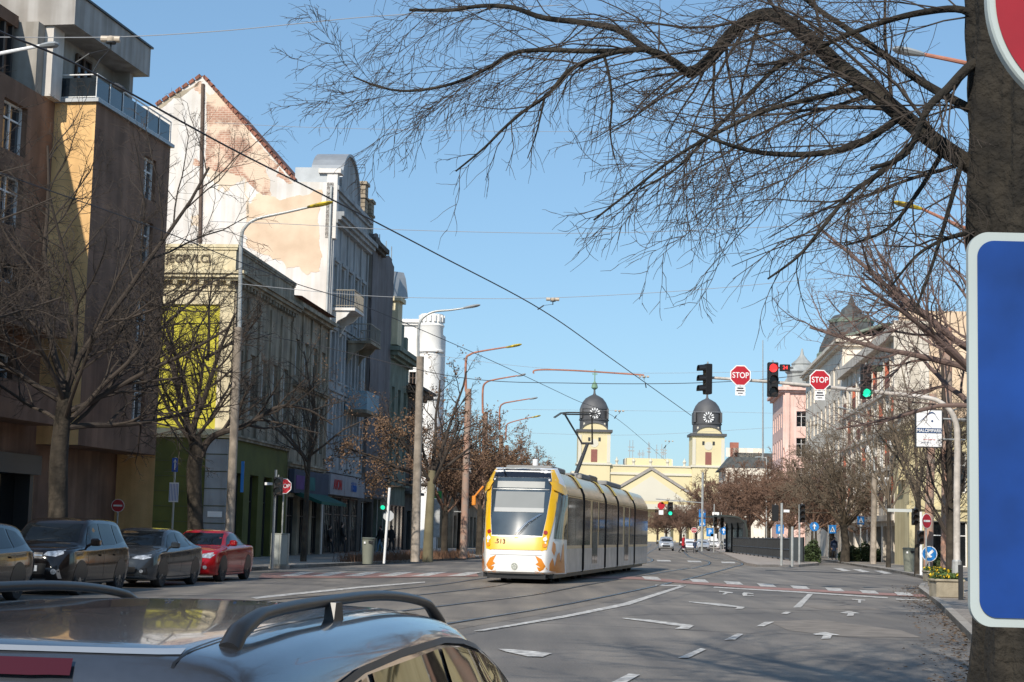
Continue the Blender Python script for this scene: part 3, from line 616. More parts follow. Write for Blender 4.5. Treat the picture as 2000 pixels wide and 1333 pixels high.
m = MB(); mpbox(m, S, .2, 1.9, -.4, 1.2, 14.2, 17.2); mpbox(m, S, .0, 2.1, -.6, 1.4, 17.2, 17.5); m.build('turret', CREAM, b)
m = MB(); m.lathe(S(1.05,.4,0), [(1.3,17.5),(1.25,18.0),(1.1,18.9),(.95,19.3)], 4); m.build('turret_roof', ZINC, b)
m = MB(); mpbox(m, S, 2.6, 3.6, -.3, .8, 14.2, 15.9); mpbox(m, S, 4.6, 5.4, -.3, .8, 14.2, 15.2); m.build('dormer', GREEN, b)
for k, (d0, L_, H_, mt_, lb) in enumerate(((28.8, 6.5, 12.2, DARKW, 'dark house with protruding cornices behind the concrete lamp pole'), (55, 30, 7.6, TAUPE, 'long low grey house far down the left side behind brown trees'), (87, 60, 8.4, CREAM, 'long cream house far down the left side behind brown trees'), (150, 110, 9, TAUPE, 'farthest grey house on the left before the church'))):
    o = along(d0); b = bld('town_house', lb, o.x, o.y, 5.75); m = MB()
    n_ = int(L_/3); so_ = grid(.3,L_,n_,1.1,[(5,6.9)]+([(8.4,10.6)] if H_ > 11 else [])); facade(m, S, 0, L_, 0, H_, so_+grid(.3,L_,n_,1.8,[(.12,3)]), .3); m.quad((0,0,H_),(L_,0,H_),(L_,12,H_),(0,12,H_)); facade(m, endw(1), 0, 12, 0, H_, [])
    cornice(m, S, 0, L_, H_-.9, [(.2,.4),(.3,.9),(.2,1.1)], 0, 1); cornice(m, S, 0, L_, 4.2, [(.2,.4)], 0, 1); m.build('wall', mt_, b)
    m = MB(); m.prism([(0,-.5,H_),(0,12,H_),(0,6,H_+1.2)], (L_,0,0)); m.build('roof', TILE, b)
    if n_ < 12:
        for q_ in so_: window(b, S, 's', *q_, .3, WHITE, GLASSD)
        for q_ in grid(.3,L_,n_,1.8,[(.12,3)]): window(b, S, 's', *q_, .3, DKMET, GLASSD, (1,0), 'shop_window')
# white house with round corner tower
WT = M('clean_white_plaster', (.78,.76,.73), rough=.9, var=.08)
tx = PX(831, 146); b = bld('tower_building', 'white house with slim round corner tower rising behind the lamp pole', tx, 146, 5.75)
m = MB(); top = at(841,615,146).z; m.lathe((0,0,0), [(1.02,0),(1.02,top-3.0),(1.02,top-1.2),(1.12,top-1.0),(1.0,top-.8),(1.0,top)], 20)
for z in (top-7.5,top-7.1,top-13.5,top-13.1,top-3.4): m.lathe((0,0,0), [(1.02,z),(1.18,z+.08),(1.18,z+.22),(1.02,z+.3)], 20)
for k in range(16): 
    a_ = 2*math.pi*k/16; m.T = Matrix.Rotation(a_,4,'Z'); m.box(.9,1.14,-.09,.09,top-.7,top-.1); m.T=None
m.build('round_tower', WT, b, smooth='auto')
m = MB(); facade(m, endw(1,.3), 1.0, 13, 0, top-.6, [(2.4,3.0,top-4,top-2.6),(1.3,1.9,top-6.6,top-5)], .3); facade(m, S, .5, 9, 0, top-.9, grid(1,9,3,1.1,[(6,8),(10,12)]), .3); m.quad((.3,0,top-.9),(9,0,top-.9),(9,13,top-.9),(.3,13,top-.9)); cornice(m, endw(1,.3), 1.0, 13, top-.9, [(.2,.2),(.3,.35)]); m.build('wall', WT, b)
window(b, endw(1,.3), 'e', 2.4,3.0,top-4,top-2.6, .3, BROWNW, GLASSD); window(b, endw(1,.3), 'e', 1.3,1.9,top-6.6,top-5, .3, BROWNW, GLASSD)
# shop fascias and awning on the weathered/gabled row
b = bpy.data.objects['gabled_building']
m = MB(); mpbox(m, S, .2, 4.2, -.4, -.06, 3.45, 4.6, 0); mpbox(m, S, 4.3, 10.6, -.4, -.06, 3.45, 4.6, 0); m.build('shop_fascia', M('fascia_grey_white',(.30,.30,.33),var=.15), b)
def stext(s, u, z, size, mat, par, w_=-.42): return text('shop_lettering', s, size, mat, par, Matrix.Translation(S(u,w_,z)) @ Matrix.Rotation(0,4,'Z') @ Matrix.Rotation(R(90),4,'X'), .01)
stext('AVON', 2.2, 4.0, .8, M('red_letters',(.5,.03,.03),var=0), b); stext('SAMSUNG' if False else 'i klub', 7, 4.0, .8, M('blue_letters',(.03,.12,.4),var=0), b)
m = MB(); m.prism([S(-3,-.1,3.45),S(-3,-1.5,2.9),S(-3,-1.5,2.75),S(-3,-.1,3.2)], (6.5,0,0)); m.build('awning', M('green_awning',(.01,.09,.07),var=.2), bpy.data.objects['weathered_building']).location = (4.5,0,0)
# ------------------------------------------------------------------ right side buildings
AR_ = 4.6
def rb(name, label, px, Y, ang=AR_): return bld(name, label, PX(px,Y), Y, ang)
def rl(p0, dist, ang=AR_): return Vector((p0.x+math.sin(R(ang))*dist, p0.y+math.cos(R(ang))*dist, 0))
SR = street(-1); ER = endw(-1)
PANELG = M('grey_beige_panel', (.74,.67,.58), rough=.9, var=.16, scale=.8, streak=.25)
PEACH = M('peach_stucco', (.74,.57,.41), rough=.9, var=.09, scale=.5, bump=.15, streak=.08)
BEIGE = M('pale_beige_stucco', (.84,.76,.65), rough=.9, var=.12, scale=.6, streak=.15)
PINK = M('pink_stucco', (.85,.58,.51), rough=.9, var=.14, scale=.6, streak=.15)
YEL = M('yellow_stucco', (.64,.56,.34), rough=.9, var=.12, scale=.7, streak=.15)
REDBR = M('red_brown_panel', (.27,.09,.06), rough=.8, var=.2); ORG = M('orange_panel', (.52,.14,.08), rough=.8, var=.15)
SLATE = M('dark_slate', (.085,.09,.09), rough=.8, var=.35, scale=1.5, bump=.4)
VERD = M('verdigris', (.20,.25,.20), rough=.8, var=.3, scale=1.2)
# low yellow house with bay (nearest on the right)
b = rb('yellow_corner_house', 'low yellow house with roofed oriel bay below the peach firewall', 1776, 108); m = MB()
so_ = [(2.0,3.1,4.8,7.0),(4.2,5.2,4.8,7.0)]
eo = grid(1.2, 16, 4, 1.1, [(4.8,7.4)]); eg = grid(.6,16,4,2.2,[(.12,3.0)])
facade(m, SR, 0, 6.3, 0, 9.3, so_, .3); facade(m, ER, 0, 18, 0, 9.3, eo+eg, .3); m.quad((0,0,9.3),(6.3,0,9.3),(6.3,-18,9.3),(0,-18,9.3)); cornice(m, ER, 0, 18, 8.5, [(.2,.25),(.25,.45)], 0, 1); cornice(m, ER, 0, 18, 3.7, [(.25,.2)], 0, 1); cornice(m, SR, 0, 6.3, 8.5, [(.2,.25),(.25,.45)]); 
for i in range(6): mpbox(m, ER, .1+i*3.7, .5+i*3.7, -.12, 0, 3.9, 8.5)
m.build('wall', [YEL], b)
for q in eo: window(b, ER, 'e', *q, .3, WHITE, GLASS); 
for q in eg: window(b, ER, 'e', *q, .35, WHITE, GLASSD, (1,1), 'shop_window')
for q in so_: window(b, SR, 's', *q, .3, WHITE, GLASS)
m = MB(); mpbox(m, SR, 1.2, 3.4, -.5, 0, 5.6, 8.7); m.build('oriel_bay', YEL, b); m = MB(); mpbox(m, SR, .8, 3.7, -.8, 0, 8.7, 8.95); m.prism([SR(.8,-.8,8.95),SR(3.7,-.8,8.95),SR(3.4,.3,10.2),SR(1.0,.3,10.2)], (0,0,-.1)); mpbox(m, ER, .2, 16, -.5, .3, 9.32, 9.45); m.prism([(.0,-1.,9.4),(6.2,-1,9.4),(6.2,-9,12.6),(0,-9,12.6)], (0,0,-.1)); m.build('roof', M('grey_roof',(.16,.17,.17),rough=.8,var=.3), b)

# grey panel block, peach firewall facing the camera
b = rb('panel_apartment_block', 'grey five storey panel block with orange balcony walls and blank peach firewall', 1756, 115); m = MB(); HB = 16.2; LB = 33
rows = [(4.3+i*2.75, 4.3+i*2.75+1.9) for i in range(4)]
NC = 10; so_ = grid(.6, LB-.4, NC, 2.3, rows); base = grid(0,LB,8,3.2,[(.12,2.7)])
facade(m, SR, 0, LB, 0, HB, so_+base, .55, 0); facade(m, ER, 0, 24, 0, HB+1.2, [], .3, 1); m.quad((0,0,HB),(LB,0,HB),(LB,-13,HB),(0,-13,HB))
mpbox(m, SR, -.15, .12, -.35, 2, 2.9, HB+.5, 0); mpbox(m, SR, -.1, LB, -.45, 0, 3.05, 3.45, 0); mpbox(m, SR, -.1, LB, -.55, 0, HB-.55, HB+.2, 0)
for i in range(1,4): mpbox(m, SR, .1, LB, -.16, 0, 4.3+i*2.75-.45, 4.3+i*2.75-.2, 0)
for i in range(1,NC): mpbox(m, SR, .6+i*(LB-1)/NC-.12, .6+i*(LB-1)/NC+.12, -.10, 0, 3.45, HB-.55, 0)
m.build('wall', [PANELG, PEACH], b)
rg = random.Random(8)
SGR = street(-1)
for i, q in enumerate(so_):
    k = i % NC; r_ = i//NC
    if (k+r_) % 2 == 0:
        mm = MB(); mpbox(mm, SR, q[0], q[1], -.05, .05, q[2], q[2]+.85); mm.build('balcony_panel', [REDBR], b)
        mm = MB(); mpbox(mm, SR, q[1]-.12, q[1]-.01, -.04, .53, q[2], q[3]-.01); mm.build('balcony_side_wall', [ORG if rg.random()<.5 else WPL], b)
        window(b, SR, 's', *q, .55, WHITE, GLASSD, (1,0), 'balcony_door')
    else: window(b, SR, 's', *q, .16, WHITE, GLASS, (1,0))
for q in base: window(b, SR, 's', *q, .55, DKMET, GLASSD, (2,0), 'shop_window')
for i in range(9):
    u = rg.uniform(1,20); z = 4.3+rg.randrange(4)*2.75+rg.uniform(.9,1.6); mm = MB(); mpbox(mm, SR, u, u+.75, -.45, -.16, z, z+.5); mm.build('air_conditioner', SWHITE, b)
m = MB(); mpbox(m, SR, 8, 10, 3, 5, HB, HB+1.8); mpbox(m, SR, 19, 21, 3, 5, HB, HB+1.4); m.build('roof_hut', BEIGE, b)
# large beige house with dark mansard tower
o = Vector((PX(1756,115),115,0)); q_ = rl(o, LB+.3); b = bld('mansard_tower_house', 'large beige house with dark stepped mansard tower behind the panel block', q_.x, q_.y, AR_); m = MB(); HM = 19.6
so_ = grid(1, 34, 9, 1.2, [(5,7),(8.6,10.8),(12.2,14.4),(15.6,17.4)]); facade(m, SR, 0, 34, 0, HM, so_, .3); facade(m, ER, 0, 22, 0, HM, [], .3); m.quad((0,0,HM),(34,0,HM),(34,-22,HM),(0,-22,HM)); cornice(m, SR, 0, 34, HM-.9, [(.3,.4),(.3,.7)], 0, 1); cornice(m, ER, 0, 22, HM-.9, [(.3,.4),(.3,.7)], 0, 1); cornice(m, SR, 0, 34, 4.2, [(.3,.4)]); m.build('wall', BEIGE, b)
for q in so_: window(b, SR, 's', *q, .3, WHITE, GLASSD)
m = MB(); m.prism([SR(0,0,HM),SR(34,0,HM),SR(32,3.5,HM+1.2),SR(0,3.5,HM+1.2)], (0,0,-.2)); m.quad(SR(0,3.5,HM+1.2),SR(32,3.5,HM+1.2),SR(32,20,HM+1.2),SR(0,20,HM+1.2)); m.build('roof', VERD, b)
tz = at(1657, 612, 172).z
tp = b.matrix_basis.inverted() @ Vector((PX(1652,166),166,0))
m = MB(); m.lathe((tp.x,tp.y-.5,0), [(3.3,HM),(3.1,HM+1.0),(2.4,HM+2.6),(2.1,HM+3.4),(2.1,HM+3.8),(1.7,HM+4.2),(1.5,tz-2.2),(1.65,tz-2.0),(1.2,tz-1.5),(1.0,tz-.5),(.4,tz),(.06,tz+1)], 8); m.build('mansard_tower', SLATE, b)
m = MB(); m.lathe((tp.x,tp.y-.5,0), [(2.2,HM+3.4),(2.3,HM+3.7),(1.9,HM+3.9)], 8); m.lathe((tp.x,tp.y-.5,0), [(3.4,HM-.1),(3.4,HM+.3),(3.1,HM+.6)], 8); m.build('tower_band', VERD, b)
for k in range(3):
    m = MB(); m.box(tp.x-3.0,tp.x-2.4,tp.y-1+k*1.4-1.6,tp.y-.3+k*1.4-1.6,HM+1.0,HM+2.2); m.build('dormer_window', BROWNW, b)
# pink house with round corner bay and turret
b = rb('pink_house', 'pink ornate house with round corner bay and grey turret at end of right row', 1528, 216); m = MB(); HP = at(1530,752,216).z
so_ = grid(.8, 18, 5, 1.3, [(4.6,7),(8.4,10.8),(12.2,14.6),(16,18)]); facade(m, SR, 0, 18, 0, HP, so_, .4); eo = grid(1,9,3,1.3,[(4.6,7),(8.4,10.8),(12.2,14.6),(16,18)]); facade(m, ER, 0, 20, 0, HP, eo, .4); m.quad((0,0,HP),(18,0,HP),(18,-20,HP),(0,-20,HP)); cornice(m, ER, 0, 20, HP-1, [(.3,.4),(.4,.8)], 0, 1); cornice(m, SR, 0, 18, HP-1, [(.3,.4),(.4,.8)]); cornice(m, ER, 0, 20, 3.6, [(.4,.4)], 0, 1)
for i in range(4): mpbox(m, ER, .2+i*2.7, .8+i*2.7, -.3, 0, 4, HP-1)
m.build('wall', PINK, b)
for q in so_: window(b, SR, 's', *q, .4, WHITE, GLASSD)
for q in eo: window(b, ER, 'e', *q, .4, WHITE, GLASSD)
tt = at(1565,690,216).z; m = MB(); m.lathe(ER(2.4,.5,0), [(1.9,HP),(1.9,HP+1.4),(2.2,HP+1.7),(1.7,HP+2.2),(1.3,tt-1.6),(1.4,tt-1.4),(.7,tt-.8),(.25,tt-.2),(.1,tt+.6)], 8); m.build('turret', M('pale_grey_roof',(.36,.37,.36),var=.2), b)
m = MB(); m.prism([ER(4.4,-.2,HP),ER(9.5,-.2,HP),ER(9.5,-.2,HP+1.6),ER(7.0,-.2,HP+3.6),ER(4.4,-.2,HP+1.6)], (.6,0,0)); m.build('attic_gable', BEIGE, b)
m = MB(); m.prism([ER(-.2,.3,HP),ER(20,.3,HP),ER(18,3,HP+3),ER(2,3,HP+3)], (0,0,-.2)); m.build('roof', M('pale_grey_roof'), b) if 'pale_grey_roof' not in MC else m.build('roof', MC['pale_grey_roof'], b)
# low roofs past the pink house
b = rb('slate_roof_house', 'low house with grey slate roof beside right church tower', 1416, 400, 4); m = MB(); h1 = at(1450,915,400).z; m.box(0,30,-22,0,0,h1); m.build('wall', BEIGE, b); h2 = at(1450,893,400).z; m = MB(); m.prism([(0,1,h1),(0,-22,h1),(0,-20,h2+1),(0,-2,h2+1)], (30,0,0)); m.build('roof', SLATE, b); m = MB(); m.box(0,2,-3,-1,h2,h2+3.4); m.box(0,2,-16,-14.5,h2,h2+3); m.box(0,2,-19,-17.5,h2,h2+3); m.build('chimney', M('chimney_brick',(.35,.13,.09),var=.2), b)
m=MB(); m.box(0,.4,-9,0,h2,h2+2.1); m.build('attic_wall', BEIGE, b)
m = MB(); p = at(1490,900,380); m.tube([p, at(1490,665,380)], [.22,.1], 4); tag(m.build('antenna_mast', GALV), 'tall thin antenna mast rising beside the left red traffic light', 'antenna')
# neighbouring house on the near right, outside the view: closes the street for reflections
b = bld('apartment_building', 'plain brown apartment house on the near right, outside the view', 21.0, -6, 6); m = MB()
so_ = grid(.5, 62, 16, 1.4, [(4.6,6.3),(7.6,9.3),(10.6,12.3)]); go_ = grid(.5,62,12,3.2,[(.12,3.2)]); facade(m, SR, 0, 62, 0, 14.5, so_+go_, .3); facade(m, ER, 0, 14, 0, 14.5, []); facade(m, endw(-1,62), 0, 14, 0, 14.5, []); m.quad((0,0,14.5),(62,0,14.5),(62,-14,14.5),(0,-14,14.5)); cornice(m, SR, 0, 62, 13.8, [(.2,.3),(.2,.5)]); m.build('wall', STU_BRN_SHADE, b)
for q in so_: window(b, SR, 's', *q, .3, WHITE, GLASS)
for q in go_: window(b, SR, 's', *q, .3, DKMET, GLASSD, (2,0), 'shop_window')
# ------------------------------------------------------------------ church at the end of the street
CY = 600; cx = PX((1157+1380)/2, CY); sc_ = CY/FPX
b = thing('church', 'yellow neoclassical church with two domed clock towers and pediment', 'church', (cx, CY, 0), R(0))
CHY = M('church_yellow', (.66,.57,.35), rough=.9, var=.07, scale=.1); CHW = M('church_white', (.62,.58,.48), rough=.9, var=.06, scale=.1); DOME = M('dome_lead', (.085,.085,.09), rough=.6, var=.25, scale=.3)
def cz(py, px=1270): return at(px, py, CY).z
zc = cz(912); zn = cz(925)
m = MB(); m.box(-27.5,27.5,0,14,0,zc-2.2,0); m.box(-20,20,0,14,zc-2.2,zc,0); m.box(-28,28,-.5,14.4,zc-3.0,zc-2.2,1); m.box(-20.4,20.4,-.4,14.3,zc,zc+.5,1)
for i in range(7): m.lathe((-18+i*6,.2,0), [(.5,zc+.5),(.35,zc+1.2),(.7,zc+1.9),(.25,zc+2.6),(.1,zc+3.2)], 8, 1)
m.box(-8,8,6,13,zc,zc+3.2,0); m.build('nave_wall', [CHY,CHW], b)
pz0 = cz(985,1265); pz1 = cz(914,1265)
m = MB(); m.prism([(-19,-4,pz0),(19,-4,pz0),(0,-4,pz1-1)], (0,4,0), 0); m.box(-19.5,19.5,-4.3,0,pz0-1.8,pz0-.02,1)
for s in (-1,1): m.prism([(s*19.8,-4.5,pz0-.02),(s*19.8,-4.5,pz0+.9),(0,-4.5,pz1+.3),(0,-4.5,pz1-.9)], (0,4.6,0), 2)
m.prism([(-13,-4.06,pz0+1),(13,-4.06,pz0+1),(0,-4.06,pz1-3)], (0,.05,0), 1); m.build('pediment', [CHY,CHW,M('grey_coping',(.33,.3,.27),var=.2)], b)
for x in (-17,-11.5,-6,6,11.5,17): MB().lathe((x,-3,0), [(1.25,0),(1.2,3),(1.0,pz0-3),(1.3,pz0-1.8)], 12, 0).build('column', CHW, b, smooth='auto')
m = MB()
for x in (-15,-9,-3,3,9,15): m.box(x-1.2,x+1.2,-.08,.02,5,12)
m.build('nave_windows', GLASSD, b)
def tower(px, tpy):
    tx_ = PX(px,CY)-cx; W = 5.7; t = []
    zt_ = cz(tpy+71,px); zb = zt_
    k = MB(); k.box(tx_-W,tx_+W,-1,10.4,0,zb-1.0,0); k.box(tx_-W-.5,tx_+W+.5,-1.5,10.9,zc+.2,zc+.9,1)
    for s in (-1,1): k.box(tx_+s*(W-.6)-.6,tx_+s*(W-.6)+.6,-1.25,-.98,zc+1,zb-2,1)
    arc = [(tx_+W*.85*math.cos(math.pi*i/14), -1.3, zb-1.2+3.4*math.sin(math.pi*i/14)) for i in range(15)]; k.prism(arc, (0,2.5,0), 0)
    o_ = k.build('tower', [CHY,CHW], b)
    k = MB(); k.box(tx_-W-.7,tx_+W+.7,-1.8,11,zb-1.0,zb-.1); arc2 = arc
    for i in range(14):
        p, q = arc[i], arc[i+1]; k.prism([(p[0],-1.7,p[2]),(q[0],-1.7,q[2]),(q[0],-1.7,q[2]+.6),(p[0],-1.7,p[2]+.6)], (0,3,0))
    k.lathe((tx_,4.7,0), [(5.1,zb-.1),(5.1,zb+3.2),(5.4,zb+3.4),(5.4,zb+3.8),(5.0,zb+4),(5.0,zb+7.2),(5.2,zb+7.4),(4.9,zb+8.4),(4.2,zb+10),(3.1,zb+11.4),(1.6,zb+12.3),(.7,zb+12.7),(.4,zb+13.2),(.3,zb+14.6)], 24); 
    for s in (-1,1): k.box(tx_+s*4.7-.35,tx_+s*4.7+.35,1,8.4,zb+4,zb+7.6)
    k.build('dome', DOME, o_, smooth='auto')
    k = MB(); k.disc((tx_,-.42,zb+5.7), 2.0, 24, 0, (0,1,0), .3)
    for j in range(12):
        a_ = 2*math.pi*j/12; u=Vector((math.cos(a_),0,math.sin(a_))); v=Vector((-u.z,0,u.x)); c=Vector((tx_,-.55,zb+5.7)); k.prism([c+u*1.1-v*.14,c+u*1.95-v*.24,c+u*1.95+v*.24,c+u*1.1+v*.14],(0,.1,0),1)
    for a_, L in ((.6,1.2),(2.3,1.6)):
        u=Vector((math.sin(a_),0,math.cos(a_))); v=Vector((u.z,0,-u.x)); c=Vector((tx_,-.56,zb+5.7)); k.prism([c-v*.1,c+u*L-v*.06,c+u*L+v*.06,c+v*.1],(0,.08,0),1)
    k.build('clock_face', [DOME, SWHITE], o_)
    k = MB()
    for s in (-1,0,1): 
        x = tx_+s*3.2; k.box(x-.7,x+.7,-.6 if s==0 else .9,-.3 if s==0 else 1.4,zb+1.0,zb+2.4)
    k.build('drum_window', [CHW if True else 0], o_)
    k = MB(); k.box(tx_-1.1,tx_+1.1,-1.15,-.98,zc+1.2,zc+5.6); k.build('louvre', M('church_louvre',(.26,.10,.08),var=.1), o_)
    k = MB()
    for s in (-1.3,1.3): k.box(tx_+s*1.4-.4,tx_+s*1.4+.4,-1.12,-.98,zb-4.2,zb-2.9)
    k.build('small_window', DKMET, o_); k = MB(); k.lathe((tx_,-1.05,zc+7.8), [(1.5,-.05),(1.5,.1)], 16, 0, 'y'); k.build('roundel', CHW, o_)
    return o_, tx_, zb
o1, t1, z1 = tower(1157, 768); tower(1381, 776)
k = MB(); k.lathe((t1,4.7,0), [(.2,z1+13.5),(.3,z1+14.5),(1.2,z1+15.2),(.9,z1+16.6),(.2,z1+17.6),(.15,z1+22)], 8); k.box(t1-.9,t1+.9,4.6,4.8,z1+20,z1+20.4); k.build('spire_finial', M('finial_green',(.18,.3,.2),var=.2), o1)
rg = random.Random(2); 
b = tag(MB().box(PX(1218,CY+16),PX(1312,CY+16),CY+16,CY+26,0,zc+3.5).build('rooftop_block', BEIGE), 'pale flat roofed block with antennas seen over the church roof', 'building')
m = MB()
for px in (1227,1233,1246,1253,1264,1266,1290,1293,1297,1280):
    x = PX(px,CY+18); h = rg.uniform(3,7) if px != 1265 else 16; m.tube([(x,CY+18,zc+3.4),(x,CY+18,zc+3.5+h)], .10, 4)
    for j in range(2): m.box(x-.6,x+.6,CY+17.9,CY+18.1,zc+3.5+h*(.4+.2*j),zc+3.8+h*(.4+.2*j))
m.build('rooftop_antennas', M('antenna_grey',(.34,.35,.36),var=0), bpy.data.objects['rooftop_block'])
# ------------------------------------------------------------------ vehicles
def ip(tab, x):
    if x <= tab[0][0]: return tab[0][1]
    for i in range(len(tab)-1):
        a, b = tab[i], tab[i+1]
        if x <= b[0]:
            t = (x-a[0])/(b[0]-a[0]); p0 = tab[max(i-1,0)]; p3 = tab[min(i+2,len(tab)-1)]
            m1 = (b[1]-p0[1])/max(1e-6,(b[0]-p0[0])); m2 = (p3[1]-a[1])/max(1e-6,(p3[0]-a[0])); h = b[0]-a[0]
            return (2*t**3-3*t*t+1)*a[1]+(t**3-2*t*t+t)*h*m1*.8+(-2*t**3+3*t*t)*b[1]+(t**3-t*t)*h*m2*.8
    return tab[-1][1]
def carsurf(sp, ns=70, sub=4):
    L = sp['L']; xs = [-L/2+L*(.5-.5*math.cos(math.pi*i/ns)) for i in range(ns+1)]
    V = []; nr = 0
    for x in xs:
        t, bt, hw, rh, bo = (ip(sp[k], x) for k in ('top','belt','hw','rhw','bot'))
        bt = min(bt, t-.015); dz = t-bt; dr = min(.075, dz*.45)
        pr = [(0,bo),(hw*.86,bo),(hw*.965,bo+.10),(hw,bo+(bt-bo)*.5),(hw*.985,bt-.07),(hw*.945,bt),(hw*.945+(rh-hw*.945)*.55,bt+(t-dr-bt)*.52),(rh,t-dr),(rh*.80,t-.018),(rh*.4,t-.004),(0,t)]
        P = [(0,)]; half = smooth([tuple(map(float,p)) for p in pr], sub)
        ring = half+[(-y,z) for y,z in reversed(half[1:-1])]; nr = len(ring)
        V += [(x,y,z) for y,z in ring]
    F = [(i*nr+j,(i+1)*nr+j,(i+1)*nr+(j+1)%nr,i*nr+(j+1)%nr) for i in range(ns) for j in range(nr)]
    F += [tuple(range(nr)), tuple(ns*nr+j for j in reversed(range(nr)))]
    mb = MB(); mb.add(V, F); return mb
def panel(bvh, poly, view, lift, mats, parent, name, step=.07, label=None, thick=0):
    # poly in the plane seen from 'view'; draped on the surface and lifted a little
    bm = bmesh.new(); vs = [bm.verts.new((p[0],p[1],0)) for p in poly]; bm.faces.new(vs)
    for ax in (0,1):
        lo = min(p[ax] for p in poly); hi = max(p[ax] for p in poly); k = max(1,int((hi-lo)/step))
        for i in range(1,k):
            co = [0,0,0]; co[ax] = lo+(hi-lo)*i/k; no = [0,0,0]; no[ax] = 1
            bmesh.ops.bisect_plane(bm, geom=bm.verts[:]+bm.edges[:]+bm.faces[:], plane_co=co, plane_no=no)
    bad = []
    for v in bm.verts:
        a, b = v.co.x, v.co.y
        if view == 'left': o, d = Vector((a,4,b)), Vector((0,-1,0))
        elif view == 'right': o, d = Vector((a,-4,b)), Vector((0,1,0))
        elif view == 'front': o, d = Vector((9,a,b)), Vector((-1,0,0))
        elif view == 'back': o, d = Vector((-9,a,b)), Vector((1,0,0))
        else: o, d = Vector((a,b,9)), Vector((0,0,-1))
        h = bvh.ray_cast(o, d)
        if h[0] is None: bad.append(v); continue
        n = h[1] if h[1].dot(d) < 0 else -h[1]
        v.co = h[0]-d*lift*.6+n*lift*.6
    if bad: bmesh.ops.delete(bm, geom=bad, context='VERTS')
    me = bpy.data.meshes.new(name); bm.to_mesh(me); bm.free(); me.materials.append(mats); me.polygons.foreach_set('use_smooth',[True]*len(me.polygons))
    o = bpy.data.objects.new(name, me); COL.objects.link(o); o.parent = parent
    if label: o['label'] = label
    return o
def paint(name, col, metal=.5, rough=.13): return M(name, col, rough=rough, metal=metal, var=.05, scale=40, coat=(.8 if name[:3]=='gra' else .35), spec=.5, ior=(1.5 if name[:3]=='gra' else 1.4))
CARGL = M('car_glass', (.008,.010,.012), rough=.02, var=0, spec=.5, ior=1.33)
CHROME = M('chrome', (.75,.76,.78), rough=.12, metal=1., var=0)
LAMPG = M('headlamp_glass', (.55,.58,.62), rough=.2, metal=.3, var=.6, scale=14, coat=.5); TAILR = M('tail_lamp_red', (.28,.004,.004), rough=.15, var=0, coat=1)
RIM = M('alloy_rim', (.33,.34,.35), rough=.3, metal=.8, var=.1)
def wheels(parent, sp, low=False):
    r = sp.get('wr', .33)
    for x in (sp['fx'], sp['rx']):
        for s in (1,-1):
            hw = ip(sp['hw'], x)*.975; cy = s*(hw-.10)
            m = MB(); m.lathe((x,cy,r), [(r*.6,-.10),(r*.93,-.11),(r,-.075),(r,.075),(r*.93,.11),(r*.64,.10)], 26, 0, 'y'); t = m.build('wheel', RUBBER, parent, smooth='auto')
            if low: continue
            m = MB(); yo = s*.092; m.lathe((x,cy+yo*.55,r), [(r*.66,-.03),(r*.66,.03)], 24, 1, 'y'); m.lathe((x,cy+yo,r), [(r*.14,-.012),(r*.14,.014)], 12, 0, 'y')
            for k in range(10):
                a = 2*math.pi*k/10; u = Vector((math.cos(a),0,math.sin(a))); v = Vector((-u.z,0,u.x)); c = Vector((x,cy+yo-.008*s,r))
                m.prism([c+u*r*.1-v*.022,c+u*r*.66-v*.03,c+u*r*.66+v*.03,c+u*r*.1+v*.022], (0,.016*s,0), 0)
            n = 26; V = []
            for j in range(n):
                a = 2*math.pi*j/n; V += [(x+r*.62*math.cos(a),cy+yo,r+r*.62*math.sin(a)),(x+r*.70*math.cos(a),cy+yo,r+r*.70*math.sin(a))]
            m.add(V, [(2*j,2*j+1,(2*j+3)%(2*n),(2*j+2)%(2*n)) for j in range(n)], 0)
            m.build('rim', [RIM, BLACK], t)
def circ(x, z, r, z0, n=20): return [(x+r*math.cos(math.pi*i/n*1.0), max(z0, z+r*math.sin(math.pi*i/n))) for i in range(n+1)]
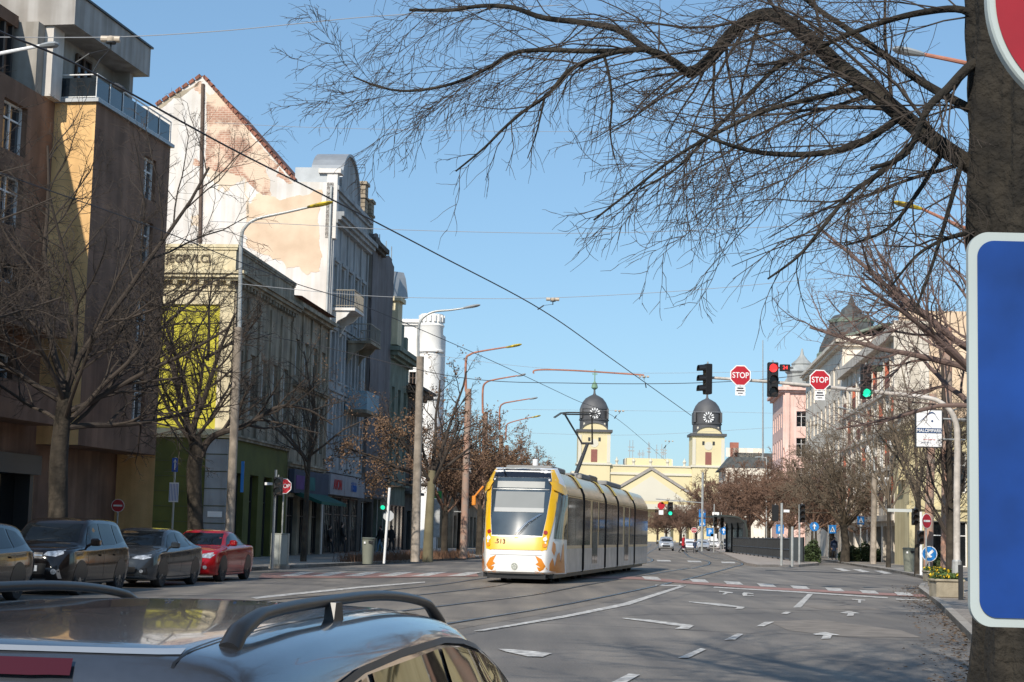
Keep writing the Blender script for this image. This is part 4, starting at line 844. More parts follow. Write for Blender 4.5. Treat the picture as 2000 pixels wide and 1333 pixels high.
def car(name, label, sp, mat, loc, rz, group=None, plate=None, ns=70, low=False):
    t = thing(name, label, 'car', loc, rz, group)
    mb = carsurf(sp, ns, 2 if low else 4); bo = mb.build('body', mat, t, smooth=True); bvh = BVHTree.FromPolygons([Vector(v) for v in mb.v], mb.f)
    st = .25 if low else .07
    for s, vw in ((1,'left'),(-1,'right')):
        for pl in sp['side']: panel(bvh, pl, vw, .006, CARGL, t, 'side_window', st)
        for x in (sp['fx'], sp['rx']): 
            b0 = ip(sp['bot'], x)+.012; r = sp.get('wr',.33)+.055; a0 = math.asin(max(-1,min(1,(b0-sp.get('wr',.33))/r)))
            arc = [(x+r*math.cos(a0+(math.pi-2*a0)*i/18), sp.get('wr',.33)+r*math.sin(a0+(math.pi-2*a0)*i/18)) for i in range(19)]
            panel(bvh, arc, vw, .004, BLACK, t, 'wheel_arch', .1)
        if not low:
            panel(bvh, [(sp['rx']+.36,ip(sp['bot'],0)+.012),(sp['fx']-.36,ip(sp['bot'],0)+.012),(sp['fx']-.38,ip(sp['bot'],0)+.10),(sp['rx']+.38,ip(sp['bot'],0)+.10)], vw, .006, BLACK, t, 'sill_trim', .2)
            for x in sp.get('doorx', []):
                panel(bvh, [(x,.34),(x+.012,.34),(x+.012,ip(sp['belt'],x)),(x,ip(sp['belt'],x))], vw, .003, BLACK, t, 'door_gap', .1)
            for x in sp.get('hx', []): panel(bvh, [(x,.80),(x+.2,.81),(x+.2,.845),(x,.835)], vw, .03, mat, t, 'door_handle', .1)
        mx = sp['mx']; y = ip(sp['hw'],mx)*.95; z = ip(sp['belt'],mx)+.05+sp.get('mz',0)
        m = MB(); m.bbox(mx-.09,mx+.08,y+.04 if s>0 else -y-.24,y+.24 if s>0 else -y-.04,z,z+.16,.035); m.tube([(mx,s*(y-.03),z-.0),(mx,s*(y+.08),z+.06)],.03,5); m.build('mirror', sp.get('mirmat',mat), t, smooth='auto')
        for pl in sp['lamp']: panel(bvh, [(s*a,b) for a,b in pl], 'front', .008, LAMPG, t, 'headlight', .06)
        for pl in sp['tail']: panel(bvh, [(s*a,b) for a,b in pl], 'back', .008, TAILR, t, 'tail_light', .06)
        for c in sp.get('fog', []): panel(bvh, [(s*c[0]+c[2]*math.cos(2*math.pi*i/10), c[1]+c[2]*math.sin(2*math.pi*i/10)) for i in range(10)], 'front', .014, LAMPG, t, 'fog_light', .06)
    panel(bvh, sp['screen'], 'front', .006, CARGL, t, 'windshield', st); panel(bvh, sp['rscreen'], 'back', .006, CARGL, t, 'rear_window', st)
    for pl, mm, nm in sp.get('front', []): panel(bvh, pl, 'front', .007, mm, t, nm, .08)
    if plate is not None:
        x = sp['L']/2+.012; m = MB(); m.box(x-.03,x+.012,-.26,.26,sp['pz'],sp['pz']+.12); pl_ = m.build('licence_plate', SWHITE, t)
        if plate: text('plate_text', plate, .1, INK, pl_, Matrix.Translation((x+.015,0,sp['pz']+.055)) @ Matrix.Rotation(R(90),4,'Z') @ Matrix.Rotation(R(90),4,'X'), .002)
    wheels(t, sp, low); return t, bvh
def mir(p): return p+[(-a,b) for a,b in reversed(p)]
suv = dict(L=4.18, wr=.34, fx=1.25, rx=-1.25, mx=.72, pz=.50,
 top=[(-2.09,.80),(-2.06,1.0),(-1.9,1.32),(-1.7,1.54),(-1.2,1.60),(0,1.61),(.35,1.57),(.62,1.42),(1.05,1.10),(1.3,1.055),(1.8,1.0),(1.98,.93),(2.07,.78),(2.09,.6)],
 belt=[(-2.09,.75),(-1.9,1.0),(-1.0,1.02),(.8,.97),(1.3,.96),(1.85,.9),(2.09,.58)], hw=[(-2.09,.62),(-2.0,.82),(-1.6,.885),(0,.89),(1.5,.885),(1.85,.84),(2.02,.72),(2.09,.6)],
 rhw=[(-2.09,.5),(-1.9,.62),(0,.66),(.5,.67),(1.05,.72),(1.5,.72),(2.09,.5)], bot=[(-2.09,.5),(-1.9,.3),(-1.5,.22),(1.5,.22),(1.95,.28),(2.09,.42)],
 side=[[(.80,1.03),(.42,1.43),(.1,1.50),(-.1,1.50),(-.1,1.03)],[(-.17,1.03),(-.17,1.50),(-.95,1.49),(-1.0,1.05)],[(-1.08,1.06),(-1.05,1.48),(-1.4,1.44),(-1.62,1.12)]],
 screen=mir([(.68,1.10),(.60,1.48)]), rscreen=mir([(.6,1.08),(.52,1.42)]),
 lamp=[[(.36,.83),(.60,.80),(.74,.86),(.74,.94),(.42,.90)]], tail=[[(.5,.85),(.72,.85),(.74,1.02),(.55,1.0)]], fog=[(.60,.50,.055)], doorx=[-.14,.85,-1.02], hx=[-.05,-.95],
 front=[(mir([(.34,.76),(.34,.88)]), BLACK,'grille'), (mir([(.34,.815),(.34,.832)]), CHROME,'grille_bar'), (mir([(.42,.44),(.45,.66)]), BLACK,'lower_grille'), ([(.68,.36),(.74,.36),(.70,.56),(.64,.52)], CHROME,'fog_trim'), ([(-.68,.36),(-.74,.36),(-.70,.56),(-.64,.52)], CHROME,'fog_trim'), (mir([(.40,.32),(.43,.35)]), CHROME,'skid_plate')])
hatch = dict(L=4.55, wr=.33, fx=1.36, rx=-1.36, mx=.78, pz=.42,
 top=[(-2.27,.80),(-2.2,.98),(-1.95,1.10),(-1.4,1.29),(-.8,1.40),(-.1,1.43),(.3,1.39),(.62,1.27),(1.10,1.0),(1.4,.945),(1.9,.84),(2.15,.73),(2.27,.52)],
 belt=[(-2.27,.76),(-2.0,.97),(-1,.95),(.8,.89),(1.4,.87),(1.95,.76),(2.27,.48)], hw=[(-2.27,.62),(-2.15,.83),(-1.7,.89),(0,.9),(1.5,.89),(1.9,.84),(2.15,.7),(2.27,.55)],
 rhw=[(-2.27,.5),(-1.9,.55),(-.5,.62),(.3,.63),(1.1,.72),(1.6,.72),(2.27,.5)], bot=[(-2.27,.45),(-2,.25),(-1.5,.17),(1.5,.17),(2.1,.2),(2.27,.36)],
 side=[[(.86,.96),(.42,1.25),(.05,1.33),(-.08,1.33),(-.08,.96)],[(-.14,.96),(-.14,1.33),(-.7,1.31),(-.95,1.22),(-.98,.99)],[(-1.05,1.0),(-1.02,1.19),(-1.42,1.06),(-1.45,1.02)]],
 screen=mir([(.69,1.0),(.56,1.34)]), rscreen=mir([(.6,1.12),(.5,1.34)]),
 lamp=[[(.36,.70),(.62,.67),(.78,.72),(.76,.79),(.45,.76)]], tail=[[(.5,.85),(.76,.85),(.74,.98),(.5,.95)]], fog=[(.62,.40,.04)], doorx=[-.11,.9,-1.0], hx=[-.02,-.9],
 front=[(mir([(.35,.70),(.35,.745)]), BLACK,'grille'), (mir([(.45,.28),(.52,.50)]), BLACK,'lower_grille'), ([(.56,.30),(.74,.34),(.72,.47),(.60,.46)], BLACK,'fog_housing'), ([(-.56,.30),(-.74,.34),(-.72,.47),(-.60,.46)], BLACK,'fog_housing'), (mir([(.55,.255),(.58,.275)]), CHROME,'splitter')])
coupe = dict(hatch); coupe.update(L=4.35, fx=1.32, rx=-1.26, wr=.335,
 top=[(-2.17,.78),(-2.1,.94),(-1.85,1.02),(-1.4,1.10),(-.9,1.32),(-.45,1.39),(.1,1.39),(.5,1.24),(1.0,.99),(1.3,.94),(1.8,.86),(2.03,.74),(2.17,.55)],
 belt=[(-2.17,.74),(-1.9,.95),(-1,.96),(.8,.92),(1.3,.88),(1.8,.8),(2.17,.5)], hw=[(-2.17,.6),(-2.05,.82),(-1.6,.88),(0,.88),(1.4,.88),(1.8,.83),(2.05,.7),(2.17,.55)],
 bot=[(-2.17,.42),(-1.9,.24),(-1.5,.17),(1.5,.17),(2.0,.2),(2.17,.34)],
 side=[[(.75,.98),(.32,1.22),(-.05,1.31),(-.45,1.32),(-.75,1.24),(-1.12,1.03),(-1.1,1.0)]],
 screen=mir([(.66,.99),(.55,1.31)]), rscreen=mir([(.55,1.08),(.48,1.28)]), lamp=[[(.42,.66),(.68,.64),(.78,.74),(.72,.80),(.48,.76)]], fog=[(.58,.40,.05)], doorx=[-.55,.85], hx=[-.45],
 front=[(mir([(.34,.60),(.38,.72)]), BLACK,'grille'), (mir([(.34,.655),(.36,.67)]), CHROME,'grille_bar'), (mir([(.42,.24),(.45,.44)]), BLACK,'lower_grille')])
PB = paint('dark_brown_metallic', (.012,.010,.010), .0); PG = paint('slate_grey_metallic', (.045,.053,.062), .25); PR = paint('red_paint', (.34,.006,.010), .0, .13); PD = paint('dark_grey_metallic', (.02,.019,.019), .1)
def carline(Y): return -9.17+.105*(Y-41.4)
crz = lambda dd=0: R(-90-6+dd)          # nose towards the camera
def put(spec, Yfront, off=0): 
    Y = Yfront+spec['L']/2; return (carline(Y)+off, Y, 0)
car('parked_car', 'dark brown SUV with chrome grille bar parked second from the left edge', suv, PB, put(suv,34.9), crz(), 'cars parked along the left kerb', plate='BG')
car('parked_car', 'slate grey sedan parked between the dark SUV and the red car', hatch, PG, put(hatch,40.4), crz(), 'cars parked along the left kerb')
car('parked_car', 'red two door coupe parked last in the row at the left kerb', coupe, PR, put(coupe,45.9), crz(), 'cars parked along the left kerb')
est = dict(suv); est.update(L=4.6, top=[(-2.3,.8),(-2.27,1.0),(-2.1,1.25),(-1.85,1.42),(-1.2,1.48),(0,1.50),(.35,1.46),(.62,1.33),(1.15,1.03),(1.4,1.0),(1.9,.92),(2.15,.86),(2.28,.72),(2.3,.6)],
 belt=[(-2.3,.75),(-2.1,.95),(-1.0,.96),(.8,.92),(1.3,.9),(1.95,.82),(2.3,.58)], hw=[(-2.3,.62),(-2.2,.80),(-1.7,.87),(0,.88),(1.5,.87),(2.0,.82),(2.2,.7),(2.3,.6)], rhw=[(-2.3,.5),(-1.9,.58),(0,.62),(.5,.63),(1.05,.7),(1.5,.7),(2.3,.5)], bot=[(-2.3,.5),(-2.1,.3),(-1.5,.2),(1.5,.2),(2.1,.26),(2.3,.42)],
 side=[[(.85,.98),(.45,1.30),(.1,1.39),(-.1,1.39),(-.1,.98)],[(-.17,.98),(-.17,1.39),(-.95,1.37),(-1.0,1.0)],[(-1.08,1.0),(-1.05,1.36),(-1.5,1.30),(-1.85,1.08)]], screen=mir([(.66,1.05),(.56,1.38)]), rscreen=mir([(.58,1.03),(.5,1.32)]))
car('parked_car', 'dark estate car cut off by the left edge of the view', est, PD, put(est,29.3,-.15), crz(), 'cars parked along the left kerb')
# far traffic beyond the tram
FW = paint('silver_paint', (.5,.51,.53), .4); FWW = paint('white_car_paint', (.75,.75,.76), .05)
fars = [(1301,1076,suv,FW,0,'silver car facing the camera just beyond the tram'), (1347,1078,hatch,FWW,0,'white car between the red coated walker and the island'), (1372,1076,hatch,FW,1,'silver car in the queue behind the white car'), (1392,1075,suv,FWW,2,'pale car queuing beside the island kerb'), (1423,1074,suv,PD,3,'dark car beside the curved shelter'), (1386,1070,hatch,FWW,4,'small white car farthest in the queue')]
for px, py, spc, mt_, k, lb in fars:
    g = G(px, py+ (0 if k < 3 else 1)); car('distant_car', lb, spc, mt_, (g.x, g.y, 0), R(-90-5), 'cars waiting far down the street', ns=28, low=True)
# ---- foreground car, seen over its roof
fgs = dict(L=4.5, wr=.32, fx=1.35, rx=-1.3, mx=.95, pz=.5, H=1.25,
 top=[(-2.25,.74),(-2.22,.86),(-2.05,.98),(-1.93,1.10),(-1.87,1.20),(-1.80,1.246),(-1.68,1.262),(-1.4,1.275),(-1.1,1.282),(-.7,1.283),(-.1,1.278),(.5,1.238),(.95,1.13),(1.5,.93),(1.68,.86),(2.0,.77),(2.15,.70),(2.25,.5)],
 belt=[(-2.25,.68),(-2.1,.83),(-1,.83),(.8,.80),(1.4,.78),(2.0,.68),(2.25,.46)], hw=[(-2.25,.66),(-2.15,.80),(-1.7,.86),(0,.87),(1.5,.86),(2.0,.8),(2.15,.7),(2.25,.55)],
 rhw=[(-2.25,.55),(-2.05,.62),(-1.5,.65),(-.5,.66),(.5,.66),(1.2,.70),(1.6,.72),(2.25,.5)], bot=[(-2.25,.42),(-2.05,.26),(-1.5,.17),(1.5,.17),(2.0,.2),(2.25,.36)],
 side=[[(1.35,.88),(.85,1.07),(.4,1.125),(.05,1.145),(.05,.86)],[(-.02,.86),(-.02,1.145),(-.9,1.14),(-.92,.88)],[(-.99,.88),(-.97,1.135),(-1.45,1.09),(-1.8,.93)]],
 screen=mir([(.62,.90),(.55,1.17)]), mz=-.16, rscreen=mir([(.62,.80),(.50,1.06)]), lamp=[[(.4,.6),(.7,.58),(.74,.7),(.5,.68)]], tail=[[(.6,.6),(.8,.6),(.78,.8),(.62,.78)]], doorx=[.0,1.05,-1.0], hx=[.1,-.85])
FG = paint('graphite_metallic', (.085,.095,.115), .6, .2)  # graphite paint tinted blue for the sky reflected in the roof
frz = R(90-8.8); fo = Vector((-.885, 5.34, 0)); fc, fb = car('foreground_car', 'graphite estate car with black roof rails in the near foreground', fgs, FG, fo, frz, ns=150)
def rooftop(x, y):
    h = fb.ray_cast(Vector((x,y,9)), Vector((0,0,-1))); return h[0].z if h[0] else 1.2
RAILM = M('rail_black', (.02,.02,.021), rough=.38, var=0)
for s in (1,-1):
    m = MB(); pts = []; rr = []; y0 = s*.545
    for i in range(41):
        x = -1.60+2.42*i/40; t = i/40; z0 = rooftop(x, y0); rise = .048*min(1, (min(t,1-t)/.10))**.55 if 0 < t < 1 else -.01
        pts.append((x, y0-s*.02*math.sin(math.pi*t), z0+rise)); rr.append(.0155+.010*(1-min(1,min(t,1-t)/.12)))
    m.tube(pts, rr, 12); 
    x = -.72; z0 = rooftop(x,y0); m.prism([(x-.05,y0-.014,z0-.01),(x+.06,y0-.014,z0-.01),(x+.035,y0-.014,z0+.046),(x-.03,y0-.014,z0+.046)], (0,.028,0)); m.build('roof_rail', RAILM, fc, smooth='auto')
panel(fb, [(-.31,1.192),(.28,1.192),(.27,1.222),(-.30,1.222)], 'back', .012, M('brake_light_red',(.05,.002,.003),rough=.3,var=0,coat=.5), fc, 'brake_light', .04)
panel(fb, mir([(.50,1.236),(.49,1.245)]), 'back', .004, M('seam_glint',(.5,.5,.5),rough=.2,metal=.5,var=0), fc, 'tailgate_seam_glint', .04)  # pale tailgate seam, sun glint put into its colour
for s in (1,-1): panel(fb, [(-1.9,s*.50),(.5,s*.515),(.5,s*.522),(-1.9,s*.507)], 'top', .003, BLACK, fc, 'roof_gutter', .08)
for s, vw in ((1,'left'),(-1,'right')):
    panel(fb, [(1.46,.86),(.92,1.09),(.45,1.150),(.12,1.172),(-.5,1.175),(-1.0,1.162),(-1.5,1.115),(-1.9,.94),(-1.88,.92),(-1.48,1.10),(-.98,1.145),(-.5,1.156),(.12,1.155),(.44,1.133),(.90,1.072),(1.42,.85)], vw, .008, BLACK, fc, 'window_trim', .08)
# ------------------------------------------------------------------ tram
p1, p2 = G(1101,1122,.3), G(1270,1100,.3); td = (p2-p1); td.z = 0; TL = td.length; td.normalize(); tang = math.degrees(math.atan2(td.x, td.y))
nrm = Vector((-td.y, td.x, 0)); org = p1-td*1.15+nrm*1.325; org.z = 0       # nose tip on the centre line; local x runs back along the tram
t = thing('tram', 'yellow, white and silver five section tram numbered 513 coming up the street', 'tram', org, R(90-tang))
TWH = M('tram_white', (.80,.79,.77), rough=.25, var=.04, coat=.6); TYE = M('tram_yellow', (.80,.46,.012), rough=.28, var=.05, coat=.6); TOR = M('tram_orange', (.70,.24,.02), rough=.3, var=.06, coat=.5)
TSI = M('tram_silver_reflection_tint', (.74,.58,.33), rough=.25, metal=.3, var=.12, scale=.8); TGL = M('tram_side_glass', (.16,.15,.13), rough=.06, metal=.35, var=.5, scale=2.2, spec=1); TDK = M('tram_black', (.010,.012,.02), rough=.15, var=0, coat=.5)  # silver panels coloured tan to carry the yellowish street reflection
TSH = M('tram_windshield', (.035,.05,.065), rough=.04, var=.4, scale=1.5, spec=1, coat=1)
lev = [(.30,.12,1.10),(.36,.03,1.14),(.7,.0,1.16),(1.05,.03,1.17),(1.4,.12,1.18),(2.0,.33,1.19),(2.7,.58,1.16),(3.2,.76,1.09),(3.45,.90,1.0),(3.55,1.05,.9),(3.58,1.5,.8)]
mb = MB(); NP = 13; V = []
for z, xf, wf in lev:
    hw_ = 1.325 if z < 2.7 else (1.325-(z-2.7)*.30 if z < 3.3 else 1.12-(z-3.3)*.5); wf *= .84; half = smooth([(xf,0.0),(xf+.01,wf*.45),(xf+.04,wf*.8),(xf+.17,wf*1.0),((xf+1.75)/2,(wf+hw_)/2+.045),(1.7,hw_)], 4)
    ring = [(x,-y) for x,y in reversed(half)]+half[1:]; V += [(x,y,z) for x,y in ring]; NR = len(ring)
mb.add(V, [(i*NR+j,(i+1)*NR+j,(i+1)*NR+j+1,i*NR+j+1) for i in range(len(lev)-1) for j in range(NR-1)]); mb.add([V[(len(lev)-1)*NR+j] for j in range(NR)], [tuple(range(NR))]); mb.add([V[j] for j in range(NR)], [tuple(range(NR))])
# panels expect the nose facing +x, so drape in a mirrored copy
fl = [(-v[0],v[1],v[2]) for v in mb.v]; tb_ = BVHTree.FromPolygons([Vector(v) for v in fl], mb.f)
mb.build('cab', TWH, t, smooth='auto')
def tp_(poly, mat, name, lift=.008, view='front', par=None, label=None):
    o = panel(tb_, poly, view, lift, mat, None, name, .12, label)
    for v in o.data.vertices: v.co.x = -v.co.x
    o.parent = par or t; return o
def sw(p): return [(-a,b) for a,b in p]
ws = mir([(.78,1.46),(.86,2.0),(.93,2.9),(.91,3.24)]); W_ = tp_(ws, TSH, 'windshield', .012)
tp_(mir([(.74,2.92),(.74,3.12)]), M('display_grey',(.30,.31,.30),rough=.5,var=.1), 'destination_display', .022, par=W_)
tp_(mir([(.76,2.30),(.76,2.80)]), M('sun_blind',(.22,.235,.24),rough=.7,var=.06), 'sun_blind', .022, par=W_); tp_(mir([(.77,2.17),(.77,2.30)]), M('sun_blind_hem',(.42,.43,.43),rough=.7,var=.05), 'sun_blind_hem', .022, par=W_)
tp_(mir([(.88,2.865),(.88,2.885)]), GALV, 'blind_rail', .024, par=W_)
tp_(mir([(.90,3.25),(.84,3.50)]), TDK, 'roof_brow', .014)
for s in (1,-1):
    tp_([(s*a,b) for a,b in [(.79,1.40),(.87,2.0),(.94,2.9),(.915,3.25),(.85,3.5),(.93,3.52),(1.09,3.2),(1.12,2.7),(1.07,2.0),(1.0,1.5),(.93,1.04),(.78,1.0)]], TYE, 'yellow_pillar', .015)
    for z, mt_, nm in ((1.56,M('lens_red',(.35,.03,.02),rough=.2,var=0,coat=1),'marker_light'),(1.36,M('lens_white',(.8,.8,.75),rough=.15,var=0,coat=1),'headlight'),(1.17,M('lens_amber',(.8,.28,.03),rough=.2,var=0,coat=1),'indicator')):
        tp_([(s*.87+.06*math.cos(2*math.pi*i/14),z+.062*math.sin(2*math.pi*i/14)) for i in range(14)], mt_, nm, .024)
tp_(mir([(.79,1.02),(.80,1.42)]), TYE, 'yellow_front_panel', .016)
for s in (1,-1):
    for pl in ([(.60,.86),(.80,.76),(.96,.46),(.98,.33),(.80,.33),(.70,.42),(.66,.52),(.78,.50),(.62,.60),(.70,.66)], [(.60,.40),(.74,.36),(.66,.33),(.60,.34)]):
        tp_([(s*a,b) for a,b in pl], TOR, 'orange_leaf_pattern', .010)
tp_(mir([(.80,.862),(.80,.874)]), M('panel_gap',(.25,.25,.26),var=0), 'bumper_gap', .006); 
tp_([(.03+.10*math.cos(2*math.pi*i/18),.52+.11*math.sin(2*math.pi*i/18)) for i in range(18)], M('crest_grey',(.42,.44,.40),var=.4,scale=18), 'city_crest', .010)
for a_ in range(5): tp_([(.03+.05*math.cos(1.57+a_*1.256)+.022*math.cos(i*1.57),.52+.055*math.sin(1.57+a_*1.256)+.022*math.sin(i*1.57)) for i in range(4)], M('crest_pale',(.66,.67,.62),var=0), 'crest_detail', .014)
text('fleet_number', '.513', .20, M('number_brown',(.22,.11,.05),var=0), t, Matrix.Translation((.055,.50,1.27)) @ Matrix.Rotation(R(-96),4,'Z') @ Matrix.Rotation(R(84),4,'X'), .004)
# side view of the nose: glazing of the cab and orange pattern
for vw in ('left','right'):
    tp_([(-.50,1.38),(-1.66,1.36),(-1.66,2.72),(-1.05,2.78),(-.85,2.5)], TGL, 'cab_side_window', .010, vw)
    tp_([(-.55,2.95),(-1.35,2.72),(-1.6,2.8),(-1.6,2.95),(-1.1,3.1),(-.8,3.12)], TYE, 'mirror_fairing', .05, vw)
    tp_([(-.36,1.02),(-.46,1.30),(-.62,1.22),(-.64,1.02),(-.52,.86)], TOR, 'orange_leaf_pattern', .008, vw); tp_([(-.30,.34),(-.26,.62),(-.42,.80),(-.60,.52),(-.74,.90),(-.92,.98),(-1.05,.66),(-1.2,1.15),(-1.34,1.25),(-1.4,.8),(-1.52,.34)], TOR, 'orange_leaf_pattern', .010, vw)
# modules
cuts = [1.7, 5.45, 11.5, 15.5, 21.8, 27.7]
BEL = M('bellows_rubber', (.012,.012,.012), rough=1, var=0, spec=.05); YH = M('hoop_yellow', (.85,.55,.03), rough=.5, var=.05)
PRF = [(1.29,.30),(1.325,.38),(1.325,2.72),(1.31,2.86),(1.23,3.05),(1.10,3.25),(.98,3.40),(.85,3.47),(0,3.50)]
def hull(x0, x1, mat, name, grow=0., zlo=None):
    m = MB(); full = [(y+grow if y>0 else 0,z+(grow if z>3.4 else 0)) for y,z in PRF]; full = full+[(-y,z) for y,z in reversed(full[:-1])]; n_ = len(full)
    m.add([(x0,y,z) for y,z in full]+[(x1,y,z) for y,z in full], [(i,i+1,n_+i+1,n_+i) for i in range(n_-1)]+[tuple(range(n_)),tuple(range(n_,2*n_)),(0,n_,2*n_-1,n_-1)]); return m.build(name, mat, t, smooth='auto')
for i in range(5):
    a, b_ = cuts[i]+(0 if i==0 else .13), cuts[i+1]-.13
    hull(a, b_, TSI, 'body_section')
    if i < 4: hull(cuts[i+1]-.24, cuts[i+1]+.24, BEL, 'gangway_bellows', .014)
    # yellow hoop at each joint
    if i < 4:
        m = MB(); 
        for x0, x1 in ((cuts[i+1]-.62, cuts[i+1]+.05),):
            P = [(y+.035 if y else 0,z+.03) for y,z in PRF[4:]]; P = P+[(-y,z) for y,z in reversed(P[:-1])]; n_ = len(P); m.add([(x0,y,z) for y,z in P]+[(x1,y,z) for y,z in P], [(j,j+1,n_+j+1,n_+j) for j in range(n_-1)])
        m.build('yellow_hoop', YH, t)
    for s in (1,-1):
        L_ = b_-a; door = i in (1,3)
        m = MB(); y = 1.327
        if door: panes = [(a+.15,a+1.55),(a+L_/2-.72,a+L_/2-.03),(a+L_/2+.03,a+L_/2+.72),(b_-1.75,b_-.15)]
        else: panes = [(a+.12,a+L_/2-.04),(a+L_/2+.04,b_-.12)]
        for k, (u0,u1) in enumerate(panes):
            isd = door and k in (1,2); z0 = .55 if isd else 1.2
            mm = MB(); mm.box(u0,u1,s*y if s>0 else -y-.012,s*y+.012 if s>0 else -y,z0,2.68); mm.build('door' if isd else 'window', TGL, t)
            mm = MB(); mm.box(u0-.02,u1+.02,(y-.002) if s>0 else -y-.006,y+.006 if s>0 else -y+.002,z0-.02,2.70); mm.build('window_seal', TDK, t)
        mm = MB(); mm.box(a+.02,b_-.02,y-.001 if s>0 else -y-.004,y+.004 if s>0 else -y+.001,.33,1.08); mm.build('lower_panel', M('tram_lower_panel',(.62,.60,.57),rough=.22,metal=.2,var=.15,scale=1.5), t)
        mm = MB(); mm.box(a,b_,y-.001 if s>0 else -y-.008,y+.008 if s>0 else -y+.001,2.735,2.75); mm.build('cant_rail_gap', TDK, t)
m = MB(); m.box(.6,27.5,-1.1,1.1,.17,.31); m.box(.2,.7,-.9,.9,.15,.29); m.build('underframe', BLACK, t)
for x in (3,8.4,18.6,24.5):
    for s in (-.72,.72):
        for dx in (-.9,.9): m = MB(); m.lathe((x+dx,s,.30), [(.28,-.07),(.30,-.04),(.30,.07)], 18, 0, 'y'); m.build('wheel', RUBBER, t)
for e_ in ((2.1,5.0,-.75,.75,3.5,3.68),(6.0,6.9,-.8,.8,3.5,3.61),(8.6,11,-.8,.8,3.5,3.70),(16,21,-.8,.8,3.5,3.7)): MB().bbox(*e_,.04).build('roof_equipment', M('roof_grey',(.25,.25,.25),var=.2), t, smooth='auto')
m = MB(); m.lathe((3.6,.05,3.65), [(.09,0),(.09,.28),(.05,.3)], 10); m.build('roof_antenna', SWHITE, t)
m = MB(); m.tube([(.9,-.55,3.52),(.95,0,3.56),(.9,.55,3.52)],.02,5); m.tube([(.55,.55,3.50),(.95,.62,3.54)],.03,5); m.build('roof_bar', GALV, t)
m = MB()
for d_ in (0,.05): m.tube([(-.02,.02+d_,1.46),(.18,-.32+d_,1.85),(.36,-.72+d_,2.12)], .012, 5)
m.build('wiper', CHROME, t)
for s in (1,):
    m = MB(); m.tube([(1.1,s*1.28,2.95),(.8,s*1.5,2.6)], .03, 6); m.bbox(.76,.84,s*1.5-.06,s*1.5+.06,2.35,2.65,.02); m.build('mirror', TOR, t, smooth='auto')
pz = 3.75; m = MB(); m.box(12.4,14.6,-.6,.6,pz-.2,pz); m.tube([(12.5,-.55,pz),(14.5,-.55,pz)],.04,5); m.tube([(12.5,.55,pz),(14.5,.55,pz)],.04,5); m.build('pantograph_base', DKMET, t)
m = MB(); m.tube([(13.0,.05,pz),(13.9,-.28,5.05)], [.085,.065], 8); m.tube([(13.9,-.50,5.05),(13.9,-.02,5.05)], .05, 6)
m.tube([(13.9,-.06,5.05),(13.2,.52,6.12)], [.035,.026], 6); m.tube([(13.9,-.46,5.05),(13.2,-.52,6.12)], [.035,.026], 6)
m.tube([(13.95,.0,5.1),(13.25,.56,6.1)], .013, 4); m.tube([(13.2,-.6,6.12),(13.2,.62,6.12)], .03, 5)
for dx in (-.14,.14): m.tube([(13.2+dx,-.9,5.98),(13.2+dx,-.68,6.16),(13.2+dx,-.4,6.19),(13.2+dx,.4,6.19),(13.2+dx,.68,6.16),(13.2+dx,.95,5.98)], .020, 6)
m.build('pantograph', DKMET, t)
# driver
m = MB(); m.lathe((1.5,-.45,1.9), [(.06,-.5),(.22,-.45),(.24,0),(.1,.14),(.09,.2),(.12,.3),(.09,.42),(.02,.45)], 10); 
# ------------------------------------------------------------------ lamp poles
LYEL = M('lamp_yellow', (.62,.45,.03), rough=.5, var=.5, scale=5, dirt=(.12,.1,.02)); LGRY = M('lamp_grey', (.30,.32,.33), rough=.4, var=.1)
BARKC = M('pole_concrete', (.40,.345,.29), rough=.9, var=.35, scale=3, bump=.4, streak=.3); RPOLE = M('rust_stained_concrete', (.36,.20,.14), rough=.9, var=.35, scale=2.5, bump=.3, dirt=(.30,.24,.2))
def lamp_pole(label, Y, bpx, conc, steel, head, pm, hm, rc=.17, rs=.055, sm=None, headback=False):
    g = at(bpx, 1050, Y); base = Vector((g.x, Y, .12)); t = thing('lamp_pole', label, 'street lamp', base, 0, 'lamp poles along the street')
    L = lambda p: at(p[0],p[1],Y)-base
    if conc: c = L(conc); m = MB(); m.tube([(0,0,0),c*.5,c], [rc*1.25,rc*1.1,rc], 12); m.build('pole', pm, t, smooth='auto')
    S_ = [L(p) for p in steel]
    if not conc: S_ = [Vector((0,0,0))]+S_
    S_ = [Vector(p) for p in smooth([tuple(p) for p in S_], 4)]; m = MB(); m.tube(S_, [rs*(1.3-.6*i/len(S_)) for i in range(len(S_))], 8); m.build('arm', sm or (pm if not conc else GALV), t, smooth='auto')
    a, b = L(head[0]), L(head[1]); d = (b-a); Lh = d.length; d.normalize(); up = Vector((0,0,1)); 
    m = MB(); 
    secs = [(0,.05,.04),(.15,.09,.06),(.55,.15,.08),(.85,.14,.07),(1,.05,.03)]; V = []
    for s_, w_, h_ in secs:
        c = a+(b-a)*s_; 
        for j in range(8): q = 2*math.pi*j/8; V.append(c+Vector((0,1,0))*w_*math.cos(q)+up*h_*math.sin(q))
    m.add(V, [(i*8+j,i*8+(j+1)%8,(i+1)*8+(j+1)%8,(i+1)*8+j) for i in range(4) for j in range(8)]+[tuple(range(8)),tuple(range(32,40))]); m.build('lamp_head', hm, t, smooth='auto'); return t
lamp_pole('grey concrete pole in front of the cream corner building with yellow lamp head', 55, 448, (466,640), [(467,655),(469,560),(471,470),(479,444),(502,428),(555,416),(604,405)], [(600,405),(650,395)], BARKC, LYEL, rc=.125)
lamp_pole('tall concrete lamp pole left of the tram, grey lamp head', 78, 812, (821,697), [(817,705),(817,650),(823,625),(845,610),(880,606),(908,602)], [(905,602),(938,596)], BARKC, LGRY)
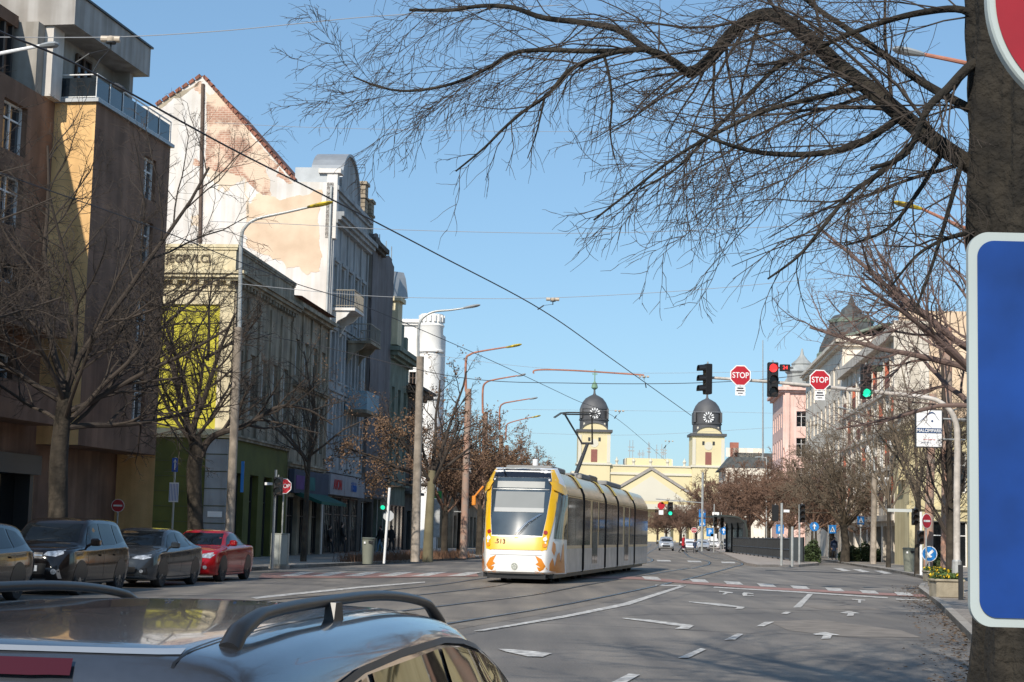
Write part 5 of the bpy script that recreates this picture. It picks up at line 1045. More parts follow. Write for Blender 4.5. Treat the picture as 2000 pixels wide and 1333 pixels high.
lamp_pole('rust stained lamp pole right beside the tram with yellow lamp head', 92, 906, (915,760), [(910,765),(910,705),(918,693),(937,687),(992,678)], [(988,679),(1019,673)], RPOLE, LYEL, sm=RUST)
lamp_pole('fourth lamp pole of the left row, above the tram roof', 109, 944, (948,805), [(943,808),(943,762),(949,748),(966,742),(1012,734)], [(1010,735),(1027,731)], RPOLE, LGRY, sm=RUST)
lamp_pole('fifth lamp pole of the left row, bare curved arm over the trees', 129, 976, (979,850), [(976,840),(976,800),(983,789),(1000,785),(1036,779)], [(1034,780),(1050,777)], RPOLE, LGRY, sm=RUST)
lamp_pole('farthest lamp pole of the left row with pale yellow head', 150, 990, (990,870), [(988,860),(989,836),(996,826),(1040,815)], [(1038,816),(1056,812)], RPOLE, LYEL, sm=RUST)
lamp_pole('white lamp arm reaching in at the left edge below the roof terrace', 40, -70, (-62,420), [(-60,400),(-55,150),(-40,115),(0,105),(78,90)], [(78,90),(115,87)], BARKC, LGRY, sm=SWHITE)
lamp_pole('rust red lamp arm behind the big trunk, high among branches', 33, 1952, (1958,560), [(1958,560),(1957,190),(1945,145),(1905,128),(1800,106)], [(1805,107),(1743,96)], RPOLE, LGRY, sm=RUST)
lamp_pole('lamp arm with yellow head lower among the right hand branches', 45, 1906, (1912,640), [(1912,650),(1911,500),(1900,455),(1870,440),(1800,408)], [(1800,408),(1745,395)], RPOLE, LYEL, sm=RUST)
lamp_pole('thin galvanised lamp pole behind the large bare tree on the right', 112, 1705, (1708,925), [(1708,930),(1706,850),(1700,818),(1680,806),(1655,800)], [(1655,800),(1637,796)], BARKC, LGRY)
lamp_pole('small pale lamp pole between the brown trees by the church', 176, 1497, None, [(1497,960),(1497,900),(1494,895),(1480,893)], [(1486,893),(1474,894)], GALV, LGRY)
g = G(1812,1130,.12); m = MB(); m.tube([g, at(1816,960,g.y), at(1823,770,g.y)], [.2,.18,.14], 12); tag(m.build('utility_pole', RPOLE, smooth='auto'), 'rust stained concrete pole behind the no entry sign', 'pole')
g = G(1853,1128,.12); g = at(1846,1000,66); m = MB(); m.tube([(g.x,66,.12), at(1850,790,66), at(1852,640,66)], [.2,.19,.16], 12); tag(m.build('utility_pole', RPOLE, smooth='auto'), 'rust stained concrete pole rising behind the shopping sign', 'pole')
# ------------------------------------------------------------------ signs and signals
def post(parent, x, z0, z1, r=.035, mat=GALV, y=0): m = MB(); m.tube([(x,y,z0),(x,y,z1)], r, 8); return m.build('post', mat, parent, smooth='auto')
def octo(c, r, th=.012, y=0): return [(c[0]+r*math.cos(math.pi/8+i*math.pi/4)/math.cos(math.pi/8), y, c[1]+r*math.sin(math.pi/8+i*math.pi/4)/math.cos(math.pi/8)) for i in range(8)]
def stop_face(parent, z, r=.3, y=-.03):
    m = MB(); m.prism(octo((0,z),r,y=y), (0,.02,0)); f = m.build('plate', SWHITE, parent); m = MB(); m.prism(octo((0,z),r*.90,y=y-.004), (0,.004,0)); m.build('red_field', SRED, f)
    text('stop_lettering', 'STOP', r*.78, SWHITE, f, TM(0,y-.008,z), .003, sx=.86)
def plate2(parent, z, w_=.3, h=.27, y=-.03):
    m = MB(); m.box(-w_/2,w_/2,y,y+.015,z-h/2,z+h/2); f = m.build('sub_plate', SWHITE, parent); m = MB()
    m.box(-w_*.3,w_*.3,y-.004,y,z+h*.22,z+h*.38); m.box(-w_*.4,w_*.4,y-.004,y,z-.01,z+.025); m.box(-w_*.25,w_*.25,y-.004,y,z-h*.3,z-h*.2); m.build('plate_bars', INK, f)
LITR = M('lit_red', (.5,.02,.02), emit=(1,.05,.05), es=1.6, var=0); LITG = M('lit_green', (.02,.5,.3), emit=(.02,.8,.42), es=1.3, var=0); OFFL = M('dark_lens', (.03,.02,.015), rough=.2, var=0)
def signal_head(t, z, lit=None, y=0, w_=.30, h=.98, n=3, ry=0):
    m = MB(); m.bbox(-w_/2,w_/2,y-.10,y+.10,z-h/2,z+h/2,.02); hd = m.build('housing', BLACK, t, smooth='auto')
    for i in range(n):
        c = z+h/2-h*(i+.5)/n; r = min(w_*.40, h/n*.42); on = lit is not None and i == lit
        m = MB(); m.disc((0,y-.115,c), r, 20, 0, (0,1,0), .015); m.build('lens', (LITR if i==0 else LITG) if on else OFFL, hd)
        m = MB(); V = []
        for j in range(11):
            a = -.3+(math.pi+.6)*j/10; V += [(r*1.1*math.cos(a),y-.10,c+r*1.1*math.sin(a)),(r*1.1*math.cos(a),y-.30,c+r*1.06*math.sin(a)-.02)]
        m.add(V, [(2*j,2*j+1,2*j+3,2*j+2) for j in range(10)]); m.build('visor', BLACK, hd)
    m = MB(); m.tube([(0,y+.0,z+h/2),(0,y,z+h/2+.07)],.025,6); m.build('bracket', GALV, hd); return hd
MY = 50.0; mb0 = at(1868,1000,MY)
mast = thing('signal_mast', 'curved white steel mast arm reaching over the road from the right', 'traffic mast', (mb0.x,MY,.12)); bse = Vector((mb0.x,MY,.12))
P = [Vector((0,0,0))]+[at(x,y,MY)-bse for x,y in [(1869,960),(1870,870),(1868,832),(1858,806),(1838,787),(1808,777),(1700,765),(1600,755),(1500,746),(1388,738)]]
P = [Vector(p) for p in smooth([tuple(p) for p in P], 5)]; m = MB(); m.tube(P, [.105-.065*i/len(P) for i in range(len(P))], 12); m.build('arm', M('mast_paint', (.60,.56,.52), rough=.5, var=.25, scale=5, streak=.2), mast, smooth='auto')
m = MB(); m.box(-.2,.2,-.2,.2,0,.03); m.lathe((0,0,0),[(.15,0),(.14,.9),(.11,.95)],12); m.build('base_sleeve', GALV, mast)
def sig(label, px, py, lit, h=1.02, rz=0, name='traffic_light'):
    p = at(px,py,MY-.16); t = thing(name, label, 'traffic light', (p.x,p.y,0), rz); signal_head(t, p.z, lit, w_=.31, h=h); return t
sig('dark four lens traffic light at the tip of the mast arm, seen sideways', 1382, 741, None, .90, R(-78))
sig('traffic light showing red between the two overhead stop signs', 1509, 742, 0); sig('traffic light showing green nearest the bend of the mast arm', 1691, 746, 2)
p = at(1533,719,MY-.2); t = thing('countdown_display', 'small red digit countdown box beside the red traffic light', 'display', (p.x,p.y,0)); m = MB(); m.bbox(-.15,.15,-.06,.06,p.z-.10,p.z+.10,.01); h_ = m.build('housing', BLACK, t); text('digits','24',.15,LITR,h_,TM(0,-.065,p.z),.002); m = MB(); m.tube([(-.4,0,p.z),(.25,0,p.z)],.02,5); m.build('bracket', BLACK, t)
p = at(1713,720,MY-.2); t = thing('countdown_display', 'unlit countdown box beside the green traffic light', 'display', (p.x,p.y,0)); m = MB(); m.bbox(-.15,.15,-.06,.06,p.z-.10,p.z+.10,.01); m.build('housing', M('dull_green_black',(.04,.05,.03),var=.2), t); m = MB(); m.tube([(-.35,0,p.z),(.2,0,p.z)],.02,5); m.build('bracket', BLACK, t)
for lb, px, py in (('left overhead stop sign on the mast arm, against blue sky', 1446, 734), ('right overhead stop sign on the mast arm, in front of pink house', 1601, 743)):
    p = at(px,py,MY-.14); t = thing('stop_sign', lb, 'stop sign', (p.x,p.y,0), 0); stop_face(t, p.z, .305); plate2(t, p.z-.46); m = MB(); m.box(-.03,.03,0,.05,p.z-.6,p.z+.2); m.build('bracket', GALV, t)
# left corner: signal pole, stop sign, cabinet, bin, one way signs
def gthing(name, label, cat, px, py, z=.12, rz=0, group=None):
    g = G(px,py,z); return thing(name, label, cat, (g.x,g.y,z), rz, group), g.y
def zat(px, py, Y, z=.12): return at(px,py,Y).z-z
t, Y = gthing('pedestrian_signal', 'dark signal head on a grey post beside the control cabinet', 'traffic light', 531, 1112); post(t,0,0,zat(534,918,Y),.05); signal_head(t, zat(535,950,Y), None, -.14, .3, .62, 2).location = (.12,0,0); m = MB(); m.box(-.35,-.08,-.05,-.03,zat(530,948,Y),zat(530,943,Y)); m.build('name_plate', SWHITE, t)
t, Y = gthing('stop_sign', 'stop sign on a thin post half hidden by the left signal head', 'stop sign', 548, 1109); post(t,0,0,zat(554,935,Y),.03); stop_face(t, zat(555,950,Y), .27)
t, Y = gthing('control_cabinet', 'grey street control cabinet beside the red coupe', 'cabinet', 541, 1111); z = zat(541,1042,Y); m = MB(); m.bbox(-.26,.33,.1,.5,.08,z,.012); m.build('body', M('cabinet_grey',(.33,.35,.32),rough=.6,var=.15,streak=.2), t); m = MB(); m.box(-.30,.37,.06,.54,0,.1); m.build('plinth', CONC, t); m = MB(); m.box(-.24,.02,.092,.099,.15,z-.06); m.box(.05,.31,.092,.099,.15,z-.06); m.build('door', M('cabinet_door',(.38,.40,.37),rough=.6,var=.1), t)
def bin_(label, px, py, top, w_):
    t, Y = gthing('litter_bin', label, 'litter bin', px, py); z = zat(px,top,Y); r = w_/2; m = MB(); m.lathe((0,0,0), [(r*.78,0),(r*.8,.03),(r*.96,z*.93)], 20); m.build('body', M('bin_grey',(.20,.21,.17),rough=.5,var=.12), t, smooth='auto'); m = MB(); m.lathe((0,0,0), [(r*1.02,z*.93),(r*1.04,z*.96),(r*.9,z)], 20); m.build('lid', M('bin_lid',(.10,.11,.09),rough=.5,var=.1), t, smooth='auto'); m = MB(); m.box(r*.1,r*.75,-r*.99,-r*.6,z*.78,z*.88); m.build('slot', BLACK, t); m = MB(); m.box(-r*.6,-r*.35,-r*.985,-r*.9,z*.76,z*.84); m.build('sticker', SWHITE, t)
bin_('grey litter bin at the left kerb by the slanted white post', 718, 1102, 1050, .54); bin_('grey litter bin under the no entry sign on the right corner', 1775, 1117, 1070, .60)
t, Y = gthing('pedestrian_signal', 'white slanted post with octagonal sign back and green walk light', 'traffic light', 750, 1101); z1 = zat(757,953,Y); m = MB(); m.tube([(0,0,0),(.13,0,z1)], .055, 8); m.build('post', SWHITE, t, smooth='auto'); hd = signal_head(t, zat(743,984,Y), 1, 0, .24, .62, 2); hd.location = (-.12,0,0); m = MB(); m.prism(octo((.12,zat(755,1008,Y)),.22,y=.06), (0,.015,0)); m.build('sign_back', M('sign_back_grey',(.5,.51,.52),rough=.5,metal=.3,var=.1), t)
t, Y = gthing('no_entry_sign', 'small no entry sign in shade in front of the arched doorway', 'road sign', 230, 1075); Y_=60; t.location = (at(230,1000,60).x,60,.12)
def noentry(t, z, r, tilt=0):
    m = MB(); m.disc((0,-.04,z), r, 28, 0, (0,1,0), .02); p = m.build('plate', SWHITE, t); m = MB(); m.disc((0,-.045,z), r*.93, 28, 0, (0,1,0), .005); q = m.build('red_disc', SRED, p); m = MB(); m.box(-r*.68,r*.68,-.052,-.045,z-r*.13,z+r*.13); m.build('white_bar', SWHITE, p); p.rotation_euler = (0,0,tilt)
noentry(t, zat(230,988,60), .23); post(t,0,0,zat(230,978,60),.03)
g = at(338,1000,62); t = thing('one_way_sign', 'tall blue arrow sign above a striped white plate on the olive wall', 'road sign', (g.x,62,.12)); post(t,0,0,zat(338,893,62),.035)
zb, zt = zat(338,922,62), zat(338,895,62); m = MB(); m.box(-.11,.11,-.05,-.035,zb,zt); p = m.build('blue_plate', SBLUE, t); m = MB(); zc_=(zb+zt)/2; m.box(-.018,.018,-.056,-.05,zb+.06,zt-.12); m.prism([(-.06,-.056,zt-.16),(.06,-.056,zt-.16),(0,-.056,zt-.04)],(0,.006,0)); m.build('white_arrow', SWHITE, p)
zb, zt = zat(338,981,62), zat(338,943,62); m = MB(); m.box(-.17,.17,-.05,-.035,zb,zt); p = m.build('white_plate', SWHITE, t); m = MB()
for i in range(6): m.box(-.15+.055*i,-.13+.055*i,-.056,-.05,zb+.04,zt-.04)
m.build('plate_text', SBLUE, p)
g = at(473,930,56); m = MB(); m.box(g.x,g.x+.1,55.72,55.75,zat(473,955,56),zat(473,895,56)); tag(m.build('blue_banner', SBLUE2), 'narrow blue banner fixed beside the nearest concrete pole', 'banner')
t, Y = gthing('info_column', 'white info column with green cross sign behind the left lamp pole', 'street sign', 853, 1082); post(t,0,0,zat(856,945,Y),.05); m = MB(); m.box(-.25,.2,-.06,-.03,zat(853,974,Y),zat(853,960,Y)); m.build('green_sign', M('pharmacy_green',(.03,.35,.06),rough=.4,var=.1), t); m = MB(); m.bbox(-.28,.14,-.2,.1,zat(853,1050,Y),zat(853,975,Y),.02); m.build('panel', M('panel_pale',(.45,.46,.46),var=.3,scale=4), t)
t, Y = gthing('transit_signal', 'small dark tram signal bracketed on a post by the tram nose', 'traffic light', 905, 1089); 
signal_head(t, zat(910,995,Y), None, -.2, .26, .5, 2); m = MB(); m.tube([(0,0,zat(905,1000,Y)),(-.6,0,zat(905,1000,Y))],.03,5); m.build('bracket', GALV, t); m = MB(); m.box(-.1,.3,-.1,-.08,zat(905,925,Y),zat(905,902,Y)); m.build('white_sign', SWHITE, t); post(t,.15,0,zat(905,900,Y),.04)
# right corner
t, Y = gthing('direction_sign', 'round blue sign with white down left arrow on a short post', 'road sign', 1815, 1131); z = zat(1810,1082,Y); post(t,0,0,z,.035)
m = MB(); m.disc((0,-.05,z),.31,32,0,(0,1,0),.015); p = m.build('white_rim', SWHITE, t); m = MB(); m.disc((0,-.055,z),.285,32,0,(0,1,0),.005); m.build('blue_disc', SBLUE2, p)
m = MB(); d = Vector((-.707,0,-.707)); n_ = Vector((.707,0,-.707)); c = Vector((0,-.062,z)); m.prism([c-d*.2+n_*.05,c+d*.02+n_*.05,c+d*.0+n_*.15,c+d*.05+n_*.15,c+d*.22,c+d*.05-n_*.15,c-n_*.15,c+d*.02-n_*.05,c-d*.2-n_*.05],(0,.006,0)); m.build('white_arrow', SWHITE, p)
g = G(1809,1131,.12); t = thing('no_entry_sign', 'bright no entry sign above the round blue arrow sign', 'road sign', (g.x,g.y,.12)); noentry(t, zat(1807,1018,g.y), .30, R(38)); post(t,0,0,zat(1807,1003,g.y),.03)
t, Y = gthing('pedestrian_signal', 'signal post with dark heads turned away on the right corner', 'traffic light', 1799, 1124); post(t,0,0,zat(1798,1000,Y),.06,SWHITE); signal_head(t, zat(1800,1050,Y), None, 0, .3, .6, 2).location=(-.02,0,0); h_ = signal_head(t, zat(1791,1010,Y), None, 0, .26, .75, 3); h_.location=(-.28,0,0); m = MB(); m.box(-1.5,-.3,-.05,-.02,zat(1780,1001,Y),zat(1780,995,Y)); m.build('street_name_plate', M('plate_grey',(.5,.52,.5),var=.1), t)
# shopping sign board
BY = 62; a, b_ = at(1789,801,BY), at(1839,874,BY); t = thing('advertising_sign', 'white board with blue curve and MALOMPARK lettering on the right', 'sign board', ((a.x+b_.x)/2,BY,0)); w_ = (b_.x-a.x); z0, z1 = b_.z, a.z
m = MB(); m.bbox(-w_/2,w_/2,-.06,.06,z0,z1,.01); m.build('board', SWHITE, t); m = MB(); e = .025
for bx in ((-w_/2-e,w_/2+e,z0-e,z0),(-w_/2-e,w_/2+e,z1,z1+e),(-w_/2-e,-w_/2,z0,z1),(w_/2,w_/2+e,z0,z1)): m.box(bx[0],bx[1],-.07,.07,bx[2],bx[3])
m.build('frame', DKMET, t); H_ = z1-z0; m = MB(); m.box(-w_/2+.01,w_/2-.01,-.066,-.06,z0+H_*.37,z0+H_*.51); s_ = m.build('blue_band', M('navy',(.02,.06,.16),rough=.4,var=.1), t); text('band_lettering','MALOMPARK',H_*.125,SWHITE,s_,TM(0,-.07,z0+H_*.437),.002,sx=.92)
m = MB(); arc = []
for i in range(15): u = i/14; arc.append((-w_*.36+w_*.76*u, -.066, z0+H_*(.70+.20*math.sin(math.pi*min(1,u*1.02)**1.5)*(1 if u < .8 else .75)+.02*u)))
for i in range(14): th = H_*(.008+.035*math.sin(math.pi*(i+.5)/14)); p, q = arc[i], arc[i+1]; m.prism([(p[0],-.066,p[2]),(q[0],-.066,q[2]),(q[0],-.066,q[2]+th),(p[0],-.066,p[2]+th)],(0,.005,0))
m.disc((w_*.12,-.066,z0+H_*.70),H_*.03,12,0,(0,1,0),.005); m.build('blue_curve', MC['navy'], t)
text('red_line_text','nyitva minden nap',H_*.045,SRED,t,TM(0,-.065,z0+H_*.2),.002); text('small_text','parkolo 300 m',H_*.045,MC['navy'],t,TM(-w_*.12,-.065,z0+H_*.11),.002)
m = MB(); m.tube([(w_/2,.05,z0+.3),(w_/2+.9,.1,z0+.3)],.03,5); m.tube([(w_/2,.05,z1-.3),(w_/2+.9,.1,z1-.3)],.03,5); m.build('bracket', GALV, t)
# planters with yellow flowers
def planter(label, px, py, w_, h, d=.8):
    t, Y = gthing('planter', label, 'planter', px, py, group='concrete planters at the right kerb'); m = MB()
    for i, (a_, b2, z0_, z1_) in enumerate(((0,0,0,h*.86),(.04,.04,h*.86,h))): m.bbox(-w_/2-a_,w_/2+a_,-b2,d+b2,z0_,z1_,.02)
    m.build('trough', M('planter_concrete',(.42,.37,.28),rough=.9,var=.25,scale=3,bump=.4,streak=.25), t); rg = random.Random(int(px)); m = MB()
    for i in range(260):
        x = rg.uniform(-w_/2,w_/2); y = rg.uniform(0,d); z = h+rg.uniform(-.02,.14); q = Vector((rg.gauss(0,1),rg.gauss(0,1),rg.gauss(0,1)+.5)).normalized(); a2 = q.cross(Vector((0,0,1))).normalized()*.05; b3 = q.cross(a2).normalized()*.05; c = Vector((x,y,z)); m.add([c-a2,c-b3,c+a2,c+b3],[(0,1,2,3)],1 if rg.random()<.25 and z > h+.05 else 0)
    f = m.build('flowers', [M('leaf_green',(.07,.12,.03),var=.4), M('petal_yellow',(.75,.5,.02),var=.15)], t); stuff(f)
planter('small concrete planter farthest back behind the arrow sign', 1829, 1137, .62, .40); planter('middle concrete planter full of yellow flowers', 1846, 1147, .75, .42); planter('nearest concrete planter with few flowers at the kerb', 1856, 1168, .72, .48)
g = G(1866,1172,.12); m = MB(); m.box(g.x+.1,g.x+.2,g.y,g.y+.1,.12,1.0); tag(m.build('bollard', DKMET), 'short dark bollard beside the nearest planter', 'bollard')
t, Y = gthing('easel_board', 'white pavement board with wooden legs outside the right shops', 'board', 1737, 1095); m = MB(); m.box(-.35,.35,-.03,.03,.3,zat(1735,1058,Y)); m.build('board', SWHITE, t); t2, Y = gthing('easel_board', 'wooden stand beside the white pavement board', 'board', 1752, 1096); m = MB(); m.box(-.35,.35,-.03,.03,.8,1.2); m.build('shelf', M('bare_wood',(.5,.4,.28),var=.2), t2); m = MB(); m.tube([(-.3,0,0),(-.2,0,1.5)],.03,4); m.tube([(.3,0,0),(.2,0,1.5)],.03,4); m.build('leg', MC['bare_wood'], t2)
m = MB(); m.box(-.35,-.25,-.25,.25,0,.3); m.box(.25,.35,-.25,.25,0,.3); m.build('foot', DKMET, t)
# tram stop island: posts, railing, shelter
def pole_at(label, px, pyb, pyt, r=.05, heads=(), name='signal_post'):
    t, Y = gthing(name, label, 'traffic light' if heads else 'post', px, pyb, .14); post(t,0,0,zat(px+ (pyb-pyt)*.012,pyt,Y,.14),r)
    for (hx, hy, n, h, rz) in heads: hd = signal_head(t, zat(px,hy,Y,.14), None, 0, .34, h, n); hd.location = (hx,0,0); hd.rotation_euler = (0,0,rz)
    return t, Y
t, Y = pole_at('tall grey post at the island nose with a dark signal and white plate', 1526, 1105, 983, .07, [(-.35,1003,3,.9,R(180))]); m = MB(); m.box(.1,.42,-.05,-.03,zat(1535,1001,Y,.14),zat(1535,996,Y,.14)); m.build('name_plate', SWHITE, t)
pole_at('short grey post between the two island signal posts', 1547, 1107, 1029, .07); pole_at('grey post with a dark signal head in front of the island railing', 1561, 1102, 986, .06, [(.15,1003,3,1.1,0)])
t, Y = pole_at('signal post with two dark heads and white plates far down the street', 1394, 1079, 985, .06, [(.12,1018,3,1.3,0)]); m = MB(); m.box(-.2,.5,-.05,-.02,zat(1394,1007,Y),zat(1394,1001,Y)); m.box(-.2,.6,-.05,-.02,zat(1394,1031,Y),zat(1394,1028,Y)); m.build('name_plate', SWHITE, t)
pole_at('slender post with a dark signal head just left of the curved shelter', 1408, 1079, 1001, .05, [(.1,1020,3,1.2,0)])
fa, fb2 = G(1575,1101,.14), G(1445,1082,.14)
fa = Vector((19.0,109,.14)); fb2 = Vector((22.6,170,.14)); t = thing('railing', 'dark grey bar railing running along the tram stop island', 'railing', fa); d = fb2-fa; L_ = d.length; m = MB()
for z in (.12,1.5,.75): m.tube([Vector((0,0,z)), d+Vector((0,0,z))], .035, 4)
m.build('rails', DKMET, t); k = int(L_/.28); m = MB()
for i in range(k+1): q = d*(i/k); m.box(q.x-.014,q.x+.014,q.y-.014,q.y+.014,.1,1.5)
m.build('bars', DKMET, t); m = MB()
for i in range(16): q = d*(i/15); m.box(q.x-.05,q.x+.05,q.y-.05,q.y+.05,0,1.62)
m.build('posts', DKMET, t)
m = MB(); m.box(-.9,0,-.05,.05,.1,1.6); m.build('end_panel', M('railing_panel',(.06,.07,.075),rough=.5,metal=.4,var=.1), t)
sa = at(1452,1020,168); t = thing('tram_shelter', 'dark curved tram stop shelter behind the island railing', 'shelter', (sa.x,168,.14)); m = MB(); pr = []
for i in range(13): 
    a_ = i/12; pr.append((-2.1+2.4*a_-.0, 3.75-.15*a_-.9*max(0,a_-.55)**2*4))
pr += [(.45,2.2),(.45,.0)]
pf = pr+[(x-.16 if i > 11 else x, z-.14) for i,(x,z) in reversed(list(enumerate(pr)))]
m.prism([(x,0,z) for x,z in pf], (0,14,0)); m.build('roof', M('shelter_grey',(.07,.085,.08),rough=.4,metal=.5,var=.15), t)
for y in (0.2,4.7,9.2,13.5): MB().box(.0,.35,y,y+.3,0,3.3).build('column', DKMET, t)
m = MB(); m.box(.1,.14,.5,13.5,.3,2.4); m.build('glass_panel', GLASSD, t)
# blue signs further away
def bluesign(label, px, pyb, items, z=.12, name='road_sign'):
    t, Y = gthing(name, label, 'road sign', px, pyb, z); post(t,0,0,zat(px,items[0][0]-items[0][1],Y,z),.045)
    for (cy, hh, kind, dx) in items:
        zc_ = zat(px,cy,Y,z); s_ = hh*Y/FPX; m = MB()
        if kind in 'C': m.disc((dx,-.06,zc_),s_,20,0,(0,1,0),.02)
        else: m.box(dx-s_*.85,dx+s_*.85,-.08,-.06,zc_-s_,zc_+s_)
        p = m.build('plate', SBLUE2 if kind != 'W' else SWHITE, t)
        if kind == 'P': text('letter','P',s_*1.5,SWHITE,p,TM(dx,-.085,zc_),.003)
        if kind == 'X': m = MB(); m.prism([(dx-s_*.6,-.085,zc_-s_*.6),(dx+s_*.6,-.085,zc_-s_*.6),(dx,-.085,zc_+s_*.7)],(0,.005,0)); w2 = m.build('white_triangle', SWHITE, p); m = MB(); m.tube([(dx-.05*s_,-.09,zc_+s_*.25),(dx,-.09,zc_-.1*s_),(dx-.25*s_,-.09,zc_-.5*s_)],s_*.08,4); m.tube([(dx,-.09,zc_-.1*s_),(dx+.25*s_,-.09,zc_-.5*s_)],s_*.08,4); m.build('walker_mark', INK, p)
        if kind == 'C': m = MB(); m.box(dx-s_*.12,dx+s_*.12,-.085,-.08,zc_-s_*.6,zc_+s_*.1); m.prism([(dx-s_*.45,-.085,zc_+s_*.05),(dx+s_*.45,-.085,zc_+s_*.05),(dx,-.085,zc_+s_*.65)],(0,.005,0)); m.build('white_arrow', SWHITE, p)
    return t, Y
bluesign('tall post with parking sign above a crossing sign, in front of the church', 1371, 1072, [(1003,8,'P',0),(1021,7,'X',0)]); o_ = at(1371,925,200)
bluesign('blue parking sign low beside the grey island posts', 1520, 1092, [(1034,9,'P',.1),(1045,2,'W',.1)]); bluesign('round blue ahead arrow sign left of the large bare tree', 1590, 1092, [(1029,9,'C',0)]); bluesign('dark blue crossing sign on a bracket beside the large bare tree', 1618, 1094, [(1034,8,'X',.3)]); bluesign('bus stop sign with white and blue panel beside the hedge', 1681, 1097, [(1017,8,'X',0),(1026,3,'W',0)])
bluesign('cluster of pale blue signs at the far crossing', 1386, 1074, [(1040,8,'P',0),(1050,7,'W',.5)]); bluesign('pale blue sign beside the slender signal post', 1413, 1074, [(1037,8,'C',0)])
g = G(1290,1066,0); 
t = thing('far_signal_gantry', 'distant red sign and green signal hanging over the street before the church', 'traffic light', (PX(1371,190),190,.1)); dxs = PX(1280,190)-PX(1371,190); zz = at(1320,983,190).z
m = MB(); m.tube([(0,0,0),(0,0,at(1371,925,190).z)],.13,6); m.tube([(0,0,zz),(dxs,0,zz+.3)],.06,5); m.build('gantry', GALV, t)
for px, on in ((1308,2),): hd = signal_head(t, at(px,996,190).z, on, -.2, .6, 1.5, 3); hd.location = (PX(px,190)-PX(1371,190),0,0)
m = MB(); q = PX(1290,190)-PX(1371,190); z = at(1290,990,190).z; m.prism(octo((q,z),.4,y=-.3),(0,.05,0)); m.build('stop_plate', SRED, t); m = MB(); m.box(q-.25,q+.25,-.3,-.2,z-1.0,z-.5); m.build('sub_plate', SWHITE, t)
m = MB(); m.box(PX(1297,190)-PX(1371,190)-.4,PX(1297,190)-PX(1371,190)+.4,-.3,-.2,z+.2,z+.5); m.build('amber_sign', M('amber_sign',(.6,.35,.05),var=0), t)
t, Y = gthing('stop_sign', 'tiny stop sign far away above the queue of cars', 'stop sign', 1355, 1074); post(t,0,0,zat(1355,1030,Y),.05); stop_face(t, zat(1355,1036,Y), .35)
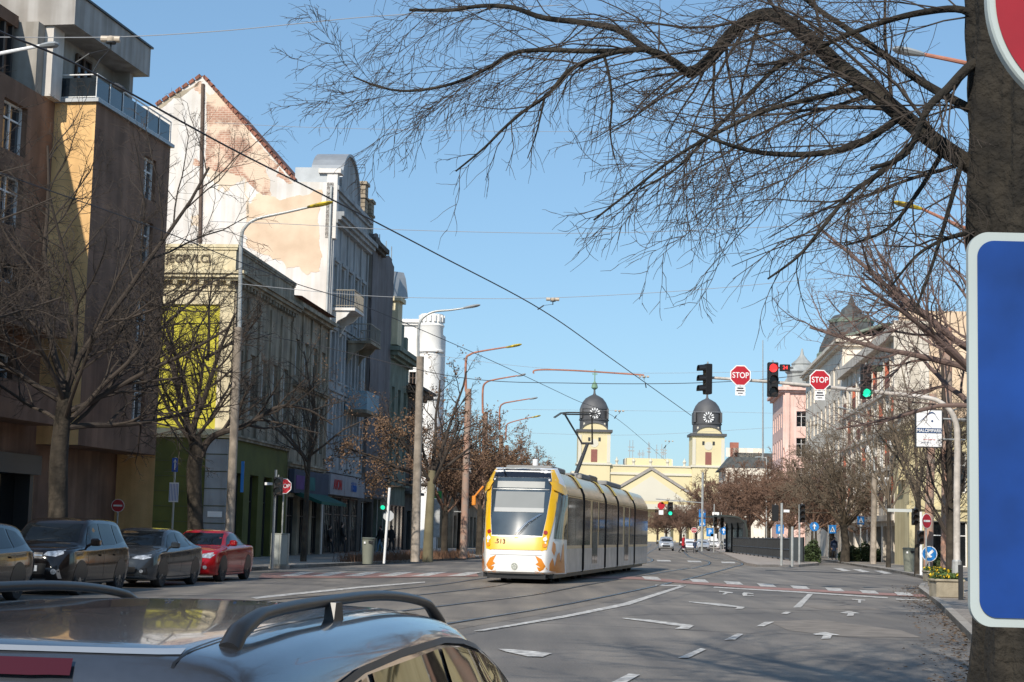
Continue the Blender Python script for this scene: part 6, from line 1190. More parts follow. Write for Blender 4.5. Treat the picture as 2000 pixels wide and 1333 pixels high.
# ------------------------------------------------------------------ people
SKIN = M('skin', (.45,.27,.19), rough=.6, var=0); HAIR = M('dark_hair', (.03,.02,.015), rough=.7, var=0)
def person(label, px, pyb, h, coat, legs, step=.3, face=0, lean=0, z=.12, bag=None, crouch=0, loc=None, group=None):
    g = G(px,pyb,z) if loc is None else Vector(loc); t = thing('person', label, 'person', (g.x,g.y,z), face); k = h/1.75
    me = bpy.data.meshes.new('body'); V = []; E = []; RR = []
    def v(p, r, par=None):
        V.append((p[0]*k,(p[1]+lean*max(0,p[2]-.9))*k,p[2]*k)); RR.append(r*k); 
        if par is not None: E.append((par,len(V)-1))
        return len(V)-1
    hip = v((0,0,.95),.145); w1 = v((0,0,1.12),.135,hip); ch = v((0,0,1.35),.165,w1); nk = v((0,.0,1.50),.06,ch); hd_ = v((0,-.02,1.60),.088,nk); tp__ = v((0,-.01,1.70),.085,hd_); v((0,-.11,1.615),.022,hd_)
    for s in (1,-1):
        f = s*step; a = v((s*.10,0,.90),.10,hip); kn = v((s*.11,-.06-f*.5,.50),.065,a); an = v((s*.10,.03-f*.9+(.1 if f<0 else 0),.09),.042,kn); v((s*.11,-.13-f*.9,.035),.04,an)
        sh = v((s*.19,0,1.42),.065,ch); el = v((s*.25,.03+f*.3,1.14),.048,sh); wr = v((s*.24,-.06+f*.55,.90),.030,el); pm_ = v((s*.24,-.08+f*.6,.84),.034,wr)
        for q in range(4): k1 = v((s*.24,-.10+f*.6+q*.018,.79-abs(q-1.4)*.004),.011,pm_); v((s*.232,-.105+f*.62+q*.018,.745+abs(q-1.4)*.008),.009,k1)
        v((s*.215,-.125+f*.6,.80),.011,pm_)
    me.from_pydata(V, E, [])
    o = bpy.data.objects.new('body', me); COL.objects.link(o); md = o.modifiers.new('s','SKIN')
    for i, r in enumerate(RR): me.skin_vertices[0].data[i].radius = (r, r*.85 if r > .1 else r)
    me.skin_vertices[0].data[0].use_root = True; md.use_smooth_shade = True; o.modifiers.new('b','SUBSURF').levels = 1
    dg = bpy.context.evaluated_depsgraph_get(); m2 = bpy.data.meshes.new_from_object(o.evaluated_get(dg)); bpy.data.objects.remove(o); bpy.data.meshes.remove(me)
    m2.materials.clear(); m2.materials.append(SKIN); m2.materials.append(legs)
    for p in m2.polygons: p.material_index = 1 if p.center.z < .95*k else 0; p.use_smooth = True
    for p in m2.polygons:
        if abs(p.center.x) > .2*k and p.center.z < .92*k: p.material_index = 0
    bo = bpy.data.objects.new('body', m2); COL.objects.link(bo); bo.parent = t
    L_ = lambda y, z_: (y+lean*max(0,z_-.9))*k
    m = MB(); V2 = []; n = 16; secs = [(.68,.20,.15),(.85,.195,.15),(1.05,.175,.14),(1.25,.20,.15),(1.40,.215,.14),(1.47,.14,.10),(1.53,.075,.075)]
    for z_, a, b in secs:
        for j in range(n): q = 2*math.pi*j/n; V2.append((a*k*math.cos(q), L_(b*math.sin(q),z_), z_*k))
    m.add(V2, [(i*n+j,i*n+(j+1)%n,(i+1)*n+(j+1)%n,(i+1)*n+j) for i in range(len(secs)-1) for j in range(n)]); 
    for s in (1,-1):
        f = s*step; m.tube([(s*.185*k,L_(0,1.43),1.43*k),(s*.25*k,L_(.03+f*.3,1.14),1.14*k),(s*.24*k,L_(-.05+f*.52,.92),.92*k)], [.075*k,.062*k,.048*k], 9)
    m.build('coat', coat, t, smooth=True)
    m = MB(); m.lathe((0,L_(.015,1.66),1.655*k), [(.06*k,-.12*k),(.098*k,-.05*k),(.108*k,.02*k),(.085*k,.085*k),(.03*k,.115*k)], 12); m.build('hair', HAIR, t, smooth=True)
    for s in (1,-1):
        m = MB(); m.lathe((s*.035*k,L_(-.095,1.62),1.632*k), [(.012*k,-.008),(.012*k,.008)], 6); m.build('eye', INK, t)
    if bag:
        m = MB(); m.bbox(.26*k,.42*k,-.15,.2,.45,.85,.03); m.build('bag', bag, t)
    return t
CB = M('black_coat', (.02,.02,.022), rough=.9, var=.2); CN = M('navy_coat', (.03,.05,.10), rough=.9, var=.2); CR = M('red_coat', (.42,.02,.03), rough=.9, var=.15); JE = M('dark_trousers', (.03,.032,.04), rough=.9, var=.2); JB = M('pale_jeans', (.15,.25,.36), rough=.9, var=.2)
person('person in a black coat walking behind the taller one by the shop windows', 643, 1082, 1.62, CB, JE, .22, R(70)); person('taller person in a long black coat by the shop windows left of the bin', 666, 1081, 1.82, CB, JE, .25, R(100))
person('person in dark jacket and pale jeans just left of the slanted white post', 742, 1079, 1.7, CB, JB, .28, R(-60)); person('dark figure with hands down just right of the slanted white post', 763, 1078, 1.72, CB, JE, .12, R(30))
person('person in a bright red coat pushing along between the waiting cars', 1334, 1080, 1.85, CR, JE, .35, R(70), -.08, z=0, bag=M('pink_bag',(.5,.08,.16),var=0)); person('small figure in blue coat right of the red coated walker', 1357, 1081, 1.35, CN, JE, .1, R(20), z=0)
person('person in dark clothes standing left of the large bare tree trunk', 1629, 1094, 1.75, CN, JE, .1, R(10)); person('person in blue grey jacket leaning over the stand outside the right shops', 1758, 1096, 1.6, M('blue_grey_jacket',(.14,.19,.27),rough=.9,var=.2), JE, .1, R(-70), -.25)
# ------------------------------------------------------------------ overhead wires and hangers
WIRE = M('wire', (.035,.035,.04), rough=.6, var=0); PORC = M('porcelain', (.5,.42,.33), rough=.4, var=.15); WIREP = M('pale_wire', (.30,.31,.33), rough=.6, var=0)
def wire(label, pts, r, mat=WIRE, name='overhead_wire', sm=True):
    P = smooth([tuple(p) for p in pts], 8) if sm else pts; m = MB(); m.tube(P, r, 5); return tag(m.build(name, mat), label, 'overhead wire')
W5 = lambda l, z=5.8: [G(x,y,z) for x,y in l]
wire('thick contact wire crossing the whole sky from upper left to the towers', W5([(-60,25),(0,62),(120,112),(235,172),(450,290),(640,386),(850,495),(1060,607),(1200,705),(1350,812)]), .011)
wire('second contact wire running lower from the left edge over the tram', W5([(-60,305),(0,338),(300,445),(560,548),(720,602),(960,705),(1120,780)])+[at(1210,822,66),at(1300,900,110)], .008)
def span(label, pts, Ys, r=.006, mat=WIREP): 
    return wire(label, [at(x,y,Ys if not hasattr(Ys,'__len__') else Ys[i]) for i,(x,y) in enumerate(pts)], r, mat)
span('topmost span wire with porcelain insulator across the upper left corner', [(-20,73),(215,73),(420,62),(600,45),(740,32),(1100,10)], 17, .005)
span('thin span wire level with the brick gable roof', [(420,240),(600,249),(900,256),(1180,258),(1600,262)], 34, .005)
span('span wire just above the yellow lamp head reaching the right trees', [(410,433),(560,438),(800,450),(1130,456),(1430,447),(1720,432)], 30, .0055)
span('span wire hanging level with the ornate balcony', [(470,555),(700,577),(880,583),(1080,582),(1340,568),(1580,547),(1800,530)], 33, .0055)
span('span wire below the grey lamp head to the red traffic light', [(480,648),(640,680),(900,738),(1130,749),(1370,748),(1560,734),(1760,700)], 52, .011, WIRE)
span('faint span wire along the tops of the far lamp poles', [(820,690),(1010,715),(1200,728),(1400,728),(1600,722)], 60, .006)
span('faint low span wire in front of the church towers', [(1000,800),(1180,802),(1400,805),(1530,808)], 100, .008); span('second faint low span wire in front of the church towers', [(1000,845),(1240,850),(1520,835)], 120, .01)
span('upper red span tube holding the contact wire above the tram', [(1042,730),(1050,723),(1120,724),(1258,733)], 56, .028, RUST)
def hanger(label, c, legs, Y):
    p = at(*c, Y); t = thing('wire_hanger', label, 'wire hanger', p, 0, 'insulated wire hangers'); s_ = Y/17*.5+.5
    m = MB(); 
    for dx in (-.06,.06): m.lathe((dx*s_-.012,0,0), [(.02,-.035),(.034,-.03),(.034,.045),(.02,.05)], 10, 0, 'x')
    m.lathe((0,0,0), [(.04,-.03),(.05,-.0),(.05,.012),(.03,.03)], 10); m.build('insulator', PORC, t, smooth='auto'); m = MB(); m.lathe((0,0,0), [(.055,-.045),(.055,-.03)], 12); m.tube([(0,0,-.04),(0,0,-.11)],.010,5)
    for (lx,ly) in legs: q = at(lx,ly,Y)-p; m.tube([(0,0,-.1),q*.6], .004, 4); m.tube([q*.6,q], .009*s_, 5)
    m.build('hanger_arm', DKMET, t)
hanger('porcelain insulator hanger at the upper left below the top span wire', (217,77), [(146,124),(182,142)], 17)
hanger('insulator hanger on the contact wire right of centre', (1080,585), [(1050,605)], 33); hanger('insulator hanger at the end of the red span tube', (1258,736), [(1262,758)], 56); hanger('small hanger above the tram pantograph', (1210,803), [(1200,818)], 66); hanger('small hanger before the church front', (1307,862), [(1297,876)], 92)
m = MB(); p = at(233,171,16.6); m.lathe((0,0,0), [(.02,-.06),(.03,-.03),(.03,.03),(.015,.07)], 8, 0, 'x'); o = m.build('wire_clamp', DKMET); o.location = p; o.rotation_euler = (0,.5,0); tag(o, 'dark clamp on the thick contact wire beside the white chimney', 'clamp')
# ------------------------------------------------------------------ trees
def perp(d, rg):
    a = d.cross(Vector((rg.gauss(0,1),rg.gauss(0,1),rg.gauss(0,1)))); 
    return a.normalized() if a.length > 1e-5 else Vector((1,0,0))
def grow(mb, p, d, L, r, lv, rg, P, tips=None):
    n = P['seg'][lv]; pts = [p.copy()]; rad = [r]; sl_ = L/n; r1 = r*P['taper'][lv]; q = p.copy()
    for i in range(n):
        d = (d + Vector((rg.gauss(0,1),rg.gauss(0,1),rg.gauss(0,1)))*P['wob'][lv] + Vector((0,0,P['trop'][lv]))).normalized(); q = q+d*sl_; pts.append(q.copy()); rad.append(r+(r1-r)*(i+1)/n)
    mb.tube(pts, rad, P['side'][lv], cap=False)
    if lv+1 < len(P['seg']): spawn(mb, pts, rad, L, lv, rg, P, tips)
    elif tips is not None: tips.append((pts[-1], pts[len(pts)//2]))
def spawn(mb, pts, rad, L, lv, rg, P, tips, lo=None, cnt=None, Lc=None):
    n = len(pts)-1; c = cnt if cnt is not None else P['n'][lv]; lo = P['lo'][lv] if lo is None else lo
    for k in range(c):
        t = lo+(1-lo)*((k+rg.random())/c); i = min(n-1, int(t*n)); f = t*n-i; q = pts[i].lerp(pts[i+1], f); dd = (pts[i+1]-pts[i]).normalized(); rr = rad[i]+(rad[i+1]-rad[i])*f
        a = R(P['ang'][lv]+rg.gauss(0,9)); nd = (dd*math.cos(a)+perp(dd, rg)*math.sin(a)+P.get('bias',Vector((0,0,0)))*.25).normalized()
        l2 = (Lc if Lc else L*P['len'][lv])*(1.15-.55*t)*rg.uniform(.65,1.2); grow(mb, q, nd, l2, max(P['rmin'], min(rr*.75, rr*P['rk'][lv])), lv+1, rg, P, tips)
BARK = M('bark_grey_brown', (.062,.050,.037), rough=.95, var=.5, scale=3, bump=.8, bs=14, streak=.3); TWIG = M('twig_brown', (.050,.038,.030), rough=.9, var=.2); TWIGR = M('twig_red_brown', (.17,.10,.068), rough=.9, var=.3); TWIGG = M('twig_grey_brown', (.15,.115,.08), rough=.9, var=.3); BIRCH = M('pale_patchy_bark', (.42,.37,.30), rough=.95, var=.5, scale=2.2, bump=.5, dirt=(.15,.11,.08))
DRYL = M('dry_leaf', (.21,.125,.072), rough=.9, var=.5, scale=1.5)
def leaves(m, tips, rg, per, s, mi=1):
    for a, b in tips:
        for _ in range(per):
            c = a.lerp(b, rg.random())+Vector((rg.gauss(0,1),rg.gauss(0,1),rg.gauss(0,1)))*.10; u = Vector((rg.gauss(0,1),rg.gauss(0,1),rg.gauss(0,1))).normalized(); v = u.cross(Vector((rg.gauss(0,1),rg.gauss(0,1),rg.gauss(0,1)))).normalized(); m.add([c-u*s, c+v*s*.6, c+u*s, c-v*s*.6], [(0,1,2,3)], mi)
def tree(name, label, x, y, trunk, limbs, P, seed, bark=BARK, twig=TWIG, leaf=0, ls=.06, z=.12, group=None, leafx=None):
    rg = random.Random(seed); t = thing(name, label, 'tree', (x,y,z), 0, group); m = MB()
    pts = [Vector(p) for p in smooth([tuple(p[:3]) for p in trunk], 5)]; rs = [p[0] for p in smooth([(p[3],) for p in trunk], 5)]; m.tube(pts, rs, 14, cap=False); m.build('trunk', bark, t, smooth='auto')
    m = MB(); tips = []
    top = pts[-1]; 
    for (p0, d, L, r) in limbs: grow(m, Vector(p0), Vector(d).normalized(), L, r, 0, rg, P, tips)
    mats = [twig]
    if leaf:
        sel = [tp for tp in tips if (leafx is None or leafx(tp[0], rg))]; leaves(m, sel, rg, leaf, ls); mats.append(DRYL)
    m.build('crown', mats, t); return t
def PT(rmin=.006, n=(6,6,6), seg=(7,6,5,3), trop=(.03,.03,.01,-.02), ln=(.55,.5,.45), ang=(42,45,48), wob=(.10,.13,.16,.2)):
    return dict(seg=seg, n=n+(0,), lo=(.22,.2,.15,.1), len=ln+(0,), ang=ang+(0,), wob=wob, trop=trop, taper=(.35,.35,.4,.5), side=(8,5,4,3), rk=(.55,.55,.6,.6), rmin=rmin)
def limbset(base, h, n, L, r, seed, spread=.9, up=.8):
    rg = random.Random(seed); out = []
    for i in range(n):
        a = 2*math.pi*(i+rg.uniform(-.3,.3))/n; k = rg.uniform(.4,1)*spread; out.append(((base[0],base[1],base[2]-rg.uniform(0,h)), (math.cos(a)*k, math.sin(a)*k, up*rg.uniform(.7,1.2)), L*rg.uniform(.75,1.1), r*rg.uniform(.7,1)))
    out.append(((base[0],base[1],base[2]),(rg.uniform(-.1,.1),0,1),L*1.05,r)); return out
LG = 'bare street trees along the left pavement'
def tx(px, Y): return at(px,1000,Y).x
# T1 far left, several crooked limbs
Y = 47; x = tx(112,Y)
l = limbset((.05,0,5.0), 1.2, 7, 5.6, .08, 5, 1.1, .6); l += [((0,0,4.4),(1,.1,.35),5.2,.09),((0,0,4.7),(-.9,-.2,.5),5,.09),((.05,0,4.0),(1,.5,-.02),4.6,.09),((.05,0,5.0),(.3,.1,1),7.5,.10),((.05,0,5.0),(-.35,.1,1),7.5,.10)]
tree('street_tree', 'big bare tree at the far left before the ochre block', x, Y, [(0,0,-.1,.34),(.02,0,1.5,.27),(-.04,0,3.2,.25),(.05,0,5.0,.2)], l, PT(.0055,(11,8,7)), 11, group=LG)
for x_, y_, lb in ((-15.6,24.5,'bare tree of the left row standing nearest, outside the view'),(-14.9,35.5,'bare tree of the left row just outside the left edge of the view')):
    dup(bpy.data.objects['street_tree'], (x_,y_,.12), y_, lb, LG)
# T2
Y = 57; x = tx(382,Y); Q = lambda px, py: at(px,py,Y)-Vector((x,Y,.12))
def towards(a, b): d = Q(*b)-Q(*a); return (tuple(Q(*a)), tuple(d), d.length)
l = []
for a, b, r in (((378,862),(340,770),.13),((372,800),(300,590),.09),((366,820),(356,600),.08),((372,850),(470,640),.11),((400,700),(520,640),.06),((350,760),(255,640),.07),((405,705),(440,560),.06)):
    p_, d_, L = towards(a,b); d_ = (d_[0], random.Random(int(a[0]+b[1])).uniform(-.6,.6), d_[2]); l.append((p_, d_, L*1.1, r))
T2 = tree('street_tree', 'bare forked tree in front of the lime wall with knobbly trunk', x, Y, [(*(Q(383,1075)[0:3]),.30),(*Q(381,1000),.25),(*Q(379,920),.25),(*Q(384,880),.24),(*Q(378,850),.22)], l+limbset(tuple(Q(378,855)), .3, 4, 3.4, .08, 3), PT(.0055,(9,7,6)), 21, group=LG)
t = T2
if t:
    m = MB(); rg = random.Random(77); pts = [Vector(p) for p in smooth([tuple(Q(*p)) for p in [(392,892),(402,868),(425,848),(470,835),(500,820),(545,795),(600,800),(650,830)]], 5)]; rs = [.14-.115*i/len(pts) for i in range(len(pts))]; m.tube(pts, rs, 8, cap=False); spawn(m, pts, rs, 3.6, 0, rg, PT(.006,(9,6,5)), None, .25, 13, 2.4); m.build('limb', [TWIG], t)
# small tree in front of the weathered building, T3 with dead leaves, row further on
Y = 72; x = tx(596,Y); tree('street_tree', 'bare twiggy tree before the shop fronts behind the left stop sign', x, Y, [(0,0,-.1,.14),(.05,0,3.5,.1),(.1,0,4.5,.08)], limbset((.1,0,4.6), 1.2, 7, 4.2, .07, 8, 1.0, .9), PT(.007,(6,6,5)), 31, group=LG, leaf=1, ls=.04, leafx=lambda p, rg: p.x > 0)
Y = 84; x = tx(838,Y); l = limbset((.1,0,4.4), .8, 6, 4.6, .10, 6, 1.0, .8)+[((.1,0,4.0),(-1,0,.25),4.6,.09),((.1,0,3.7),(-1,.2,-.02),4.2,.08),((.1,0,4.3),(.45,0,1),5.6,.11)]
tree('street_tree', 'tree with clinging brown leaves behind the tall concrete lamp pole', x, Y, [(0,0,-.1,.27),(.02,0,2,.22),(.1,0,4.4,.19)], l, PT(.008,(6,6,5)), 41, bark=M('greenish_bark',(.19,.165,.10),rough=.95,var=.3,bump=.5), group=LG, leaf=5, ls=.065, leafx=lambda p, rg: p.x < -.4 and p.z < 7 or rg.random()<.12)
# far trees: one build, copied
rg = random.Random(5)
Pf = PT(.015,(8,7,6),seg=(5,4,4,2))
base = tree('street_tree', 'red brown bare tree just behind the rust stained pole', tx(938,108), 108, [(0,0,-.1,.24),(0,0,3.2,.18)], limbset((0,0,3.3), .9, 8, 4.9, .09, 9, 1.1, .9), Pf, 51, twig=TWIGR, group=LG, leaf=2, ls=.07)
for px, Y, s, lb in ((972,124,1.0,'second red brown tree of the far left row'),(1000,142,1.0,'third red brown tree of the far left row, above the tram'),(900,112,.95,'leafy brown tree between the lamp poles on the left'),(1030,170,1.1,'brown tree farthest along the left, behind the tram roof'),(870,96,.9,'brown tree behind the white round tower base'),(1070,230,1.1,'brown tree in the distance hidden partly by the tram')):
    dup(base, (tx(px,Y),Y,.12), rg.uniform(0,6), lb, LG, s)
# right side
RG_ = 'bare street trees along the right pavement'
Y = 119; x = tx(1650,Y); tree('street_tree', 'large bare grey brown tree on the right pavement near the hedge', x, Y, [(0,0,-.1,.36),(.05,0,1.2,.28),(-.1,0,2.6,.25)], limbset((-.1,0,2.7), .6, 12, 6.0, .11, 12, .95, .95), PT(.014,(9,8,7),seg=(6,5,4,2)), 61, twig=TWIGG, group=RG_)
base2 = tree('street_tree', 'bushy red brown tree left of the large bare tree', tx(1590,140), 140, [(0,0,-.1,.28),(0,0,2.6,.22)], limbset((0,0,2.7), .9, 11, 4.9, .10, 14, 1.15, .75), PT(.022,(9,8,7),seg=(5,4,3,2)), 71, twig=TWIGR, group=RG_)
for px, Y, s, lb in ((1545,158,1.05,'red brown tree in front of the pink house'),(1625,150,.9,'brown tree just behind the large bare tree'),(1500,182,1.2,'round red brown tree beside the small pale lamp pole'),(1462,205,1.25,'red brown tree behind the tram shelter'),(1425,235,1.35,'tall brown tree overlapping the right church tower base'),(1400,260,1.1,'reddish tree above the queue of cars'),(1360,330,1.0,'low reddish tree in front of the church columns'),(1330,345,1.1,'low reddish tree left of centre before the church'),(1302,355,1.0,'low reddish tree next to the tram rear'),(1285,380,.9,'low reddish tree mostly hidden by the tram'),(1740,92 if False else 128,.8,'small bare tree before the grey block')):
    dup(base2, (tx(px,Y),Y,.12), rg.uniform(0,6), lb, RG_, (s*1.1,s*1.1,s))
Y = 63; x = tx(1854,Y); tree('street_tree', 'slender bare tree behind the planters on the right', x, Y, [(0,0,-.1,.16),(.03,0,2.5,.13),(0,0,5,.10)], limbset((0,0,3.2), 1.8, 12, 3.3, .06, 15, .75, 1.1)+[((0,0,5),(0,0,1),5.5,.09)], PT(.006,(7,6,4)), 81, group=RG_)
Y = 78; x = tx(1792,Y); tree('street_tree', 'tall bare tree beside the grey litter bin under the shopping sign', x, Y, [(0,0,-.1,.17),(.03,0,2.5,.14),(0,0,4.2,.12)], limbset((0,0,4.2), 1.2, 9, 5.4, .07, 25, .75, 1.1), PT(.008,(8,7,5)), 83, twig=TWIGG, group=RG_)
Y = 98; x = tx(1735,Y); tree('street_tree', 'thin bare tree behind the pavement board and galvanised lamp pole', x, Y, [(0,0,-.1,.15),(.03,0,2.5,.12),(0,0,4.2,.10)], limbset((0,0,4.2), 1.2, 8, 5.4, .07, 27, .7, 1.1), PT(.010,(8,6,5)), 85, twig=TWIGG, group=RG_)
Y = 32; x = tx(1925,Y); tree('street_tree', 'bare tree with pinkish twigs behind the big trunk', x, Y, [(0,0,-.1,.22),(0,0,3,.18),(-.1,0,5,.14)], limbset((-.1,0,5.0), 1.6, 8, 3.4, .07, 16, 1.1, .5)+[((-.05,0,4.6),(-1,0,.45),3.4,.07),((-.05,0,5),(-1,0,.8),4,.07),((-.05,0,4.0),(-1,.2,.15),2.8,.05),((-.05,0,4.6),(-1,-.2,.9),3.2,.05)], PT(.0045,(7,7,5)), 91, twig=M('twig_pinkish',(.15,.10,.085),rough=.9,var=.2), group=RG_)
# hedge by the shelter and evergreen bush
HG = M('hedge_leaf', (.045,.07,.02), rough=.7, var=.5, scale=3)
def bush(label, px, py, w_, h, d, n, mat=HG, kind='bush'):
    g = G(px,py,.12); rg = random.Random(px); m = MB()
    for i in range(n):
        a = rg.uniform(0,2*math.pi); u = rg.random()**.5; x_ = math.cos(a)*u*w_/2; y_ = math.sin(a)*u*d/2; z_ = rg.random()*h*(1-.45*u*u)*(.85+.15*math.sin(x_*5)); c = Vector((x_,y_,z_)); s_ = .09; uu = Vector((rg.gauss(0,1),rg.gauss(0,1),rg.gauss(0,1))).normalized(); v = uu.cross(Vector((rg.gauss(0,1),rg.gauss(0,1),rg.gauss(0,1)))).normalized(); m.add([c-uu*s_,c+v*s_*.6,c+uu*s_,c-v*s_*.6],[(0,1,2,3)])
    o = m.build(kind, mat); o.location = g; return tag(o, label, kind)
bush('dark green bush under the bus stop sign', 1682, 1097, 3.4, 1.5, 1.6, 3500); bush('green bush at the end of the island railing', 1583, 1098, 1.4, 1.7, 1.4, 1800); bush('low green bush behind the flower planters', 1832, 1120, 1.3, 1.2, 1.5, 1500)
# ---- the big tree whose limbs hang over the street from the right
TY = 7.0; T0 = Vector((at(2022,700,TY).x, TY, .12)); rg = random.Random(123)
BBARK = M('dark_furrowed_bark', (.034,.028,.020), rough=.95, var=.6, scale=9, bump=1.0, bs=30, streak=.4)
big = thing('big_tree', 'big bare tree at the right edge whose limbs hang across the sky', 'tree', T0, 0)
m = MB(); NS = 160; n = 120; V = []
for i in range(NS+1):
    z = -.1+5.6*i/NS; 
    for j in range(n):
        a = 2*math.pi*j/n; r = .275*(1-.02*z)+.05*math.exp(-z*2)+.018*math.sin(a*5+z*1.3)+.012*math.sin(a*9-z*2.1+2)+.03*math.exp(-((z-2.75)/.35)**2)*max(0,math.cos(a-3.3))+.035*math.exp(-((z-1.9)/.3)**2)*max(0,math.cos(a-3.7)); r += .008*math.sin(a*17+math.sin(z*3.1)*1.5)+.006*math.sin(a*29+math.sin(z*4.3+1)*2)+.004*math.sin(z*23+a*7); V.append((r*math.cos(a)+.03*math.sin(z*.9), r*math.sin(a), z))
m.add(V, [(i*n+j,i*n+(j+1)%n,(i+1)*n+(j+1)%n,(i+1)*n+j) for i in range(NS) for j in range(n)]); m.build('trunk', BBARK, big, smooth=True)
PB_ = dict(seg=(8,7,6,4), n=(8,8,5,0), lo=(.15,.12,.1,.1), len=(.55,.52,.5,0), ang=(42,40,42,0), wob=(.08,.10,.14,.17), trop=(-.02,-.03,-.03,-.035), taper=(.3,.3,.4,.5), side=(7,5,4,3), rk=(.26,.42,.6,.6), rmin=.0016, bias=Vector((-.55,0,-.5)))
m = MB(); ml = MB()
def limb(pts, r0, r1, cnt, Lc, lo=.08, lv=0, ys=None, mbx=None, P=PB_):
    W = [at(px,py,Y)-T0 for px,py,Y in pts]; S_ = [Vector(p) for p in smooth([tuple(p) for p in W], 5)]; k = len(S_); rs = [r0+(r1-r0)*i/(k-1) for i in range(k)]
    (mbx or ml).tube(S_, rs, 9, cap=False); spawn(m, S_, rs, 1, lv, rg, P, None, lo, cnt, Lc); return S_
limb([(1950,350,7.0),(1900,325,7.05),(1830,280,7.1),(1760,225,7.2),(1700,175,7.3),(1640,130,7.4),(1580,75,7.5),(1530,38,7.6),(1490,30,7.7),(1440,55,7.8),(1395,105,7.9),(1365,135,8.0),(1342,142,8.0)], .041, .029, 26, 1.05, .1)
limb([(1342,142,8.0),(1310,118,8.1),(1260,95,8.2),(1210,60,8.3),(1140,45,8.4),(1060,35,8.5),(1000,15,8.6),(940,12,8.7),(880,20,8.8),(800,20,8.9)], .022, .008, 18, .9)
limb([(1342,142,8.0),(1290,105,7.9),(1230,98,7.9),(1160,115,7.9),(1110,140,7.9),(1070,185,7.9),(1020,220,7.9),(980,255,7.9),(945,290,7.9),(890,335,7.9)], .016, .004, 13, .5, .1, 1)
limb([(1220,100,7.9),(1130,100,7.95),(1060,98,8.0),(1000,105,8.0),(950,135,8.1),(880,165,8.1),(800,178,8.2),(740,170,8.3),(690,150,8.3)], .014, .004, 16, .7, .1, 0)
limb([(1180,110,7.9),(1190,150,7.9),(1195,200,7.9),(1192,260,7.9),(1200,310,7.9)], .008, .003, 8, .45, .1, 1)
limb([(1065,185,7.9),(1055,230,7.9),(1045,270,7.9),(1030,310,7.9)], .006, .002, 6, .22, .1, 2)
limb([(1760,228,7.2),(1680,280,7.1),(1600,300,7.0),(1500,300,7.0),(1430,285,6.9),(1350,255,6.9)], .018, .006, 14, .8)
limb([(1800,262,7.1),(1730,330,7.0),(1660,380,6.9),(1610,440,6.8),(1560,500,6.8),(1500,545,6.7)], .014, .004, 12, .55, .1, 1)
limb([(1840,300,7.1),(1790,380,7.0),(1730,450,6.9),(1650,480,6.9)], .012, .004, 8, .5, .1, 1)
limb([(1690,170,7.3),(1600,190,7.2),(1500,215,7.1),(1420,250,7.1),(1330,300,7.0),(1250,360,7.0),(1160,430,6.9)], .013, .004, 14, .6, .1, 1)
limb([(1600,95,7.45),(1520,130,7.4),(1450,200,7.3),(1380,270,7.2),(1320,330,7.2),(1250,370,7.2)], .012, .004, 13, .6, .1, 1)
limb([(1930,230,7.0),(1880,205,7.05),(1800,160,7.2),(1730,110,7.3),(1660,60,7.4),(1600,20,7.5),(1540,-30,7.6)], .022, .01, 14, .9)
limb([(1930,60,7.0),(1880,20,7.0),(1800,25,7.1),(1720,45,7.2),(1640,75,7.3),(1560,110,7.4),(1480,130,7.5)], .018, .007, 14, .8)
limb([(1935,110,7.0),(1895,130,6.95),(1850,175,6.9),(1810,215,6.85),(1770,300,6.8),(1700,330,6.8)], .026, .008, 10, .7)
limb([(1940,440,7.0),(1890,455,6.9),(1840,470,6.85),(1790,500,6.8),(1740,560,6.8)], .013, .004, 8, .4, .1, 1)
limb([(1880,310,7.05),(1850,420,6.9),(1820,520,6.8),(1790,600,6.8)], .012, .004, 8, .45, .1, 1)
# limbs above and behind the frame: they cast the branch shadows on the road
PU = dict(PB_); PU.update(rmin=.011, n=(9,7,4,0), rk=(.45,.5,.6,.6), side=(6,4,3,3), trop=(.02,.03,.04,.04), bias=Vector((-.1,.1,.6)))
for (a, d, L, r) in (((0,0,4.6),(-.9,.15,1),5.2,.10),((0,0,5.2),(-.4,.7,1),5.5,.11),((0,0,5.2),(.3,-.4,1),5,.12),((0,0,5.0),(-1,-.5,.8),5.2,.10),((0,0,4.4),(-.7,.9,.75),5.5,.09),((0,0,5.3),(0,.2,1),6,.13),((0,0,4.9),(.9,.4,.8),4.6,.1),((0,0,4.7),(-.75,.45,1),8.5,.12),((0,0,5.0),(-.85,.75,1.05),8.5,.11),((0,0,4.8),(-.95,.15,1),8,.11),((0,0,5.2),(-.5,.9,1.05),8,.11)):
    grow(ml, Vector(a), Vector(d).normalized(), L, r, 0, rg, PU)
ml.build('limbs', BBARK, big, smooth=True); m.build('crown', TWIG, big)
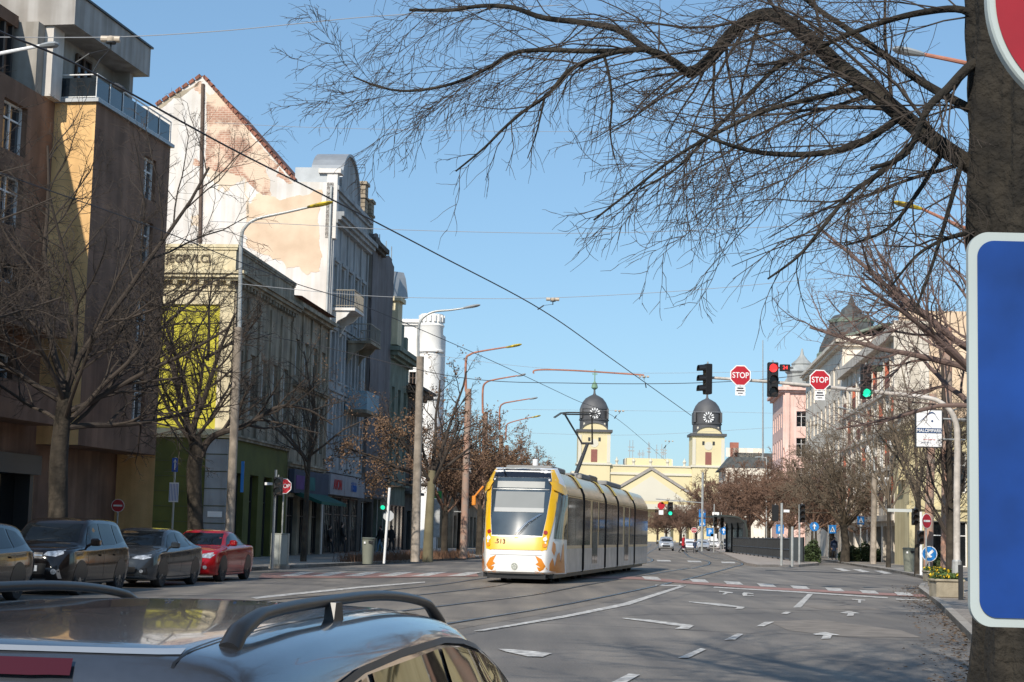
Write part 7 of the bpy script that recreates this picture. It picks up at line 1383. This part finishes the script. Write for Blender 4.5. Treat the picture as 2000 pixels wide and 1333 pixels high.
# ------------------------------------------------------------------ the two big signs on their post at the right
SY = 4.0; c0 = at(2160,10,SY); RS = 248*SY/FPX*.99
sp_ = thing('sign_post', 'round red and blue no stopping sign above a large blue plate at the right edge', 'road sign', (c0.x,SY,0.0))
m = MB(); m.tube([(0,.05,0),(0,.05,c0.z+.35)], .038, 12); m.build('post', GALV, sp_, smooth='auto')
m = MB(); m.lathe((0,-.03,c0.z), [(RS*.985,.0),(RS,.006),(RS,.03),(RS*.97,.036)], 72, 0, 'y'); p = m.build('round_plate', M('plate_edge_grey',(.42,.47,.46),rough=.45,var=.1), sp_, smooth='auto')
def annulus(r0, r1, y, mat, name, n=96):
    m = MB(); V = []
    for j in range(n): a = 2*math.pi*j/n; V += [(r0*math.cos(a),y,c0.z+r0*math.sin(a)),(r1*math.cos(a),y,c0.z+r1*math.sin(a))]
    m.add(V, [(2*j,2*j+1,(2*j+3)%(2*n),(2*j+2)%(2*n)) for j in range(n)]); return m.build(name, mat, p)
annulus(RS*.60, RS*.94, -.034, M('deep_sign_red', (.31,.008,.016), rough=.4, var=.15, scale=6), 'red_ring'); annulus(0.001, RS*.57, -.034, SBLUE, 'blue_disc'); annulus(RS*.57, RS*.60, -.033, SWHITE, 'white_line')
m = MB(); 
for s in (1,-1): d = Vector((.707,0,s*.707)); q = Vector((-.707*s,0,.707)); c = Vector((0,-.038-.0015*s,c0.z)); m.prism([c-d*RS*.6-q*.03,c+d*RS*.6-q*.03,c+d*RS*.6+q*.03,c-d*RS*.6+q*.03],(0,.0012,0))
m.build('red_cross', SRED, p)
def rrect(cx, cz_, w_, h, r, y, th, n=10):
    pts = []
    for (sx, sz, a0) in ((1,1,0),(-1,1,90),(-1,-1,180),(1,-1,270)):
        for j in range(n+1): a = R(a0+90*j/n); pts.append((cx+sx*(w_/2-r)+r*math.cos(a), y, cz_+sz*(h/2-r)+r*math.sin(a)))
    return pts
a, b_ = at(1883,458,SY), at(1879,1222,SY); hh = a.z-b_.z; zc = (a.z+b_.z)/2; ww = 2*(c0.x-a.x)
m = MB(); m.prism(rrect(0,zc,ww,hh,.05,-.035,0), (0,.02,0)); pl = m.build('blue_plate_back', MC['plate_edge_grey'], sp_)
m = MB(); m.prism(rrect(0,zc,ww-.042,hh-.042,.04,-.039,0), (0,.003,0)); m.build('blue_field', M('deep_blue',(.006,.045,.23),rough=.32,var=.35,scale=3.2), pl)
